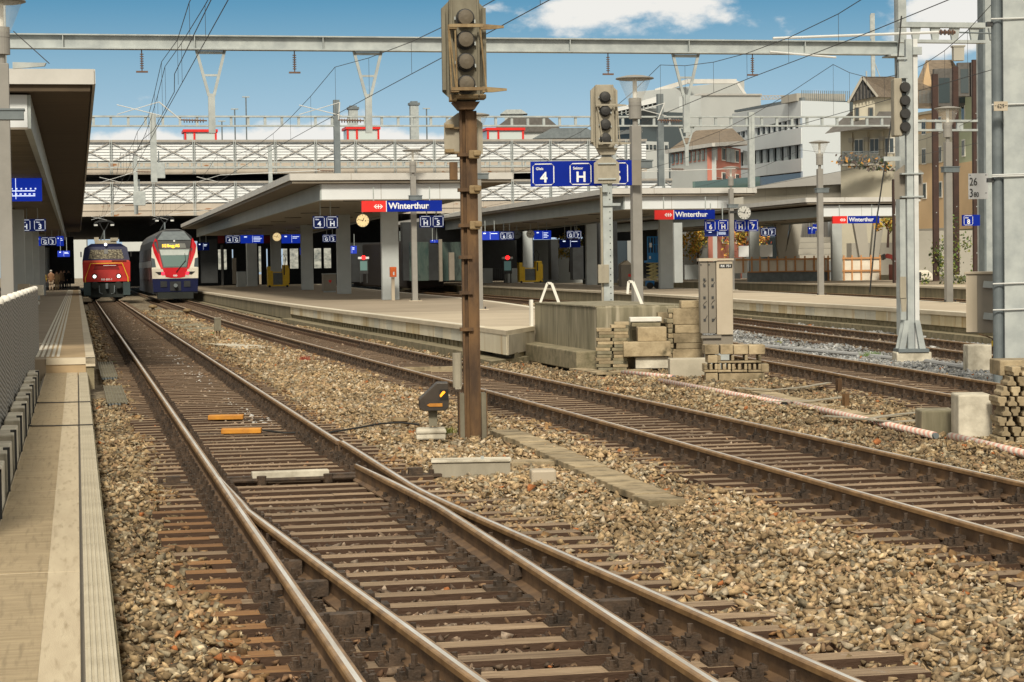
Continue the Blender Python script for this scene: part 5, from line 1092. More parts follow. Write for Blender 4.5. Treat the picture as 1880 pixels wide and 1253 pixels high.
# ------------------------------------------------------------------ signs and clocks
def cell(r, x, z, s, big, small, yf=-.055, border=True, m='signwhite'):
    if r.children and r.children[0].data.materials[0] == M['navy']: m = 'litsign'
    t = s*.045
    if border:
        b = MB(); c = s*.10
        b.box(x-s/2+c, x+s/2-c, yf-.004, yf, z-t/2, z+t/2).box(x-s/2+c, x+s/2-c, yf-.004, yf, z+s-t/2, z+s+t/2).box(x-s/2-t/2, x-s/2+t/2, yf-.004, yf, z+c, z+s-c).box(x+s/2-t/2, x+s/2+t/2, yf-.004, yf, z+c, z+s-c)
        for q, w in ((-1, 0), (1, 0), (-1, 1), (1, 1)):
            b.bar((x+q*(s/2), yf-.002, z+(c if not w else s-c)), (x+q*(s/2-c), yf-.002, z+(0 if not w else s)), .004, t, up=(0, 1, 0))
        b.build('frame_line', M[m], r)
    text(big, s*.50, M[m], r, (x+s*.02, yf-.002, z+s*.13), bold=.035, name='figure')
    if small: text(small, s*.13, M[m], r, (x-s*.36, yf-.002, z+s*.72), bold=.03, align='LEFT', name='small_lettering')
def sign_root(name, label, px0, px1, py0, py1, d, m, group=None, rods=(), zs=4.6, th=.1, rz=TH):
    r = px_root(name, label, 'sign', (px0+px1)/2, py1, d, rz, group); q = d/F; w = (px1-px0)/2*q; h = (py1-py0)*q
    MB().box(-w, w, -th/2, th/2, 0, h).build('board', M[m], r)
    if rods:
        zb = r.location.z
        for x in rods: MB().box(w*x-.02, w*x+.02, -.02, .02, h, max(zs+.1-zb, h+.1)).build('hanger', M['beam'], r)
    return r, q, w, h
def logo(r, x, z, s, yf):
    """white double arrow with a cross"""
    b = MB(); a = s
    b.box(x-a*.62, x+a*.62, yf-.004, yf, z-a*.10, z+a*.10); b.box(x-a*.10, x+a*.10, yf-.0045, yf-.0005, z-a*.46, z+a*.46)
    for q in (-1, 1):
        P_ = [(x+q*a*.28, z+a*.46), (x+q*a*.52, z+a*.46), (x+q*a*1.0, z), (x+q*a*.52, z-a*.46), (x+q*a*.28, z-a*.46), (x+q*a*.74, z)]
        b.prism(P_[:3]+[P_[5]], yf-.006, yf-.002); b.prism([P_[2], P_[3], P_[4], P_[5]], yf-.006, yf-.002)
    b.build('double_arrow', M['signwhite'], r)
def station(px0, pxm, px1, py0, py1, d, label, logo_px, tx, th_):
    r, q, w, h = sign_root('station_sign', label, px0, px1, py0, py1, d, 'blue', 'station name signs', (-.7, .7), 4.9, .16)
    xm = (pxm-(px0+px1)/2)*q; MB().box(-w-.002, xm, -.084, .084, -.002, h+.002).build('red_panel', M['red'], r); MB().box(xm, xm+.03, -.086, -.08, 0, h).build('divider', M['signwhite'], r)
    logo(r, (logo_px-(px0+px1)/2)*q, h*.48, h*.42, -.086); text('Winterthur', th_*q, M['signwhite'], r, ((tx-(px0+px1)/2)*q, -.083, h*.27), bold=.03, align='LEFT', name='station_name')
    if d < 90: MB().prism([(w*.62+.13*math.cos(a/16*6.283), h*.42+.13*math.sin(a/16*6.283)) for a in range(16)], -.0835, -.081).build('round_sticker', M['navy'], r)
station(663.5, 708, 812, 369, 389, 80.5, 'largest station name sign, hung at the front edge of the nearer canopy', 694, 713, 11.5)
station(1200, 1235, 1314, 386, 403, 97.5, 'middle sized station name sign above the blue scissor lift', 1225, 1238.5, 9.5)
station(1526, 1553.5, 1616, 397, 410.5, 115.5, 'smallest station name sign, under the farthest right canopy', 1545, 1557, 7.4)
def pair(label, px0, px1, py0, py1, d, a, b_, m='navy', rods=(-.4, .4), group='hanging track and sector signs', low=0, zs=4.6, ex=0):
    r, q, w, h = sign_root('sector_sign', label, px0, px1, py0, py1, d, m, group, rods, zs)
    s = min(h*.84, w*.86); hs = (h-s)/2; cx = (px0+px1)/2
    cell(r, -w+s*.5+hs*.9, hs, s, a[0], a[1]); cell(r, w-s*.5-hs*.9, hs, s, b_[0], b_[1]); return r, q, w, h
GL, SE = 'Gleis', 'Sektor'
pair('hanging sign with four and H, left of the clock on the nearest canopy', 574.5, 621, 397, 420, 86, ('4', GL), ('H', SE))
pair('hanging sign with H and five, right of the largest station name sign', 770, 815, 396, 418, 86, ('H', SE), ('5', GL))
pair('smaller hanging sign with G and five, between two thick columns', 592, 618.5, 431, 445, 138, ('G', SE), ('5', GL))
pair('sign with six and H on the small lamp post', 1293, 1338, 404, 425, 98, ('6', GL), ('H', SE), 'blue', ())
pair('sign with H and seven under the white clock', 1348, 1392.5, 404, 425, 98, ('H', SE), ('7', GL), 'blue', ())
pair('dim sign with eight and F between two right hand columns', 1396, 1425, 418, 434, 135, ('8', GL), ('F', SE), 'navy', (), 'hanging track and sector signs')
pair('hanging sign with six and G right of the rusty mast', 917, 944, 425, 441, 128, ('6', GL), ('G', SE))
pair('hanging sign with G and seven above the yellow leaved tree', 1040, 1067.5, 424, 438, 133, ('G', SE), ('7', GL))
pair('hanging sign with H and three on the left platform', 35, 84, 402.5, 425, 84, ('H', SE), ('3', GL), zs=4.4)
pair('smaller hanging sign with G and three on the left platform', 75, 104, 435, 451, 128, ('G', SE), ('3', GL), zs=4.4)
pair('sign with four and G at the left end of the far display', 414, 441.5, 432, 447, 150, ('4', GL), ('G', SE))
r, kq = SIGN8; cell(r, -7*kq, 1.5*kq, 17*kq, '8', GL)
r, q, w, h = sign_root('direction_board', 'large blue board with four, H and five, carried by the tall close lamp post', 974.5, 1160, 296, 342, 47.7, 'blue', rz=0)
cell(r, (998-1067.2)*q, 3*q, 38*q, '4', GL); cell(r, (1066-1067.2)*q, 3*q, 38*q, 'H', SE); cell(r, (1133-1067.2)*q, 3*q, 38*q, '5', GL)
MB().box(w, w+17*q, -.06, -.03, 0, h).build('clamp_plate', M['cabinet_dark'], r)
def display(label, px0, px1, py0, py1, d, lines=3, group='blue train displays', m='screen', side='r', zs=4.6):
    r, q, w, h = sign_root('train_display', label, px0, px1, py0, py1, d, m, group, (-.5, .5), zs)
    b = MB()
    for i in range(lines):
        z = h*(.72-.17*i); b.box(w*.12, w*rnd(.5, .85), -.058, -.052, z, z+h*.06)
    b.box(-w*.7, -w*.45, -.058, -.052, h*.72, h*.84).box(w*.02, w*.04, -.058, -.052, h*.08, h*.92)
    b.build('text_lines', M['litwhite'], r); return r
display('lit blue display right of the four and G sign', 442, 484, 432, 447, 150.3, 4)
display('lit blue display left of the nearest bin column', 517, 553, 431, 447, 140, 2)
display('lit blue display just right of the rusty mast', 882, 916.5, 425.5, 441, 128.2, 1)
display('lit blue display right of the grey clock', 980, 1012, 424, 440, 131, 4)
display('dark blue board under the G and seven sign', 1027, 1066, 440, 455, 140, 1, m='blue')
display('lower part of the board below six and H', 1293, 1338.5, 424.5, 434.5, 98.2, 3, m='navy')
display('large lit blue display behind the foreground post', -20, 76, 322, 370, 58, 0, zs=4.4)
display('far blue display beside the round tan column', 62, 75, 435, 452, 129, 1, zs=4.4)
display('blue display right of G and three on the left platform', 104.5, 117, 434, 452, 129, 2, zs=4.4)
big = [o for o in bpy.data.objects if o.get('label') == 'large lit blue display behind the foreground post'][0]; kq = 58./F; b = MB()
for z in (9, 18): b.box(-18*kq, 36*kq, -.06, -.055, z*kq, (z+1.6)*kq)
for i in range(7): b.box((-16+i*8)*kq, (-12+i*8)*kq, -.06, -.055, 12*kq, 14*kq).box((-15+i*8.4)*kq, (-12.5+i*8.4)*kq, -.06, -.055, 21.5*kq, 24*kq)
b.build('route_lines', M['litwhite'], big)
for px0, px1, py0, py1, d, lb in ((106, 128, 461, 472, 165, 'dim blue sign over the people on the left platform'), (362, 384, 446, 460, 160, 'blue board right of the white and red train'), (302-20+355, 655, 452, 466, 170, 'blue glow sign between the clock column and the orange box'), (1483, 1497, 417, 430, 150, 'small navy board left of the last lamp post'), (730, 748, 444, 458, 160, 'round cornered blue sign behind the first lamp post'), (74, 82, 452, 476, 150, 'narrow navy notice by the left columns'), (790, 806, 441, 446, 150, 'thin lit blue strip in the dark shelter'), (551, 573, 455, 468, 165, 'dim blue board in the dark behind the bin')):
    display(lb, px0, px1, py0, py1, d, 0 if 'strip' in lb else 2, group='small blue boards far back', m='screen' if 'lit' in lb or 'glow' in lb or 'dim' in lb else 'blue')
for px0, px1, py0, py1, d, ch, lb in ((0, 5, 322, 374, 50, '3', 'edge of a blue sign cut off by the left side of the picture'), (1492, 1506.5, 412, 424, 110, 'Winterthur', 'tiny station name board on the lamp post before the smallest canopy')):
    r, q, w, h = sign_root('small_sign', lb, px0, px1, py0, py1, d, 'blue')
    text(ch, h*(.45 if len(ch) < 3 else .25), M['signwhite'], r, (0, -.055, h*.35), bold=.03, sx=1 if len(ch) < 3 else .9)
for px, py, lb in ((406, 440, 'dark red board left of the four and G sign'), (490, 440, 'dark red board left of the farther clock')):
    r = px_root('red_board', lb, 'sign', px, py+7, 150, TH); MB().box(-.24, .24, -.04, .04, 0, .55).build('board', mat('dark red', (.20, .012, .012), bump=0), r)
# red departure lamp and boards glowing in the dark hall
for px, py, d, lb in ((668, 475, 158, 'red round lamp over a lit notice box, left of the orange box column'), (932, 472, 158, 'red round lamp over a lit notice box, right of the rusty mast')):
    p = at(px, py, d); kq = d/F; r = thing('notice_case', lb, 'notice case', at(px, 520, d), TH); h0 = 45*kq
    MB().box(-10*kq, 10*kq, -.1, .1, h0-1*kq, h0+3*kq).build('header', M['signwhite'], r); MB().box(-8*kq, 8*kq, -.08, .08, h0-28*kq, h0-1*kq).build('case', M['darkmetal'], r)
    MB().box(-6.5*kq, 6.5*kq, -.09, -.08, h0-22*kq, h0-5*kq).build('notice', mat('dim lit notice', (.10, .18, .17), emit=.35), r); MB().lathe([(4*kq, -.12), (4*kq, -.09)], 0, h0+1.5*kq, 14, 'y').build('red_lamp', mat('red lamp', (1., .02, .02), emit=2.0), r)
    for x in (-6, 6): MB().box(x*kq-.04, x*kq+.04, -.04, .04, 0, h0-20*kq).build('leg', M['darkmetal'], r)
def clock(label, px, py, rad, d, lit, rods=True, th=.13, stand=None):
    kq = d/F; R = rad*kq; r = px_root('station_clock', label, 'clock', px, py+rad, d, TH*.5, 'round station clocks')
    MB().lathe([(R, -th/2), (R, th/2)], 0, R, 28, 'y').build('case', M['galv_dark'], r); MB().lathe([(R*.95, -th/2-.006), (R*.95, -th/2)], 0, R, 28, 'y').build('face', M['litclock' if lit else 'clockw'], r)
    b = MB()
    for i in range(12):
        a = i*math.pi/6; b.bar((R*.72*math.sin(a), -th/2-.01, R+R*.72*math.cos(a)), (R*.9*math.sin(a), -th/2-.01, R+R*.9*math.cos(a)), R*.07, .006, up=(0, 1, 0))
    b.build('hour_marks', M['black'], r)
    for a, l_, w_, nm_ in ((math.radians(28), .52, .1, 'hour_hand'), (math.radians(283), .78, .08, 'minute_hand')): MB().bar((-R*.15*math.sin(a), -th/2-.014, R-R*.15*math.cos(a)), (R*l_*math.sin(a), -th/2-.014, R+R*l_*math.cos(a)), R*w_, .006, up=(0, 1, 0)).build(nm_, M['black'], r)
    MB().lathe([(R*.1, -th/2-.02), (R*.1, -th/2-.016)], R*.45, R*.95, 10, 'y').build('second_disc', M['black'], r)
    if rods: MB().box(-.025, .025, -.02, .02, 2*R, 2*R+.35).build('hanger', M['beam'], r)
    return r
clock('warm lit clock left of the largest station name sign', 666, 405.5, 12, 84, True)
clock('smaller warm lit clock above the yellow wheelchair lift', 508.5, 435.5, 8, 148, True)
clock('pale clock right of six and G', 974, 430, 7.5, 130, False)
clock('dark disc of a clock seen unlit next to six and G', 949, 431, 8, 131, False).children[1].data.materials[0] = M['galv_dark']
c5 = clock('largest white clock, beside the small lamp post over H and seven', 1366, 391, 12.6, 97.5, False, False); MB().box(-26*97.5/F, -12*97.5/F, -.04, .04, .3, .42).build('bracket', M['darkmetal'], c5)
# ------------------------------------------------------------------ trains
def nose(r, name, m, pl, f, th=.02, off_=.0):
    """a plate cut to an (x, z) outline and laid on the front whose depth at height z is f(z)"""
    vs = []; n = len(pl)
    for e_ in (off_, off_+th): vs += [(x, f(z)-e_, z) for x, z in pl]
    b = MB(); b._add(vs, [tuple(range(n)), tuple(range(2*n-1, n-1, -1))]+[(i, n+i, n+(i+1) % n, (i+1) % n) for i in range(n)]); return b.build(name, m, r)
paint = lambda n_, c, ro=.5: mat(n_, c, tuple(x*.72 for x in c), sc=1.3, rough=max(ro, .45), bump=.02, spec=.2)
M['locored'] = paint('locomotive red', (.52, .028, .022)); M['trainred'] = paint('train red', (.55, .010, .02), .2); M['trainwhite'] = paint('train ivory', (.66, .63, .54), .3); M['trainblue'] = paint('train dark blue', (.007, .011, .055), .35)
M['trainblack'] = paint('train charcoal', (.035, .038, .042), .3); M['under'] = paint('underframe', (.03, .035, .033), .7); M['head'] = mat('headlamp', (1., .97, .9), emit=2.5); M['tail'] = mat('tail lamp', (1., .02, .05), emit=2.2)
def panto(r, x, y, z0, z1, w=.62):
    MB().tube((x-.25, y+.9, z0), (x, y+.2, (z0+z1)/2), .05, n=8).tube((x, y+.2, (z0+z1)/2), (x, y, z0+(z1-z0)*.5), .07, n=8).bar((x, y, z0), (x, y, z0+(z1-z0)*.5), .09).build('pantograph_mast', M['galv_dark'], r)
    b = MB(); b.tube((x, y, z0+(z1-z0)*.45), (x-w*.5, y, z1-.15), .03, n=6).tube((x, y, z0+(z1-z0)*.45), (x+w*.5, y, z1-.15), .03, n=6); b.build('pantograph_arm', M['trainblack'], r)
    b = MB(); b.path([(x-w*1.1, y, z1-.28), (x-w*.95, y, z1-.12), (x-w*.5, y, z1), (x+w*.5, y, z1), (x+w*.95, y, z1-.12), (x+w*1.1, y, z1-.28)], .035, 6); b.path([(x-w*.9, y+.3, z1-.2), (x-w*.5, y+.3, z1-.05), (x+w*.5, y+.3, z1-.05), (x+w*.9, y+.3, z1-.2)], .03, 6); b.build('pantograph_head', M['trainblack'], r)
    b = MB(); b.box(x-w*1.05, x-w*.68, y-.05, y+.02, z1-.34, z1-.24).box(x+w*.68, x+w*1.05, y-.05, y+.02, z1-.34, z1-.24); b.build('horn', M['arm'], r)
lo = thing('locomotive', 'small red locomotive with lit headlamps and dark blue cab on the left track', 'locomotive', W(137.2, 1.93, 0), TH)
fl = lambda z: 0 if z < 1.25 else (.12*(z-1.25)/1.3 if z < 2.6 else .12+.35*(z-2.6))
MB().box(-1.5, 1.5, .4, 13, 1.15, 2.58).build('lower_body', M['locored'], lo, bevel=.04)
nose(lo, 'nose_panel', M['locored'], [(-1.52, 1.22), (1.52, 1.22), (1.55, 2.5), (1.45, 2.62), (-1.45, 2.62), (-1.55, 2.5)], fl, .35, -.30)
nose(lo, 'nose_recess', paint('deep red', (.20, .012, .012)), [(-.85, 2.0), (.85, 2.0), (.72, 2.35), (-.72, 2.35)], fl, .01, .05)
nose(lo, 'nose_recess', paint('brick red', (.40, .03, .028)), [(-.7, 1.3), (.7, 1.3), (.85, 1.98), (-.85, 1.98)], fl, .01, .05)
nose(lo, 'top_strip', paint('pale red', (.62, .09, .06)), [(-1.5, 2.5), (1.5, 2.5), (1.42, 2.61), (-1.42, 2.61)], fl, .015, .05)
MB().prism([(-1.52, 2.6), (1.52, 2.6), (1.38, 3.45), (.95, 3.72), (-.95, 3.72), (-1.38, 3.45)], .45, 12.5).build('cab', M['trainblue'], lo)
nose(lo, 'windscreen', mat('windscreen with painted reflections', (.30, .28, .20), (.04, .035, .03), (.13, .11, .08), sc=9, st_=(1, 1, 2), rough=.6, spec=.1, bump=0, lo=.42, hi=.6), [(-1.15, 2.72), (1.15, 2.72), (1.0, 3.32), (-1.0, 3.32)], fl, .02, -.38+.36)  # mottled tones paint the reflections into the windscreen colour
nose(lo, 'cab_front', M['trainblue'], [(-1.52, 2.62), (1.52, 2.62), (1.36, 3.42), (.95, 3.70), (-.95, 3.70), (-1.36, 3.42)], fl, .02, -.03)
nose(lo, 'screen_post', M['black'], [(-.13, 3.05), (.13, 3.05), (.13, 3.34), (-.13, 3.34)], fl, .02, .025)
for x in (-.78, .78): MB().lathe([(.105, fl(1.55)-.12), (.105, fl(1.55)-.05)], x, 1.56, 16, 'y').build('headlamp', M['head'], lo); MB().lathe([(.18, fl(1.55)-.07), (.18, fl(1.55)-.03)], x, 1.56, 16, 'y').build('lamp_ring', M['black'], lo)
MB().lathe([(.09, .2), (.09, .3)], -.02, 3.66, 14, 'y').build('top_lamp', M['head'], lo)
for sgn in (-1, 1): MB().path([(sgn*.35, -.12, 2.42), (sgn*1.02, -.12, 2.42), (sgn*1.38, -.16, 1.45), (sgn*1.38, -.16, 1.08), (sgn*1.28, -.16, .98)], .028, 6).build('hand_rail', M['yellow'], lo)
MB().path([(-.36, -.12, 2.42), (.36, -.12, 2.42)], .028, 6).build('hand_rail', M['yellow'], lo)
text('923 031-1', .13, M['signwhite'], lo, (0, -.075, 1.30), bold=.02); MB().box(-.2, .62, -.10, -.09, 2.26, 2.285).build('white_line', M['signwhite'], lo)
MB().box(.35, 1.3, -.02, .0, 2.56, 2.60).build('small_print', M['black'], lo)
MB().box(-1.35, 1.35, .1, 12, .25, 1.2).build('underframe', M['under'], lo)
MB().box(-1.5, -1.05, -.25, .3, .32, 1.18).box(1.05, 1.5, -.25, .3, .32, 1.18).build('steps', paint('grey green', (.05, .075, .08), .6), lo)
for x in (-.75, .75): MB().tube((x, .2, .98), (x, -.35, .98), .1, n=12).lathe([(.22, -.42), (.24, -.35)], x, .98, 16, 'y').build('buffer', M['under'], lo)
MB().box(-.08, .08, -.3, .2, .75, 1.1).path([(-.5, -.05, .95), (-.48, -.2, .5), (-.3, -.15, .4)], .04, 6).path([(.5, -.05, .95), (.48, -.2, .5), (.3, -.15, .4)], .04, 6).build('coupling', M['galv_dark'], lo)
MB().box(-1.2, 1.2, -.1, -.05, .18, .38).build('rail_guard', M['under'], lo)
for x in (-.75, .75):
    MB().lathe([(.5, -.06), (.5, .06)], 2.2, .5, 20, 'y').build('wheel', M['iron'], lo, (x-2.2+2.2, 0, 0), rz=0).location = (x-2.2, 2, 0)
MB().box(-.7, .7, .4, 2.4, 3.72, 3.95).box(.3, .8, .3, 1.0, 3.9, 4.1).box(-.75, -.45, .6, .7, 3.9, 4.15).build('roof_gear', M['sigbox2'], lo); panto(lo, -.08, 1.2, 3.9, 5.25)
for x in (-1.62, 1.62): MB().box(x-.04, x+.04, .5, .7, 2.85, 3.2).build('mirror', M['black'], lo)
# double deck train
tr_ = thing('double_deck_train', 'white and red double deck train with dark blue skirt and orange destination display', 'train', W(128.8, 6.0, 0), TH)
ft = lambda z: 0. if z < 1.95 else (.30*(z-1.95) if z < 3.75 else .54+1.5*(z-3.75))
prof = [(-1.40, .45), (1.40, .45), (1.42, 2.2), (1.38, 3.2), (1.29, 3.65), (1.10, 4.02), (.80, 4.28), (.42, 4.42), (-.42, 4.42), (-.80, 4.28), (-1.10, 4.02), (-1.29, 3.65), (-1.38, 3.2), (-1.42, 2.2)]
body = MB(); n = len(prof); rings = []
for y_, sc_, dz in ((None, 1, 0), (3.2, 1, .1), (26, 1, .1)):
    rings.append([((x*(1 if y_ else .985)), (ft(z)+.03 if y_ is None else y_), z+(dz if z > 3 else 0)) for x, z in prof])
body._add([p for rg in rings for p in rg], [tuple(range(n))]+[(a*n+i, (a+1)*n+i, (a+1)*n+(i+1) % n, a*n+(i+1) % n) for a in range(2) for i in range(n)]+[tuple(range(3*n-1, 2*n-1, -1))])
body.build('body_shell', M['trainblack'], tr_)
nose(tr_, 'white_band', M['trainwhite'], [(-1.41, 1.38), (1.41, 1.38), (1.43, 2.0), (-1.43, 2.0)], ft, .05)
nose(tr_, 'white_pillar', M['trainwhite'], [(-1.43, 2.0), (-.84, 1.98), (-1.0, 2.35), (-1.26, 3.0), (-1.34, 3.42), (-1.40, 3.3), (-1.43, 2.7)], ft, .04, -.005)
nose(tr_, 'white_pillar', M['trainwhite'], [(1.43, 2.0), (.84, 1.98), (1.0, 2.35), (1.26, 3.0), (1.34, 3.42), (1.40, 3.3), (1.43, 2.7)], ft, .04, -.005)
for q in (-1, 1):
    nose(tr_, 'red_stripe', M['trainred'], [(q*.50, 1.98), (q*.86, 1.98), (q*1.02, 2.35), (q*1.28, 3.0), (q*1.36, 3.45), (q*1.15, 3.9), (q*1.05, 3.78), (q*.99, 3.25), (q*.74, 2.02)], ft, .06)
    nose(tr_, 'side_window', M['glass'], [(q*1.17, 2.1), (q*1.435, 2.08), (q*1.435, 2.68), (q*1.24, 2.62)], ft, .045, .006)
    nose(tr_, 'lamp_recess', M['black'], [(q*.60, 1.68), (q*1.0, 1.62), (q*1.22, 1.80), (q*.72, 1.80)], ft, .02, .06)
    nose(tr_, 'tail_lamp', M['tail'], [(q*.64, 1.63), (q*.82, 1.60), (q*.86, 1.78), (q*.66, 1.78)], ft, .02, .075)
    MB().box(q*.72-.2*1, q*.72+.2, -.1, -.02, .85, 1.22).build('grille', M['trainblack'], tr_)
nose(tr_, 'red_nose', M['trainred'], [(-.58, 1.48), (-.3, 1.42), (.3, 1.42), (.58, 1.48), (.80, 2.05), (-.80, 2.05)], ft, .06, .01)
nose(tr_, 'windscreen_frame', M['black'], [(-.72, 2.06), (.72, 2.06), (.97, 3.25), (-.97, 3.25)], ft, .05, .015)
nose(tr_, 'windscreen', M['glassgreen'], [(-.67, 2.12), (.67, 2.12), (.92, 3.19), (-.92, 3.19)], ft, .02, .06)
nose(tr_, 'sun_blind', paint('pale blind', (.42, .47, .46), .4), [(-.83, 2.83), (.83, 2.83), (.915, 3.17), (-.915, 3.17)], ft, .01, .078)
nose(tr_, 'display_housing', M['trainblack'], [(-.96, 3.27), (.96, 3.27), (1.04, 3.74), (-1.04, 3.74)], ft, .05, .01)
nose(tr_, 'display_window', paint('display grey', (.17, .18, .17), .3), [(-.75, 3.28), (.73, 3.28), (.66, 3.57), (-.68, 3.57)], ft, .01, .062)
text('S12 Brugg AG', .19, mat('orange led', (1., .55, .02), emit=2.0), tr_, (-.22, ft(3.35)-.085, 3.34), bold=.02, sx=.72, rx=math.pi/2-.28)
nose(tr_, 'roof_front', M['galv_dark'], [(-1.05, 3.78), (1.05, 3.78), (.66, 4.33), (-.66, 4.33)], ft, .02, .01)
MB().lathe([(.06, ft(3.75)-.1), (.06, ft(3.75)-.06)], 0, 3.72, 12, 'y').build('top_lamp', M['signwhite'], tr_)
MB().bar((.06, -.12+ft(1.95), 1.78), (.66, ft(2.55)-.14, 2.5), .05, .03).bar((.66, ft(2.55)-.14, 2.5), (.62, ft(2.9)-.12, 2.95), .02).build('wiper', M['black'], tr_)
logo(tr_, 0, 1.56, .14, -.09)
nose(tr_, 'skirt', M['trainblue'], [(-1.36, .55), (1.36, .55), (1.41, 1.38), (-1.41, 1.38)], ft, .05); MB().box(-1.1, 1.1, -.02, 1, .12, .55).build('snow_plough', M['under'], tr_)
MB().box(-.34, .34, -.10, -.02, .62, 1.2).build('coupler_flap', M['trainblack'], tr_); MB().tube((0, 0, .95), (0, -.4, .95), .12, n=12).build('coupler', M['galv_dark'], tr_)
for i in range(8):
    MB().box(-1.445, -1.42, 3+i*2.6, 5.0+i*2.6, 1.3, 2.05).build('lower_window', M['black'], tr_); MB().box(-1.43, -1.37, 3+i*2.6, 5.0+i*2.6, 2.55, 3.25).build('upper_window', M['black'], tr_)
MB().box(-1.43, -1.40, 2.2, 26, 2.08, 2.5).build('side_band', M['galv_dark'], tr_)
panto(tr_, -.45, 3.2, 4.45, 5.35, .55)
# dark train deep under the deck
t3 = thing('parked_train', 'dark parked train with one orange headlamp in the shade right of the rusty mast', 'train', W(150, T6(150)-.6, 0), TH)
MB().box(-1.4, 1.4, 0, 30, .3, 3.9).build('body', mat('near black maroon', (.012, .008, .008), bump=0), t3, bevel=.15); MB().lathe([(.14, -.06), (.14, -.01)], -.9, 1.55, 14, 'y').build('headlamp', mat('orange head lamp', (1., .45, .12), emit=9.), t3)
MB().box(-1.1, 1.1, -.03, 0, 2.3, 3.3).build('windscreen', M['glass'], t3); MB().lathe([(.1, -.06), (.1, -.01)], -.1, 3.6, 14, 'y').build('top_lamp', mat('warm lamp', (1., .8, .55), emit=5.), t3)
# ------------------------------------------------------------------ machines, bins and cabinets on the platforms
def lift(label, px0, px1, py0, py1, d=None):
    p = gnd((px0+px1)/2, py1, PZ); kq = p.y/F; w = (px1-px0)/2*kq; h = (py1-py0)*kq; r = thing('wheelchair_lift', label, 'lift', p, TH, 'yellow wheelchair lifts')
    MB().box(-w, -w*.72, -.05, .7, .15, h*.94).box(-w*.72, -w*.5, 0, .05, .2, h*.75).build('left_frame', M['yellow'], r, bevel=.02); MB().box(w*.42, w*.95, -.05, .7, .12, h).box(w*.9, w*1.05, .05, .4, .3, h*.85).build('drive_housing', M['yellow'], r, bevel=.03)
    MB().box(-w, w, -.12, .7, .08, .2).box(-w*.7, w*.45, -.03, 0, h*.66, h*.70).build('base_frame', M['yellow'], r); MB().box(-w*.62, w*.38, .1, .14, .2, h*.64).build('ramp_plate', M['galv_dark'], r)
    MB().box(w*.5, w*.6, -.08, -.05, h*.55, h*.95).build('control_panel', M['black'], r); MB().path([(w*.3, 0, h), (w*.25, 0, h*1.35), (w*.5, 0, h*1.5), (w*.72, 0, h*1.3), (w*.6, 0, h*.95)], .025, 6).build('cable_loop', M['rubber'], r)
    for x in (-.85, .8): MB().lathe([(.09, -.16), (.09, -.1)], x*w, .09, 12, 'y').build('wheel', M['rubber'], r)
lift('yellow wheelchair lift under the small warm clock on the nearer platform', 492, 531, 487, 528); lift('yellow wheelchair lift on the middle platform before the pale clock', 953, 997, 480, 520)
p = gnd(605.5, 537, PZ); kq = p.y/F; r = thing('grit_bin', 'squat grey steel bin with small red mark between two columns', 'bin', p, TH)
MB().box(-12*kq, 12*kq, -.1, .6, .08, 33*kq).build('body', M['cabinet_dark'], r, bevel=.02); MB().box(-12.5*kq, 12.5*kq, -.12, .62, 33*kq, 34.5*kq).box(-10*kq, 11*kq, -.05, .5, 0, .08).build('lid', M['galv'], r); MB().box(-2*kq, 3*kq, -.11, -.1, 19*kq, 22.5*kq).prism([(-1*kq, 19*kq), (2*kq, 19*kq), (.5*kq, 16.5*kq)], -.11, -.1).build('red_mark', M['red'], r)
p = gnd(1150, 526.5, PZ); kq = p.y/F; r = thing('grit_bin', 'grey bin with gabled lid beside the tall close lamp post', 'bin', p, TH)
MB().box(-10*kq, 10*kq, -.1, .6, 0, 40*kq).build('body', M['cabinet_dark'], r); MB().prism([(-11*kq, 40*kq), (11*kq, 40*kq), (2*kq, 48*kq)], -.1, .6).build('lid', M['cabinet'], r); MB().box(3*kq, 8*kq, -.11, -.1, 18*kq, 23*kq).build('red_mark', M['red'], r)
p = gnd(719, 551.5, PZ); kq = p.y/F; r = thing('ticket_stamper', 'orange ticket stamping box on a pale post before the thick column', 'ticket machine', p, TH)
MB().box(-2.7*kq, 3.2*kq, -.45, -.38, 0, 42*kq).build('post', M['cabinet'], r); MB().box(-5.5*kq, 6*kq, -.6, -.35, 42.5*kq, 61*kq).build('orange_case', M['orange'], r, bevel=.02); MB().box(-.8*kq, 2*kq, -.61, -.6, 46*kq, 52*kq).build('pictogram', M['signwhite'], r)
# scissor lift
p = gnd(1201, 530.5, PZ); kq = p.y/F; r = thing('scissor_lift', 'blue scissor lift platform raised beside the thick column', 'scissor lift', p, TH)
MB().box(-10*kq, 1*kq, 0, .7, 5*kq, 15*kq).build('chassis', M['bluepaint'], r, bevel=.02)
for x in (-8, 6): MB().lathe([(6*kq, -.1), (6*kq, .1)], x*kq, 6*kq, 16, 'y').build('wheel', M['rubber'], r)
b = MB()
for i in range(5):
    z = (15+i*6.5)*kq; b.bar((-8*kq, .1, z), (8*kq, .1, z+6.5*kq), .08).bar((8*kq, .2, z), (-8*kq, .2, z+6.5*kq), .08).box(-9*kq, 9*kq, .05, .55, z+5.6*kq, z+7.0*kq)
b.build('scissor_arms', paint('pale yellow', (.60, .52, .25), .5), r)
MB().box(-11*kq, 9*kq, 0, .8, 48*kq, 52*kq).box(-11*kq, 9*kq, -.02, 0, 52*kq, 66*kq).build('platform_floor', M['bluepaint'], r)
b = MB()
for x in (-11, -6, 0, 5, 9): b.box(x*kq-.03, x*kq+.03, 0, .05, 52*kq, 96*kq)
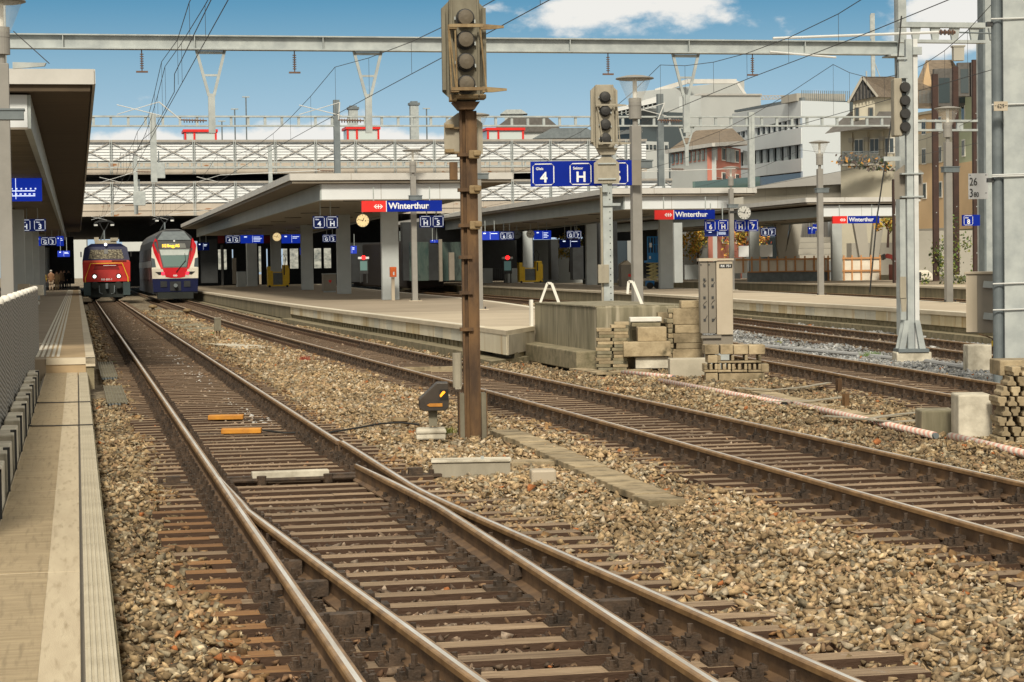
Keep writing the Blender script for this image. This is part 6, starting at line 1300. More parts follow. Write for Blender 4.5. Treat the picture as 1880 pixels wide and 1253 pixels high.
b.box(-11*kq, 9*kq, 0, .05, 94*kq, 96*kq).box(-11*kq, 9*kq, 0, .05, 80*kq, 82*kq); b.build('guard_rail', M['bluepaint'], r); MB().box(-8*kq, -4*kq, -.05, 0, 76*kq, 84*kq).box(-9*kq, -6*kq, -.05, 0, 55*kq, 60*kq).build('decal', M['signwhite'], r)
# stair parapets, shelters, screens that fill the shade
def slab_thing(name, label, cat, px0, px1, py0, py1, m, dep=.25, z=PZ, group=None, d=None, rz=TH, emit=None):
    p = gnd((px0+px1)/2, py1, z) if d is None else at((px0+px1)/2, py1, d); kq = p.y/F; w = (px1-px0)/2*kq
    return tag(MB().box(-w, w, 0, dep, 0, (py1-py0)*kq).build(name, M[m] if isinstance(m, str) else m, None, p, rz=rz, bevel=.01), label, cat, group)
for a, c, y0, y1, lb in ((436, 452, 499, 527, 'pale grey stair parapet left of the yellow lift on the nearer platform'), (455, 473, 445, 526, 'dark grey pier between parapet and yellow lift'), (883, 905, 493, 520, 'pale grey stair parapet just right of the rusty mast'), (932, 951, 493, 519.5, 'pale grey stair parapet left of the yellow machine')):
    slab_thing('stair_parapet', lb, 'parapet', a, c, y0, y1, 'column', 1.2, group='grey stair parapets')
r = thing('stair_railing', 'dark railing bars between two pale stair parapets', 'railing', gnd(918, 519, PZ), TH); kq = gnd(918, 519, PZ).y/F; b = MB()
for i in range(8): b.box((-13+i*3.6)*kq-.02, (-13+i*3.6)*kq+.02, .3, .34, 0, 26*kq)
b.box(-13*kq, 13*kq, .3, .35, 25*kq, 26*kq); b.build('bars', M['darkmetal'], r)
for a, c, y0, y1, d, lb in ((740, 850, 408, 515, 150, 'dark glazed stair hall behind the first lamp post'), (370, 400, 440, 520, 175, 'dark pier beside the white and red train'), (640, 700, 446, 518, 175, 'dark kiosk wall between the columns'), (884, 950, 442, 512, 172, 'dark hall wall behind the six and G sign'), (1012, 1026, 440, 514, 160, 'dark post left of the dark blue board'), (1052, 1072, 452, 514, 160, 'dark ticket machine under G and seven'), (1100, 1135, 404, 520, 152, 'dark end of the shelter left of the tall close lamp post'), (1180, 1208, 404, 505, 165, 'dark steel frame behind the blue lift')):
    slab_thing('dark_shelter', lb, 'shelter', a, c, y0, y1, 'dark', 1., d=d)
gs = mat('dim shelter glass', (.03, .055, .05), (.012, .02, .02), (.06, .085, .075), sc=1.5, st_=(1, 1, .3), rough=.2, bump=0)
for a, c, lb in ((807, 848, 'glass shelter wall left of the rusty mast'), (752, 788, 'glass shelter wall behind the first lamp post')): slab_thing('glass_shelter', lb, 'shelter', a, c, 445, 516, gs, .1, d=142)
# columns and thin bright slits seen through the hall
for px, w, y0, y1, lb in ((810, 6, 440, 517, 'far grey column in the dark hall, left of the rusty mast'), (830, 10, 464, 515, 'pale machine in the dark shelter'), (431, 7, 474, 522, 'greenish machine left of the parapet'), (409, 4, 450, 524, 'thin dark column near the train')):
    slab_thing('hall_post', lb, 'post', px-w/2, px+w/2, y0, y1, 'cabinet_dark' if w > 4 else 'darkmetal', .3, d=140)
# ------------------------------------------------------------------ people on the left platform
def person(label, px, d, ht, coat, trousers, hair, face=1., pose=0, coatlen=.47):
    """one continuous skinned body; clothing and hair as its children"""
    kq = d/F; t_ = at(px, 500, d); s, t = st(t_); r = thing('person', label, 'person', W(s, t, Z3), TH+face)
    J = [(0, 0, .53), (0, 0, .62), (0, -.005, .73), (0, -.01, .82), (0, -.005, .865), (0, -.02, .93), (0, -.015, .975)]; R = [.085, .08, .095, .085, .035, .058, .045]
    E = [(0, 1), (1, 2), (2, 3), (3, 4), (4, 5), (5, 6)]
    def add(p, r_, j): J.append(p); R.append(r_); E.append((j, len(J)-1)); return len(J)-1
    for q in (-1, 1):
        a = add((q*.055, 0, .49), .062, 0); a = add((q*.06, -.015*pose*q, .28), .04, a); a = add((q*.062, .02*pose*q+.01, .045), .026, a); add((q*.065, -.06+.02*pose*q, .02), .022, a)
        a = add((q*.10, 0, .80), .042, 3); a = add((q*.135, .01, .64), .03, a); a = add((q*.13, -.05, .50), .022, a); a = add((q*.128, -.07, .46), .022, a)
        for g_ in range(4): add((q*(.128-.006*g_), -.075-.006*g_, .425+.004*abs(g_-1.5)), .006, a)
        add((q*.118, -.085, .45), .007, a)
    me = bpy.data.meshes.new('body'); me.from_pydata([(x*ht, y*ht, z*ht) for x, y, z in J], E, []); o = bpy.data.objects.new('body', me); COL.objects.link(o); o.parent = r
    sk = o.modifiers.new('skin', 'SKIN'); [setattr(v, 'radius', (r_*ht, r_*ht*.85)) for v, r_ in zip(me.skin_vertices[0].data if me.skin_vertices else [], R)]
    if not me.skin_vertices:
        bpy.context.view_layer.objects.active = o
    try:
        for v, r_ in zip(me.skin_vertices[0].data, R): v.radius = (r_*ht, r_*ht*.85)
        me.skin_vertices[0].data[0].use_root = True
    except Exception as e_: print('skin', e_)
    sb = o.modifiers.new('sub', 'SUBSURF'); sb.levels = 1; sb.render_levels = 1; me.materials.append(M['skin'])
    c = MB(); c.lathe([(.118*ht, .46*ht if coatlen > .4 else .5*ht), (.112*ht, .6*ht), (.118*ht, .74*ht), (.105*ht, .82*ht), (.045*ht, .855*ht)], n=14); co = c.build('coat', paint('coat cloth', coat, .9), r, smooth=True); co.scale = (1, .8, 1)
    c = MB()
    for q in (-1, 1): c.tube((q*.098*ht, 0, .81*ht), (q*.137*ht, .01*ht, .64*ht), .048*ht, .038*ht, 10).tube((q*.137*ht, .01*ht, .64*ht), (q*.131*ht, -.045*ht, .51*ht), .038*ht, .03*ht, 10)
    c.build('sleeve', paint('sleeve cloth', coat, .9), r, smooth=True)
    c = MB()
    for q in (-1, 1): c.tube((q*.05*ht, 0, .53*ht), (q*.06*ht, -.015*pose*q*ht, .28*ht), .074*ht, .05*ht, 10).tube((q*.06*ht, -.015*pose*q*ht, .28*ht), (q*.062*ht, (.02*pose*q+.01)*ht, .03*ht), .05*ht, .036*ht, 10)
    c.build('trousers', paint('trouser cloth', trousers, .9), r, smooth=True)
    c = MB(); c.lathe([(.052*ht, .925*ht), (.062*ht, .955*ht), (.052*ht, .99*ht), (.01*ht, 1.005*ht)], n=12); h_ = c.build('hair', paint('hair', hair, .8), r, smooth=True); h_.location = (0, .008*ht, 0)
    c = MB()
    for q in (-1, 1): c.box((q*.022-.006)*ht, (q*.022+.006)*ht, -.082*ht, -.072*ht, .937*ht, .944*ht)
    c.box(-.006*ht, .006*ht, -.094*ht, -.075*ht, .918*ht, .936*ht).box(-.015*ht, .015*ht, -.08*ht, -.07*ht, .903*ht, .908*ht); c.build('face', paint('face detail', (.12, .06, .05), .7), r)
    for q in (-1, 1): MB().box((q*.065-.012)*ht, (q*.065+.012)*ht, -.10*ht, .03*ht, 0, .035*ht).build('shoe', M['black'], r)
DD = 172
for px, d, ht, coat, tro, hair, fc, ps, lb in ((93.5, 168, 1.74, (.22, .12, .065), (.42, .33, .24), (.5, .47, .42), 3.1, 1, 'person with white hair in a brown coat and pale trousers, back turned'),
    (80, 170, 1.66, (.30, .20, .02), (.10, .07, .04), (.02, .015, .01), 2.6, 0, 'person in a mustard jacket beside the round tan column'), (70, 172, 1.72, (.05, .04, .045), (.03, .04, .07), (.25, .10, .05), 1.2, 0, 'person with reddish hair in dark clothes at the column'),
    (104, 175, 1.68, (.26, .19, .11), (.20, .15, .09), (.05, .03, .02), 2.9, 1, 'person in a beige coat behind the one in brown'), (112, 178, 1.75, (.20, .13, .08), (.05, .04, .04), (.03, .02, .015), .4, 0, 'person in a long tan coat standing in the shade'), (118, 182, 1.78, (.02, .02, .022), (.02, .02, .025), (.02, .015, .01), .2, 0, 'person in black near the row of blue signs'),
    (126, 205, 1.78, (.02, .02, .022), (.025, .025, .03), (.02, .015, .01), 0., 1, 'person in black walking alone nearest the locomotive')):
    person(lb, px, d, ht, coat, tro, hair, fc, ps)
slab_thing('dustbin', 'dark dustbin between the square columns of the left platform', 'bin', 52, 58, 498, 522, 'darkmetal', .5, d=100)
slab_thing('bench_wall', 'low pale wall end behind the screen fence', 'wall', 50, 79, 524, 543, 'blockpale', 1.5, z=Z3, d=62)
slab_thing('bench_wall', 'low beige wall behind the fence caps', 'wall', 33, 54, 522, 540, 'cabinet', 1., d=58)
tag(MB().lathe([(.05, 0), (.085, .02), (.085, .12), (.03, .16)], n=12).build('bollard', M['white'], None, gnd(70, 560, Z3)), 'single low white bollard at the end of the screen fence', 'bollard')
slab_thing('shade_sheet', 'dark backdrop added as shade behind the left platform columns', 'wall', 58, 136, 436, 522, 'dark', .5, d=215)  # dark sheet added so the gaps between the columns look shaded
for i in range(9):
    s = 60+i*12; MB_ = MB().box(-.25, .25, -.9, .9, 0, .05)
# ------------------------------------------------------------------ houses and steelwork beyond the station
def P(px, py, d): return at(px, py, d)
def facade(r, name, m, a, b_, c, e_, th=.4):
    """wall through four picture points already turned into places; real thickness behind it"""
    n = ((b_-a).cross(e_-a)).normalized()
    if n.y < 0: n = -n
    vs = [a, b_, c, e_]; vs += [v+n*th for v in vs]; o = r.location
    b = MB(); b.hexa([vs[0]-o, vs[1]-o, vs[5]-o, vs[4]-o, vs[3]-o, vs[2]-o, vs[6]-o, vs[7]-o]); return b.build(name, m, r)
def lerp(a, b_, u): return a+(b_-a)*u
class Wall:
    """vertical wall between two ground columns; u 0..1 along it, z in metres"""
    def __init__(s, r, pxa, da, pxb, db, y0=None):
        s.r = r; s.a = at(pxa, 480, da); s.b = at(pxb, 480, db); s.L = (Vector((s.b.x-s.a.x, s.b.y-s.a.y))).length; s.da, s.db = da, db
        d = Vector((s.b.x-s.a.x, s.b.y-s.a.y, 0)).normalized(); s.d = d; s.n = Vector((d.y, -d.x, 0))
        if s.n.y > 0: s.n = -s.n
    def zz(s, py, u=0., px=None):
        d = s.da+(s.db-s.da)*u; X_ = s.a.x+(s.b.x-s.a.x)*u; hz = 490-(X_/d*F)*.0148; return EYE+(hz-py)*d/F
    def pt(s, u, z, off_=0.): return Vector((s.a.x, s.a.y, 0))+s.d*(s.L*u)+Vector((0, 0, z))+s.n*off_
    def slab(s, name, m, u0, u1, z0, z1, out=.0, th=.3, z0b=None, z1b=None):
        z0b = z0 if z0b is None else z0b; z1b = z1 if z1b is None else z1b; o = s.r.location
        A = [s.pt(u0, z0, out), s.pt(u1, z0b, out), s.pt(u1, z0b, out-th), s.pt(u0, z0, out-th), s.pt(u0, z1, out), s.pt(u1, z1b, out), s.pt(u1, z1b, out-th), s.pt(u0, z1, out-th)]
        b = MB(); b.hexa([v-o for v in A]); return b.build(name, M[m] if isinstance(m, str) else m, s.r)
    def window(s, u, z0, z1, w, fm='white', gm='glass', cross=True):
        du = w/s.L/2; f = s.slab('window', fm, u-du, u+du, z0, z1, .06, .1); t = du*.16
        for a, c in (((u-du+t, u-t*.5), (u+t*.5, u+du-t)) if cross else ((u-du+t, u+du-t),)):
            g = s.slab('pane', gm, a, c, z0+.08, z1-.08, .075, .1); g.parent = f
        return f
H = 'house'
WM = lambda n_, c, k=.86: mat(n_, c, tuple(x*k for x in c), sc=.35, rough=.85, bump=.02, world=True)
M['modwhite'] = WM('grey white cladding', (.52, .55, .55), .93); M['offwhite'] = WM('office white band', (.62, .665, .69), .95); M['salmon'] = WM('salmon plaster', (.52, .20, .15)); M['cream'] = WM('cream plaster', (.54, .51, .41)); M['orangeplaster'] = WM('orange plaster', (.64, .46, .27)); M['greenplaster'] = WM('pale green plaster', (.42, .46, .31))
M['slitwall'] = mat('mottled far facade', (.44, .46, .44), (.10, .12, .13), (.27, .29, .28), sc=.9, st_=(1, 1, 1.5), rough=.8, bump=0, world=True, lo=.35, hi=.6)
M['tile'] = mat('brown roof tiles', (.22, .175, .13), (.13, .105, .08), sc=2, st_=(1, 1, 6), rough=.9, bump=.3, world=True); M['slate'] = mat('dark slate', (.13, .125, .12), (.09, .085, .08), sc=3, rough=.85, world=True); M['stoneface'] = WM('grey concrete cladding', (.40, .385, .34), .85); M['greyroof'] = WM('grey sloping roof', (.27, .265, .25), .9)
# white modern block
r = thing('modern_building', 'big grey white windowless block with slanted roof left of the glass office', 'building', at(1290, 480, 235), 0)
w = Wall(r, 1203, 228, 1370, 240); w.slab('tower_wall', 'modwhite', 0, 1, -1, w.zz(168, 0), 0, 3, z1b=w.zz(151, 1)); 
w2 = Wall(r, 1290, 222, 1400, 230); w2.slab('front_block', 'modwhite', 0, 1, -1, w2.zz(176, 0), 0, 3, z1b=w2.zz(176, 1)); w2.slab('roof_edge', 'fasciaw', 0, 1, w2.zz(177.5, 0), w2.zz(174, 0), .15, 1, w2.zz(177.5, 1), w2.zz(174.5, 1))
w3 = Wall(r, 1178, 218, 1262, 224); w3.slab('low_block', 'modwhite', 0, 1, -1, w3.zz(201, 0), 0, 2, z1b=w3.zz(201, 1))
w4 = Wall(r, 1130, 220, 1180, 216); w4.slab('glass_wing', 'glass', 0, 1, -1, w4.zz(208, 0), 0, 6, z1b=w4.zz(206, 1)); w4.slab('band', 'modwhite', 0, 1, w4.zz(222, 0), w4.zz(217, 0), .1, .3)
w4.slab('band', 'modwhite', 0, 1, w4.zz(250, 0), w4.zz(243, 0), .1, .3)
b = MB(); o = r.location; A, B_, C_, D_ = at(1125, 212, 214), at(1214, 192, 214), at(1214, 180, 220), at(1135, 203, 220); b.poly([A-o, B_-o, C_-o, D_-o]); b.poly([v-o+Vector((0, .1, .3)) for v in (A, B_, C_, D_)]); b.build('slanted_roof_wing', M['arm'], r)
for i in range(12):
    u = i/11; MB().bar(lerp(A, B_, u)-o, lerp(D_, C_, u)-o, .12, .4).build('roof_fin', M['galv'], r)
b = MB(); P_ = [at(x, y, 231)-o for x, y in ((1203, 168), (1262, 150), (1352, 150), (1371, 178))]; b.bar(P_[0], P_[1], .5, .5).bar(P_[1], P_[2], .5, .5).bar(P_[2], P_[3], .3, .3); b.build('parapet', M['fasciaw'], r)
w5 = Wall(r, 1186, 214, 1230, 216)
w5.slab('lower_wall', 'modwhite', 0, 1, -1, w5.zz(261, 0), 0, 3)
for i in range(6): w5.window(.1+i*.16, w5.zz(276, .5), w5.zz(268, .5), .35, 'black', 'glass', False)
r = thing('tower_crane', 'thin crane jib lying level behind the white block', 'crane', at(1420, 480, 420), 0); o = r.location; b = MB()
for i in range(18):
    a_, c_ = at(1395+i*6, 183-i*.2, 420)-o, at(1401+i*6, 183-i*.2, 420)-o; t2_ = at(1398+i*6, 176, 420)-o; b.bar(a_, c_, .2).bar(a_, t2_, .15).bar(t2_, c_, .15)
    if i: b.bar(pt2, t2_, .18)
    pt2 = t2_
b.build('jib', M['greypipe'], r); MB().bar(at(1500, 184, 421)-o, at(1500, 480, 421)-o, 1.2).build('mast', M['greypipe'], r)
# glass office with white bands
r = thing('office_building', 'office with long white bands and ribbon windows and a mirroring glass end wall', 'building', at(1475, 480, 178), 0)
wl = Wall(r, 1349, 200, 1475, 178); wr = Wall(r, 1475, 178, 1562, 179.5)
def band(nm_, m_, ya0, ya1, yb0, yb1, out): wl.slab(nm_, m_, 0, 1, wl.zz(ya1, 0), wl.zz(ya0, 0), out, .4, wl.zz(yb1, 1), wl.zz(yb0, 1))
wl.slab('core', 'glass', 0, .95, -1, wl.zz(212, 0), -.5, 10, z1b=wl.zz(186, 1))
band('white_band', 'offwhite', 211, 247, 187, 217, .1); band('white_band', 'offwhite', 258, 283, 236, 266, .1); band('white_band', 'offwhite', 308, 330, 292, 316, .1)
for i in range(13):
    u = (i+.5)/13; wl.slab('mullion', 'offwhite', u-.010, u+.010, wl.zz(259-22*u, u), wl.zz(246-30*u, u), .0, .2)
for i in range(10):
    u = (i+.5)/10; wl.slab('blind', 'galv', u-.03, u+.02, wl.zz(307-15*u, u), wl.zz(284-18*u, u), -.2, .2)
wr.slab('mirror_wall', 'mirrorglass', 0, 1, -1, wr.zz(187, 0), .05, .4, z1b=wr.zz(190, 1)); wr.slab('roof_storey', 'stoneface', -.02, 1, wr.zz(186, 0), wr.zz(172, 0), -.8, 3)
b = MB(); o = r.location
for i in range(24): pp = wr.pt(i/23, wr.zz(187, 0), .0)-o; b.box(pp.x-.03, pp.x+.03, pp.y-.03, pp.y+.03, pp.z, pp.z+.9)
b.build('roof_railing', M['galv_dark'], r)
wl.slab('roof_shadow_strip', 'galv_dark', .02, 1, wl.zz(209, 0), wl.zz(205, 0), .0, .3, wl.zz(187, 1), wl.zz(181, 1))
# salmon house
r = thing('house', 'salmon coloured house with brown tiled roof behind the middle canopy', H, at(1300, 480, 172), 0); w = Wall(r, 1233, 178, 1309, 170); w2 = Wall(r, 1309, 170, 1362, 178)
w.slab('shutter_wall', 'modwhite', 0, 1, -1, w.zz(276, .5), 0, .4); w2.slab('salmon_wall', 'salmon', 0, 1, -1, w2.zz(266, 0), 0, .4); w2.slab('plinth_band', 'modwhite', 0, 1, w2.zz(326, 0), w2.zz(300, 0)-1.2, .05, .1)
for i in range(9): w.window(.08+i*.105, w.zz(300, .5), w.zz(279, .5), .42, 'salmon', 'glassgreen', True)
for u in (.38, .85):
    w2.window(u, w2.zz(296, .3), w2.zz(272, .3), 1.05); w2.window(u, w2.zz(340, .3), w2.zz(317, .3), 1.05); w2.window(u, w2.zz(448, .3), w2.zz(425, .3), 1.05)
    for q in (-1, 1): w2.slab('shutter', 'galv', u+q*.30-.08, u+q*.30+.08, w2.zz(297, .3), w2.zz(271, .3), .08, .06)
o = r.location; b = MB(); E0, E1, E2, R0, R1 = at(1223, 279, 178), at(1310, 266, 168.5), at(1372, 262, 178), at(1262, 250, 182), at(1340, 235, 178)
R0 = at(1278, 240, 185); R1 = at(1345, 236, 186)
b.poly([E0-o, E1-o, R1-o, R0-o]); b.poly([E1-o, E2-o, R1-o]); b.poly([v-o+Vector((0, 0, -.25)) for v in (E0, E1, E2)]+[at(1372, 262, 190)-o]); b.build('roof', M['tile'], r); MB().bar(E0-o, E1-o, .25, .3).bar(E1-o, E2-o, .25, .3).build('gutter', M['fasciaw'], r)
# timber gabled cream house
r = thing('house', 'cream house with dark timber gable, flower balcony and tall aerial', H, at(1590, 480, 150), 0); D = 150; w = Wall(r, 1545, 152, 1640, 150); w.slab('wall', 'cream', 0, 1, -1, w.zz(233, .5), 0, 8)
w.slab('cornice', 'fasciaw', -.12, 1, w.zz(243, 0), w.zz(236, 0), .9, 1.4); o = r.location
for u in (.36, .66, .95): w.window(u, w.zz(285, .5), w.zz(256, .5), .75); w.slab('pilaster', 'cream', u-.17, u-.12, w.zz(290, .5), w.zz(245, .5), .15, .2); w.slab('capital', 'stoneface', u-.185, u-.105, w.zz(262, .5), w.zz(254, .5), .22, .3)
b = MB(); q = lambda x, y, d=150: at(x, y, d)-o
b.poly([q(1514, 246, 148), q(1640, 228, 147), q(1640, 205, 151), q(1562, 205, 152)]); b.build('lower_roof', M['slate'], r)
b = MB(); b.hexa([q(1566, 228, 150), q(1606, 226, 150), q(1640, 224, 156), q(1600, 224, 158), q(1566, 186, 150), q(1606, 176, 150), q(1640, 176, 156), q(1600, 176, 158)]); b.build('dormer_wall', M['cream'], r)
b = MB(); A3 = [q(1560, 188, 149.7), q(1608, 177, 149.7), q(1583, 143, 149.7)]; b._add(A3+[v+Vector((0, .3, 0)) for v in A3], [(0, 1, 2), (5, 4, 3), (0, 3, 4, 1), (1, 4, 5, 2), (2, 5, 3, 0)]); b.build('timber_gable', M['slate'], r)
b = MB(); b.poly([q(1583, 141, 149.5), q(1611, 178, 149.5), q(1650, 180, 157), q(1650, 141, 158)]); b.poly([q(1583, 141, 149.6), q(1558, 188, 149.6), q(1590, 186, 159), q(1612, 141, 158)]); b.build('main_roof', M['tile'], r)
MB().bar(q(1557, 189, 149.5), q(1583, 142, 149.5), .16, .16).bar(q(1583, 142, 149.5), q(1611, 178, 149.5), .16, .16).build('barge_board', M['stoneface'], r)
for i in range(7): MB().bar(q(1566+i*6.2, 186-i*1.2, 149.5), q(1566+i*6.2, 186-i*1.2-(14 if i in (1, 5) else 26 if i in (2, 4) else 34 if i == 3 else 4), 149.5), .1, .05).build('timber_stud', M['trainblack'], r)
for a_, c_ in ((1569, 1577), (1594, 1603)):
    f = MB().box(0, (c_-a_)*D/F, -.12, 0, 0, 22*D/F).build('dormer_window', M['slate'], r, q(a_, 220, 149.9)); MB().box(.08, (c_-a_)*D/F-.08, -.14, -.12, .1, 20*D/F).build('pane', M['glass'], f)
fb = MB(); fb.box(0, 66*D/F, -.9, 0, 0, .15); fb.build('balcony', M['stoneface'], r, q(1543, 306, 149.6))
b = MB()
for i in range(30): x = i*66/30*D/F; b.box(x, x+.03, -.9, -.87, .15, 1.0)
b.box(0, 66*D/F, -.92, -.86, .98, 1.04); b.build('balcony_railing', M['galv_dark'], r, q(1543, 306, 149.6))
def leaves(n_, rad, size, cols, name, parent, loc, squash=1., seed=1, hollow=.35):
    rg = random.Random(seed); b = MB(); b.k = 0
    clumps = [Vector((rg.gauss(0, .42), rg.gauss(0, .42), rg.gauss(0, .42)*squash))*rad for _ in range(max(5, n_//45))]
    for _ in range(n_):
        c = rg.choice(clumps); p = c+Vector((rg.gauss(0, 1), rg.gauss(0, 1), rg.gauss(0, 1)*squash))*rad*.17
        a = Vector((rg.gauss(0, 1), rg.gauss(0, 1), rg.gauss(0, 1))).normalized(); e_ = a.cross(Vector((rg.gauss(0, 1), rg.gauss(0, 1), rg.gauss(0, 1)))).normalized(); s_ = size*rg.uniform(.6, 1.3)
        b.k = rg.randrange(len(cols)); b.poly([p-a*s_, p+e_*s_*.55, p+a*s_, p-e_*s_*.55])
    me = b.mesh(name, cols); return put(me, name, parent, loc)
LF = lambda n_, c: mat(n_, c, tuple(x*.6 for x in c), sc=8, rough=.7, bump=0)
M['lg'] = LF('leaf green', (.30, .32, .08)); M['ly'] = LF('leaf yellow', (.85, .60, .10)); M['lo'] = LF('leaf orange', (.85, .42, .09)); M['lr'] = LF('leaf red', (.36, .07, .035)); M['ld'] = LF('leaf dark green', (.05, .075, .025)); M['lv'] = LF('heather', (.16, .13, .12)); M['lgb'] = LF('leaf bright green', (.16, .27, .06))
leaves(520, 2.3, .17, [M['lv'], M['ld'], M['galv_dark'], M['lo']], 'balcony_flowers', r, q(1573, 297, 149)+Vector((0, 0, 0)), .28, 4).scale = (1, .35, 1)
b = MB(); a_ = q(1603, 143, 154); b.bar(a_, a_+Vector((0, 0, 4.8)), .28).bar(a_+Vector((-.5, 0, -.2)), a_+Vector((-.5, 0, .5)), .1).bar(a_+Vector((.6, 0, -.2)), a_+Vector((.1, 0, 1.2)), .06); b.box(a_.x-.2, a_.x+.12, a_.y-.1, a_.y+.1, a_.z+2.9, a_.z+4.7); b.build('aerial', M['galv'], r)
# orange and green houses
r = thing('house', 'tall orange plastered house behind the brown posts, with curved gable', H, at(1720, 480, 138), 0); o = r.location; w = Wall(r, 1680, 140, 1758, 134); w.slab('wall', 'orangeplaster', 0, 1, -1, w.zz(207, .5), 0, 8)
w.slab('string_course', 'cream', 0, 1, w.zz(209, .5), w.zz(204, .5), .12, .2); w.slab('middle_band', 'cream', 0, 1, w.zz(300, .5), w.zz(244, .5), .03, .1); w.slab('plinth', 'stoneface', 0, 1, -1, w.zz(420, .5), .04, .1)
for u, ys in ((.25, (232, 286, 350)), (.62, (232, 286, 350)),):
    for y in ys: w.window(u, w.zz(y+15, .5), w.zz(y-15, .5), .62)
b = MB(); g_ = [q_ for q_ in ((1690, 192), (1712, 192), (1710, 150), (1706, 130), (1704, 113), (1700, 130), (1694, 155))]; v0 = [at(x, y, 134)-o for x, y in g_]; b._add(v0+[v+Vector((0, .4, 0)) for v in v0], [tuple(range(7)), tuple(range(13, 6, -1))]+[(i, 7+i, 7+(i+1) % 7, (i+1) % 7) for i in range(7)]); b.build('curved_gable', M['orangeplaster'], r)
b = MB(); b.poly([at(1683, 150, 134)-o, at(1683, 200, 134)-o, at(1760, 200, 133)-o, at(1760, 128, 133)-o, at(1748, 110, 137)-o, at(1700, 111, 137)-o]); b.poly([at(1683, 150, 134)-o, at(1700, 111, 137)-o, at(1700, 125, 143)-o]); b.build('roof', M['tile'], r)
b = MB()
for i in range(12): x = at(1688+i*2.4, 190, 133.5)-o; b.box(x.x-.015, x.x+.015, x.y-.02, x.y+.02, x.z, x.z+.85)
b.build('balcony_railing', M['galv_dark'], r)
for a_ in (1722, 1760):
    f = MB().box(-.3, 1.0, -.3, .2, -.2, 2.2).build('dormer', M['slate'], r, at(a_, 190, 132.6)-o); MB().box(0, .7, -.33, -.3, 0, 1.6).build('pane', M['glass'], f)
MB().box(-.35, .35, -.3, .3, 0, .9).box(-.42, .42, -.36, .36, .9, 1.0).build('chimney', M['stoneface'], r, at(1759, 112, 136)-o)
r = thing('house', 'pale green plastered house at the right, partly hidden by the thick post', H, at(1790, 480, 130), 0); o = r.location; w = Wall(r, 1758, 134, 1835, 126); w.slab('wall', 'greenplaster', 0, 1, -1, w.zz(175, .5), 0, 8)
for u in (.18, .5): 
    for y in (205, 268): w.window(u, w.zz(y+17, .5), w.zz(y-15, .5), .6)
w.slab('lower_wall', 'orangeplaster', 0, 1, w.zz(420, .5), w.zz(296, .5), .05, .1)
b = MB(); b.poly([at(1758, 180, 130)-o, at(1840, 170, 127)-o, at(1840, 100, 131)-o, at(1770, 118, 131)-o, at(1758, 128, 130.5)-o]); b.build('roof', M['slate'], r)
for a_ in (1766, 1787): f = MB().box(-.3, .5, -.3, .2, -.2, 1.9).build('dormer', M['slate'], r, at(a_, 172, 128.5)-o); MB().box(-.15, .35, -.33, -.3, 0, 1.5).build('pane', M['glass'], f)
for x0, x1, y0, y1, d, lb in ((1713.5, 1724, 138, 516, 112, 'dark brown steel post, first of three before the orange house'), (1751, 1761, 125, 505, 116, 'dark brown steel post between lamp post and blue eight board'), (1787, 1797.5, 112, 505, 108, 'dark brown steel post next to the pale post at the right'), (1640, 1643.5, 330, 520, 100, 'thin brown post left of the steel signal mast')):
    p = at((x0+x1)/2, y1, d); kq = d/F; r = thing('brown_post', lb, 'post', p, TH); MB().box(-(x1-x0)/2*kq, (x1-x0)/2*kq, -.1, .1, 0, (y1-y0)*kq).build('shaft', M['brown'], r)
    b = MB()
    for i in range(4): b.tube((0, -.12, (40+i*85)*kq), (0, -.1, (40+i*85)*kq), .03, n=6)
    b.build('rivet', M['galv'], r)
# concrete station building with sloping roof, stairs, leaning piers
r = thing('concrete_building', 'low concrete building with a folded grey roof above the farthest canopy', 'building', at(1520, 480, 160), 0); o = r.location; wA = Wall(r, 1366, 150, 1552, 165); wB = Wall(r, 1552, 165, 1645, 150)
wA.slab('wall', 'stoneface', 0, 1, wA.zz(380, 0), wA.zz(349, 0), 0, 1, wA.zz(380, 1), wA.zz(339, 1)); wB.slab('wall', 'stoneface', 0, 1, wB.zz(380, 0), wB.zz(339, 0), 0, 1, wB.zz(380, 1), wB.zz(364, 1))
q = lambda x, y, d: at(x, y, d)-o
b = MB(); b.poly([q(1366, 348, 149), q(1552, 338, 164), q(1552, 314, 175), q(1478, 325, 170), q(1376, 345, 155)]); b.poly([q(1552, 338, 164), q(1648, 366, 149), q(1648, 335, 160), q(1552, 314, 175)]); b.build('folded_roof', M['greyroof'], r)
for u in (.2, .4, .6, .8): wA.slab('joint', 'greyroof', u-.001, u+.001, wA.zz(378, u), wA.zz(347-10*u, u), .01, .02)
wA.slab('glass_band', 'glassgreen', 0, .6, wA.zz(347, 0), wA.zz(331, 0), -4, .2, wA.zz(345, .6), wA.zz(322, .6))
for i, (ya, yb, xa) in enumerate(((436, 446, 1464), (446, 457, 1464), (457, 468, 1464), (468, 480, 1466))):
    slab_thing('stair_wall', ['topmost', 'second', 'third', 'lowest'][i]+' concrete band of the stair wall behind the timber fence', 'wall', xa, 1538+i*4, ya, yb-.4, 'stoneface', 1., d=156-i*1.5)
slab_thing('retaining_wall', 'long pale concrete wall behind the far right platform', 'wall', 1560, 1700, 446, 505, 'stoneface', 1., d=148); slab_thing('retaining_wall', 'striped concrete wall right of the steel signal mast', 'wall', 1684, 1800, 424, 508, 'stoneface', 1., d=126)
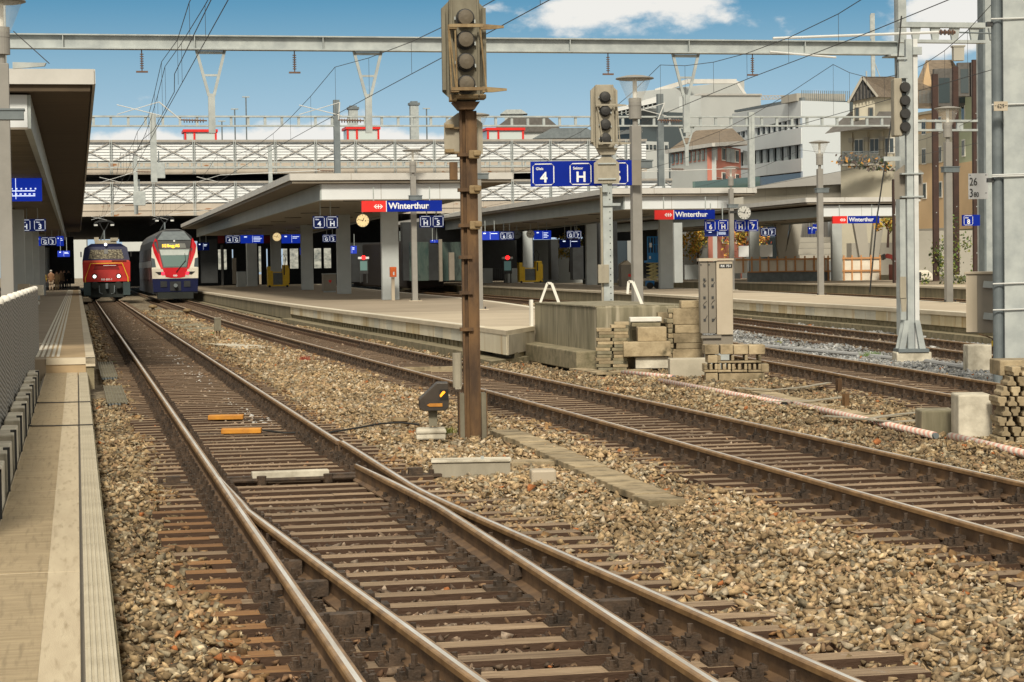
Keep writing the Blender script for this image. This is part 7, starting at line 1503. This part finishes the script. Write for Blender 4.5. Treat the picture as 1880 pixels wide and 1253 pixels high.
for pts, lb in ((((1423, 405), (1450, 405), (1441, 475), (1430, 475)), 'leaning grey concrete pier left of the stair wall'), (((1456, 405), (1474, 405), (1464, 475), (1440, 475)), 'grey concrete pier leaning the other way beside the stair wall'), (((1567, 408), (1590, 408), (1597, 480), (1580, 480)), 'leaning grey pier behind the timber fence, left of a pair'), (((1605, 408), (1625, 400), (1612, 480), (1598, 480)), 'leaning grey pier behind the timber fence, right of a pair')):
    d = 147; c0 = at(pts[2][0], pts[2][1], d); vs = [at(x, y, d)-c0 for x, y in pts]; b = MB(); b._add(vs+[v+Vector((0, .8, 0)) for v in vs], [(0, 1, 2, 3), (7, 6, 5, 4), (0, 4, 5, 1), (1, 5, 6, 2), (2, 6, 7, 3), (3, 7, 4, 0)]); tag(b.build('concrete_pier', M['stoneface'], None, c0), lb, 'pier')
# orange timber fence with sheeting
r = thing('site_fence', 'building site fence of new orange timber with white sheeting', 'fence', at(1500, 518, 141), TH*.2); o = r.location; kq = 141/F
for a_, c_, y0, y1 in ((1396, 1522, 475, 497), (1548, 1618, 476, 516), (1345, 1372, 472, 500)): 
    MB().box((a_-1500)*kq, (c_-1500)*kq, .06, .10, (518-y1)*kq, (518-y0)*kq).build('sheeting', M['tarp'], r)
MB().box((1372-1500)*kq, (1524-1500)*kq, .08, .2, 0, 20*kq).build('dark_base', M['galv_dark'], r)
for px in (1364, 1380, 1395, 1411, 1427, 1443, 1460, 1478, 1495, 1513, 1521, 1531, 1550, 1565, 1582, 1600, 1617): MB().box((px-1500)*kq-.05, (px-1500)*kq+.05, -.05, .05, 0 if px > 1515 else 19*kq, 48*kq).build('timber_post', M['timber'], r)
MB().box((1350-1500)*kq, (1618-1500)*kq, -.08, -.03, 41*kq, 44*kq).build('top_rail', M['timber'], r); MB().box((1515-1500)*kq, (1618-1500)*kq, -.08, -.03, 18*kq, 21*kq).box((1372-1500)*kq, (1522-1500)*kq, -.07, -.03, 19*kq, 21*kq).build('lower_rail', M['timber'], r)
r = thing('covered_heap', 'white sheeting draped over a heap beside the steel signal mast', 'sheet', at(1704, 516, 124), 0); kq = 124/F
MB().prism([(-24*kq, 0), (10*kq, 0), (9*kq, 12*kq), (0, 20*kq), (-14*kq, 19*kq), (-22*kq, 22*kq)], 0, 2).build('sheet', M['tarp'], r, bevel=.1)
slab_thing('platform_screen', 'plain grey screen wall behind the beige cabinet', 'screen', 1256, 1362, 486, 513, 'column', .2, d=150)
slab_thing('white_banner', 'blank white board behind the eight F sign column', 'board', 1395, 1419, 450, 472, 'signwhite', .1, d=160); slab_thing('white_banner', 'blank white board behind the orange tree', 'board', 1356, 1376, 452, 472, 'signwhite', .1, d=165)
r = thing('digger', 'dark red digger arm reaching over the fence by the steel signal mast', 'digger', at(1638, 516, 139), 0); kq = 139/F
MB().prism([(-17*kq, 45*kq), (-8*kq, 50*kq), (4*kq, 47*kq), (14*kq, 30*kq), (9*kq, 26*kq), (0, 40*kq), (-10*kq, 42*kq)], 0, .4).build('arm', paint('digger red', (.20, .03, .025)), r)
MB().prism([(-19*kq, 47*kq), (-13*kq, 50*kq), (-12*kq, 40*kq), (-17*kq, 38*kq)], -.1, .5).build('bucket', M['darkmetal'], r); MB().box(4*kq, 26*kq, 0, 2, 0, 30*kq).build('cab', paint('digger cab', (.18, .03, .025)), r)
# ribbed pale hall seen through the gaps, white walls beyond
rib = mat('ribbed white cladding', (.55, .55, .53), (.30, .30, .30), sc=.8, st_=(14, 14, .02), rough=.7, bump=0, world=True, lo=.45, hi=.55)
for a_, c_, y0, y1, d, m_, lb in ((1228, 1330, 418, 520, 190, 'modwhite', 'pale shop front seen beneath the middle canopy'), (1466, 1520, 408, 437, 175, rib, 'white ribbed cladding left of the last lamp post'), (1252, 1300, 420, 446, 186, rib, 'white ribbed wall above the yellow leaved tree'), (980, 1100, 440, 520, 230, 'modwhite', 'pale wall seen beyond the yellow machine'), (560, 622, 450, 500, 300, 'slitwall', 'bright wall glimpsed between the columns of the nearer platform'), (455, 480, 452, 500, 300, 'slitwall', 'bright slit of wall behind the dark pier'), (395, 425, 450, 500, 300, 'slitwall', 'bright slit of wall next to the white and red train'), (520, 552, 455, 500, 300, 'slitwall', 'bright wall between the yellow lift and the first columns'),
        (60, 160, 430, 512, 320, 'modwhite', 'sunlit house fronts beyond the end of the left platform'), (225, 280, 436, 470, 320, 'modwhite', 'sunlit strip of wall between the two trains'), (1530, 1650, 395, 470, 178, 'stoneface', 'pale wall glimpsed above the leaning piers')):
    slab_thing('far_wall', lb, 'wall', a_, c_, y0, y1, m_, 1., d=d, rz=0)
# dark backdrop added as the shade under the deck, daylight slits left open
r = thing('shade_backdrop', 'dark backdrop added as the shade under the car park deck', 'wall', at(640, 520, 196), TH); o = r.location
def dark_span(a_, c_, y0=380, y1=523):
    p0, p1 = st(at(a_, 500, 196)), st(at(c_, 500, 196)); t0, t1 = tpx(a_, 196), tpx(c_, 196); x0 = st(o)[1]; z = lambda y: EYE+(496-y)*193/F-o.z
    MB().box(t0-x0, t1-x0, 0, .5, z(y1), min(z(y0), 6.3-o.z)).build('shade_panel', M['dark'], r)
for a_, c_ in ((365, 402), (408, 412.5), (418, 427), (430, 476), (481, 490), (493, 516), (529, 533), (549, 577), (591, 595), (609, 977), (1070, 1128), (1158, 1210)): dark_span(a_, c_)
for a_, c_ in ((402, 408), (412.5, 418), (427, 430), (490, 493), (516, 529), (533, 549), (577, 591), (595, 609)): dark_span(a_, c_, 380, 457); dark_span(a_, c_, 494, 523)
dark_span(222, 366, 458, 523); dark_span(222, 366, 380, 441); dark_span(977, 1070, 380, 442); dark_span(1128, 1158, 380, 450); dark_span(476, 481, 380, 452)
# houses behind the deck
for a_, c_, y0, d, m_, pk, lb in ((820, 880, 245, 300, 'galv_dark', 14, 'grey gabled roof behind the octagonal signal plate'), (905, 1030, 232, 330, 'slate', 16, 'long grey roof with a small turret right of the rusty signal'), (985, 1100, 242, 300, 'galv_dark', 6, 'dark blue grey flat roof left of the second signal')):
    p = at((a_+c_)/2, 300, d); kq = d/F; w_ = (c_-a_)/2*kq; h = (300-y0)*kq; r = thing('far_house', lb, 'house', p, 0); MB().box(-w_, w_, 0, 12, -8, h-1).build('wall', M['modwhite'], r)
    MB().prism([(-w_-.5, h-1), (w_+.5, h-1), (w_*.6, h+pk*kq), (-w_*.5, h+pk*kq)], -.5, 12.5).build('roof', M[m_], r)
    if 'turret' in lb: MB().box(-1.5-2, 1.5-2, 0, 3, h, h+22*kq).prism([(-4.2, h+22*kq), (.2, h+22*kq), (-.8, h+30*kq), (-3.2, h+30*kq)], -.4, 3.4).build('turret', M['galv'], r)
    for i in range(5): MB().box(-w_*.8+i*w_*.38, -w_*.8+i*w_*.38+.9, -.55, -.4, h-3.5, h-2.3).build('window', M['glass'], r)
# ------------------------------------------------------------------ trees
def tree(label, px, py, d, h, rad, cols, seed, n_=900, size=.14):
    n_ = int(n_*1.4)
    p = at(px, py, d); r = thing('tree', label, 'tree', p, 0); rg = random.Random(seed); b = MB(); b.tube((0, 0, 0), (.05, 0, h*.45), .09, .06, 8)
    for i in range(7): a = i*.9; b.tube((.05, 0, h*(.32+.05*i)), (math.cos(a)*rad*.6, math.sin(a)*rad*.6, h*(.55+.05*i)), .035, .012, 5)
    b.build('trunk', M['brown'], r); leaves(n_, rad, size, [M[c] for c in cols], 'crown', r, (0, 0, h*.62), h*.34/rad, seed)
tree('small yellow and orange tree behind the beige cabinet', 1281, 500, 172, 4.6, 1.7, ('ly', 'lo', 'lg', 'ly'), 3); tree('reddish bush left of the yellow tree', 1262, 470, 176, 2.3, 1.1, ('lr', 'lo', 'lg'), 4, 350)
tree('orange and green tree behind the small lamp post', 1368, 498, 172, 4.7, 1.5, ('lo', 'ly', 'lg', 'lr'), 5, 800); tree('slim yellow tree seen beyond the yellow machine', 1046, 500, 200, 4.2, 1.5, ('ly', 'ly', 'lg'), 6, 500, .16); tree('yellow tree between the leaning piers', 1556, 470, 160, 3.3, 1.1, ('ly', 'lo', 'lg'), 7, 500)
tree('autumn shrub on the terrace above the heap', 1630, 455, 135, 2.6, .8, ('ly', 'lg', 'lo'), 8, 260); tree('green tree left of the second yellow tree', 1068, 500, 205, 3.8, 1.0, ('lgb', 'ly'), 16, 260, .16)
def bush(label, px, py, d, rad, cols, seed, n_=380, size=.06, sq=1.5): 
    r = thing('bush', label, 'bush', at(px, py, d), 0); leaves(n_, rad, size, [M[c] for c in cols], 'foliage', r, (0, 0, rad*sq*.6), sq, seed)
bush('green leafy bush left of the lamp post near the orange house', 1729, 514, 112, .95, ('lg', 'lgb', 'ld'), 9, 420, .10); bush('taller green bush right of the lamp post near the orange house', 1754, 516, 112, .95, ('ld', 'lg', 'lgb'), 10, 600, .09, 2.)
def tuft(label, px, py, z, h, n_, col, seed):
    rg = random.Random(seed); b = MB(); p = gnd(px, py, z)
    for _ in range(n_):
        x, y = rg.gauss(0, h*.5), rg.gauss(0, h*.5); dx, dy = rg.gauss(0, h*.3), rg.gauss(0, h*.3); b.poly([(x-.006, y, 0), (x+.006, y, 0), (x+dx*.5+.004, y+dy*.5, h*.6), (x+dx, y+dy, h*rg.uniform(.7, 1.2)), (x+dx*.5-.004, y+dy*.5, h*.6)])
    tag(b.build('weed_tuft', M[col], None, p), label, 'weed')
for i, (px, py, h, n_, c, lb) in enumerate(((1600, 660, .16, 120, 'lgb', 'bright green weed beside the grey pipe and marker'), (1856-10, 690, .18, 60, 'lg', 'thin weeds by the pale foundation block'), (208, 668, .05, 90, 'lgb', 'small green weed left of the left rail'), (390, 616, .09, 90, 'lgb', 'green weed at the foot of the small box on legs'), (560, 664, .13, 60, 'lr', 'reddish dry weed between the left tracks'), (822, 800, .10, 80, 'lg', 'green weed between the arrow marker and rusty mast'), (650, 628, .08, 100, 'lg', 'moss and weed under the old platform wall'), (540, 640, .08, 60, 'lg', 'faint weed on the ballast between the left tracks'), (1430, 612+20, .08, 40, 'lg', 'weed at the edge of the grey ballast'), (420, 575, .07, 80, 'lg', 'weed by the rail beneath the old platform wall'))):
    tuft(lb, px, py, -.2, h, n_, c, 30+i)
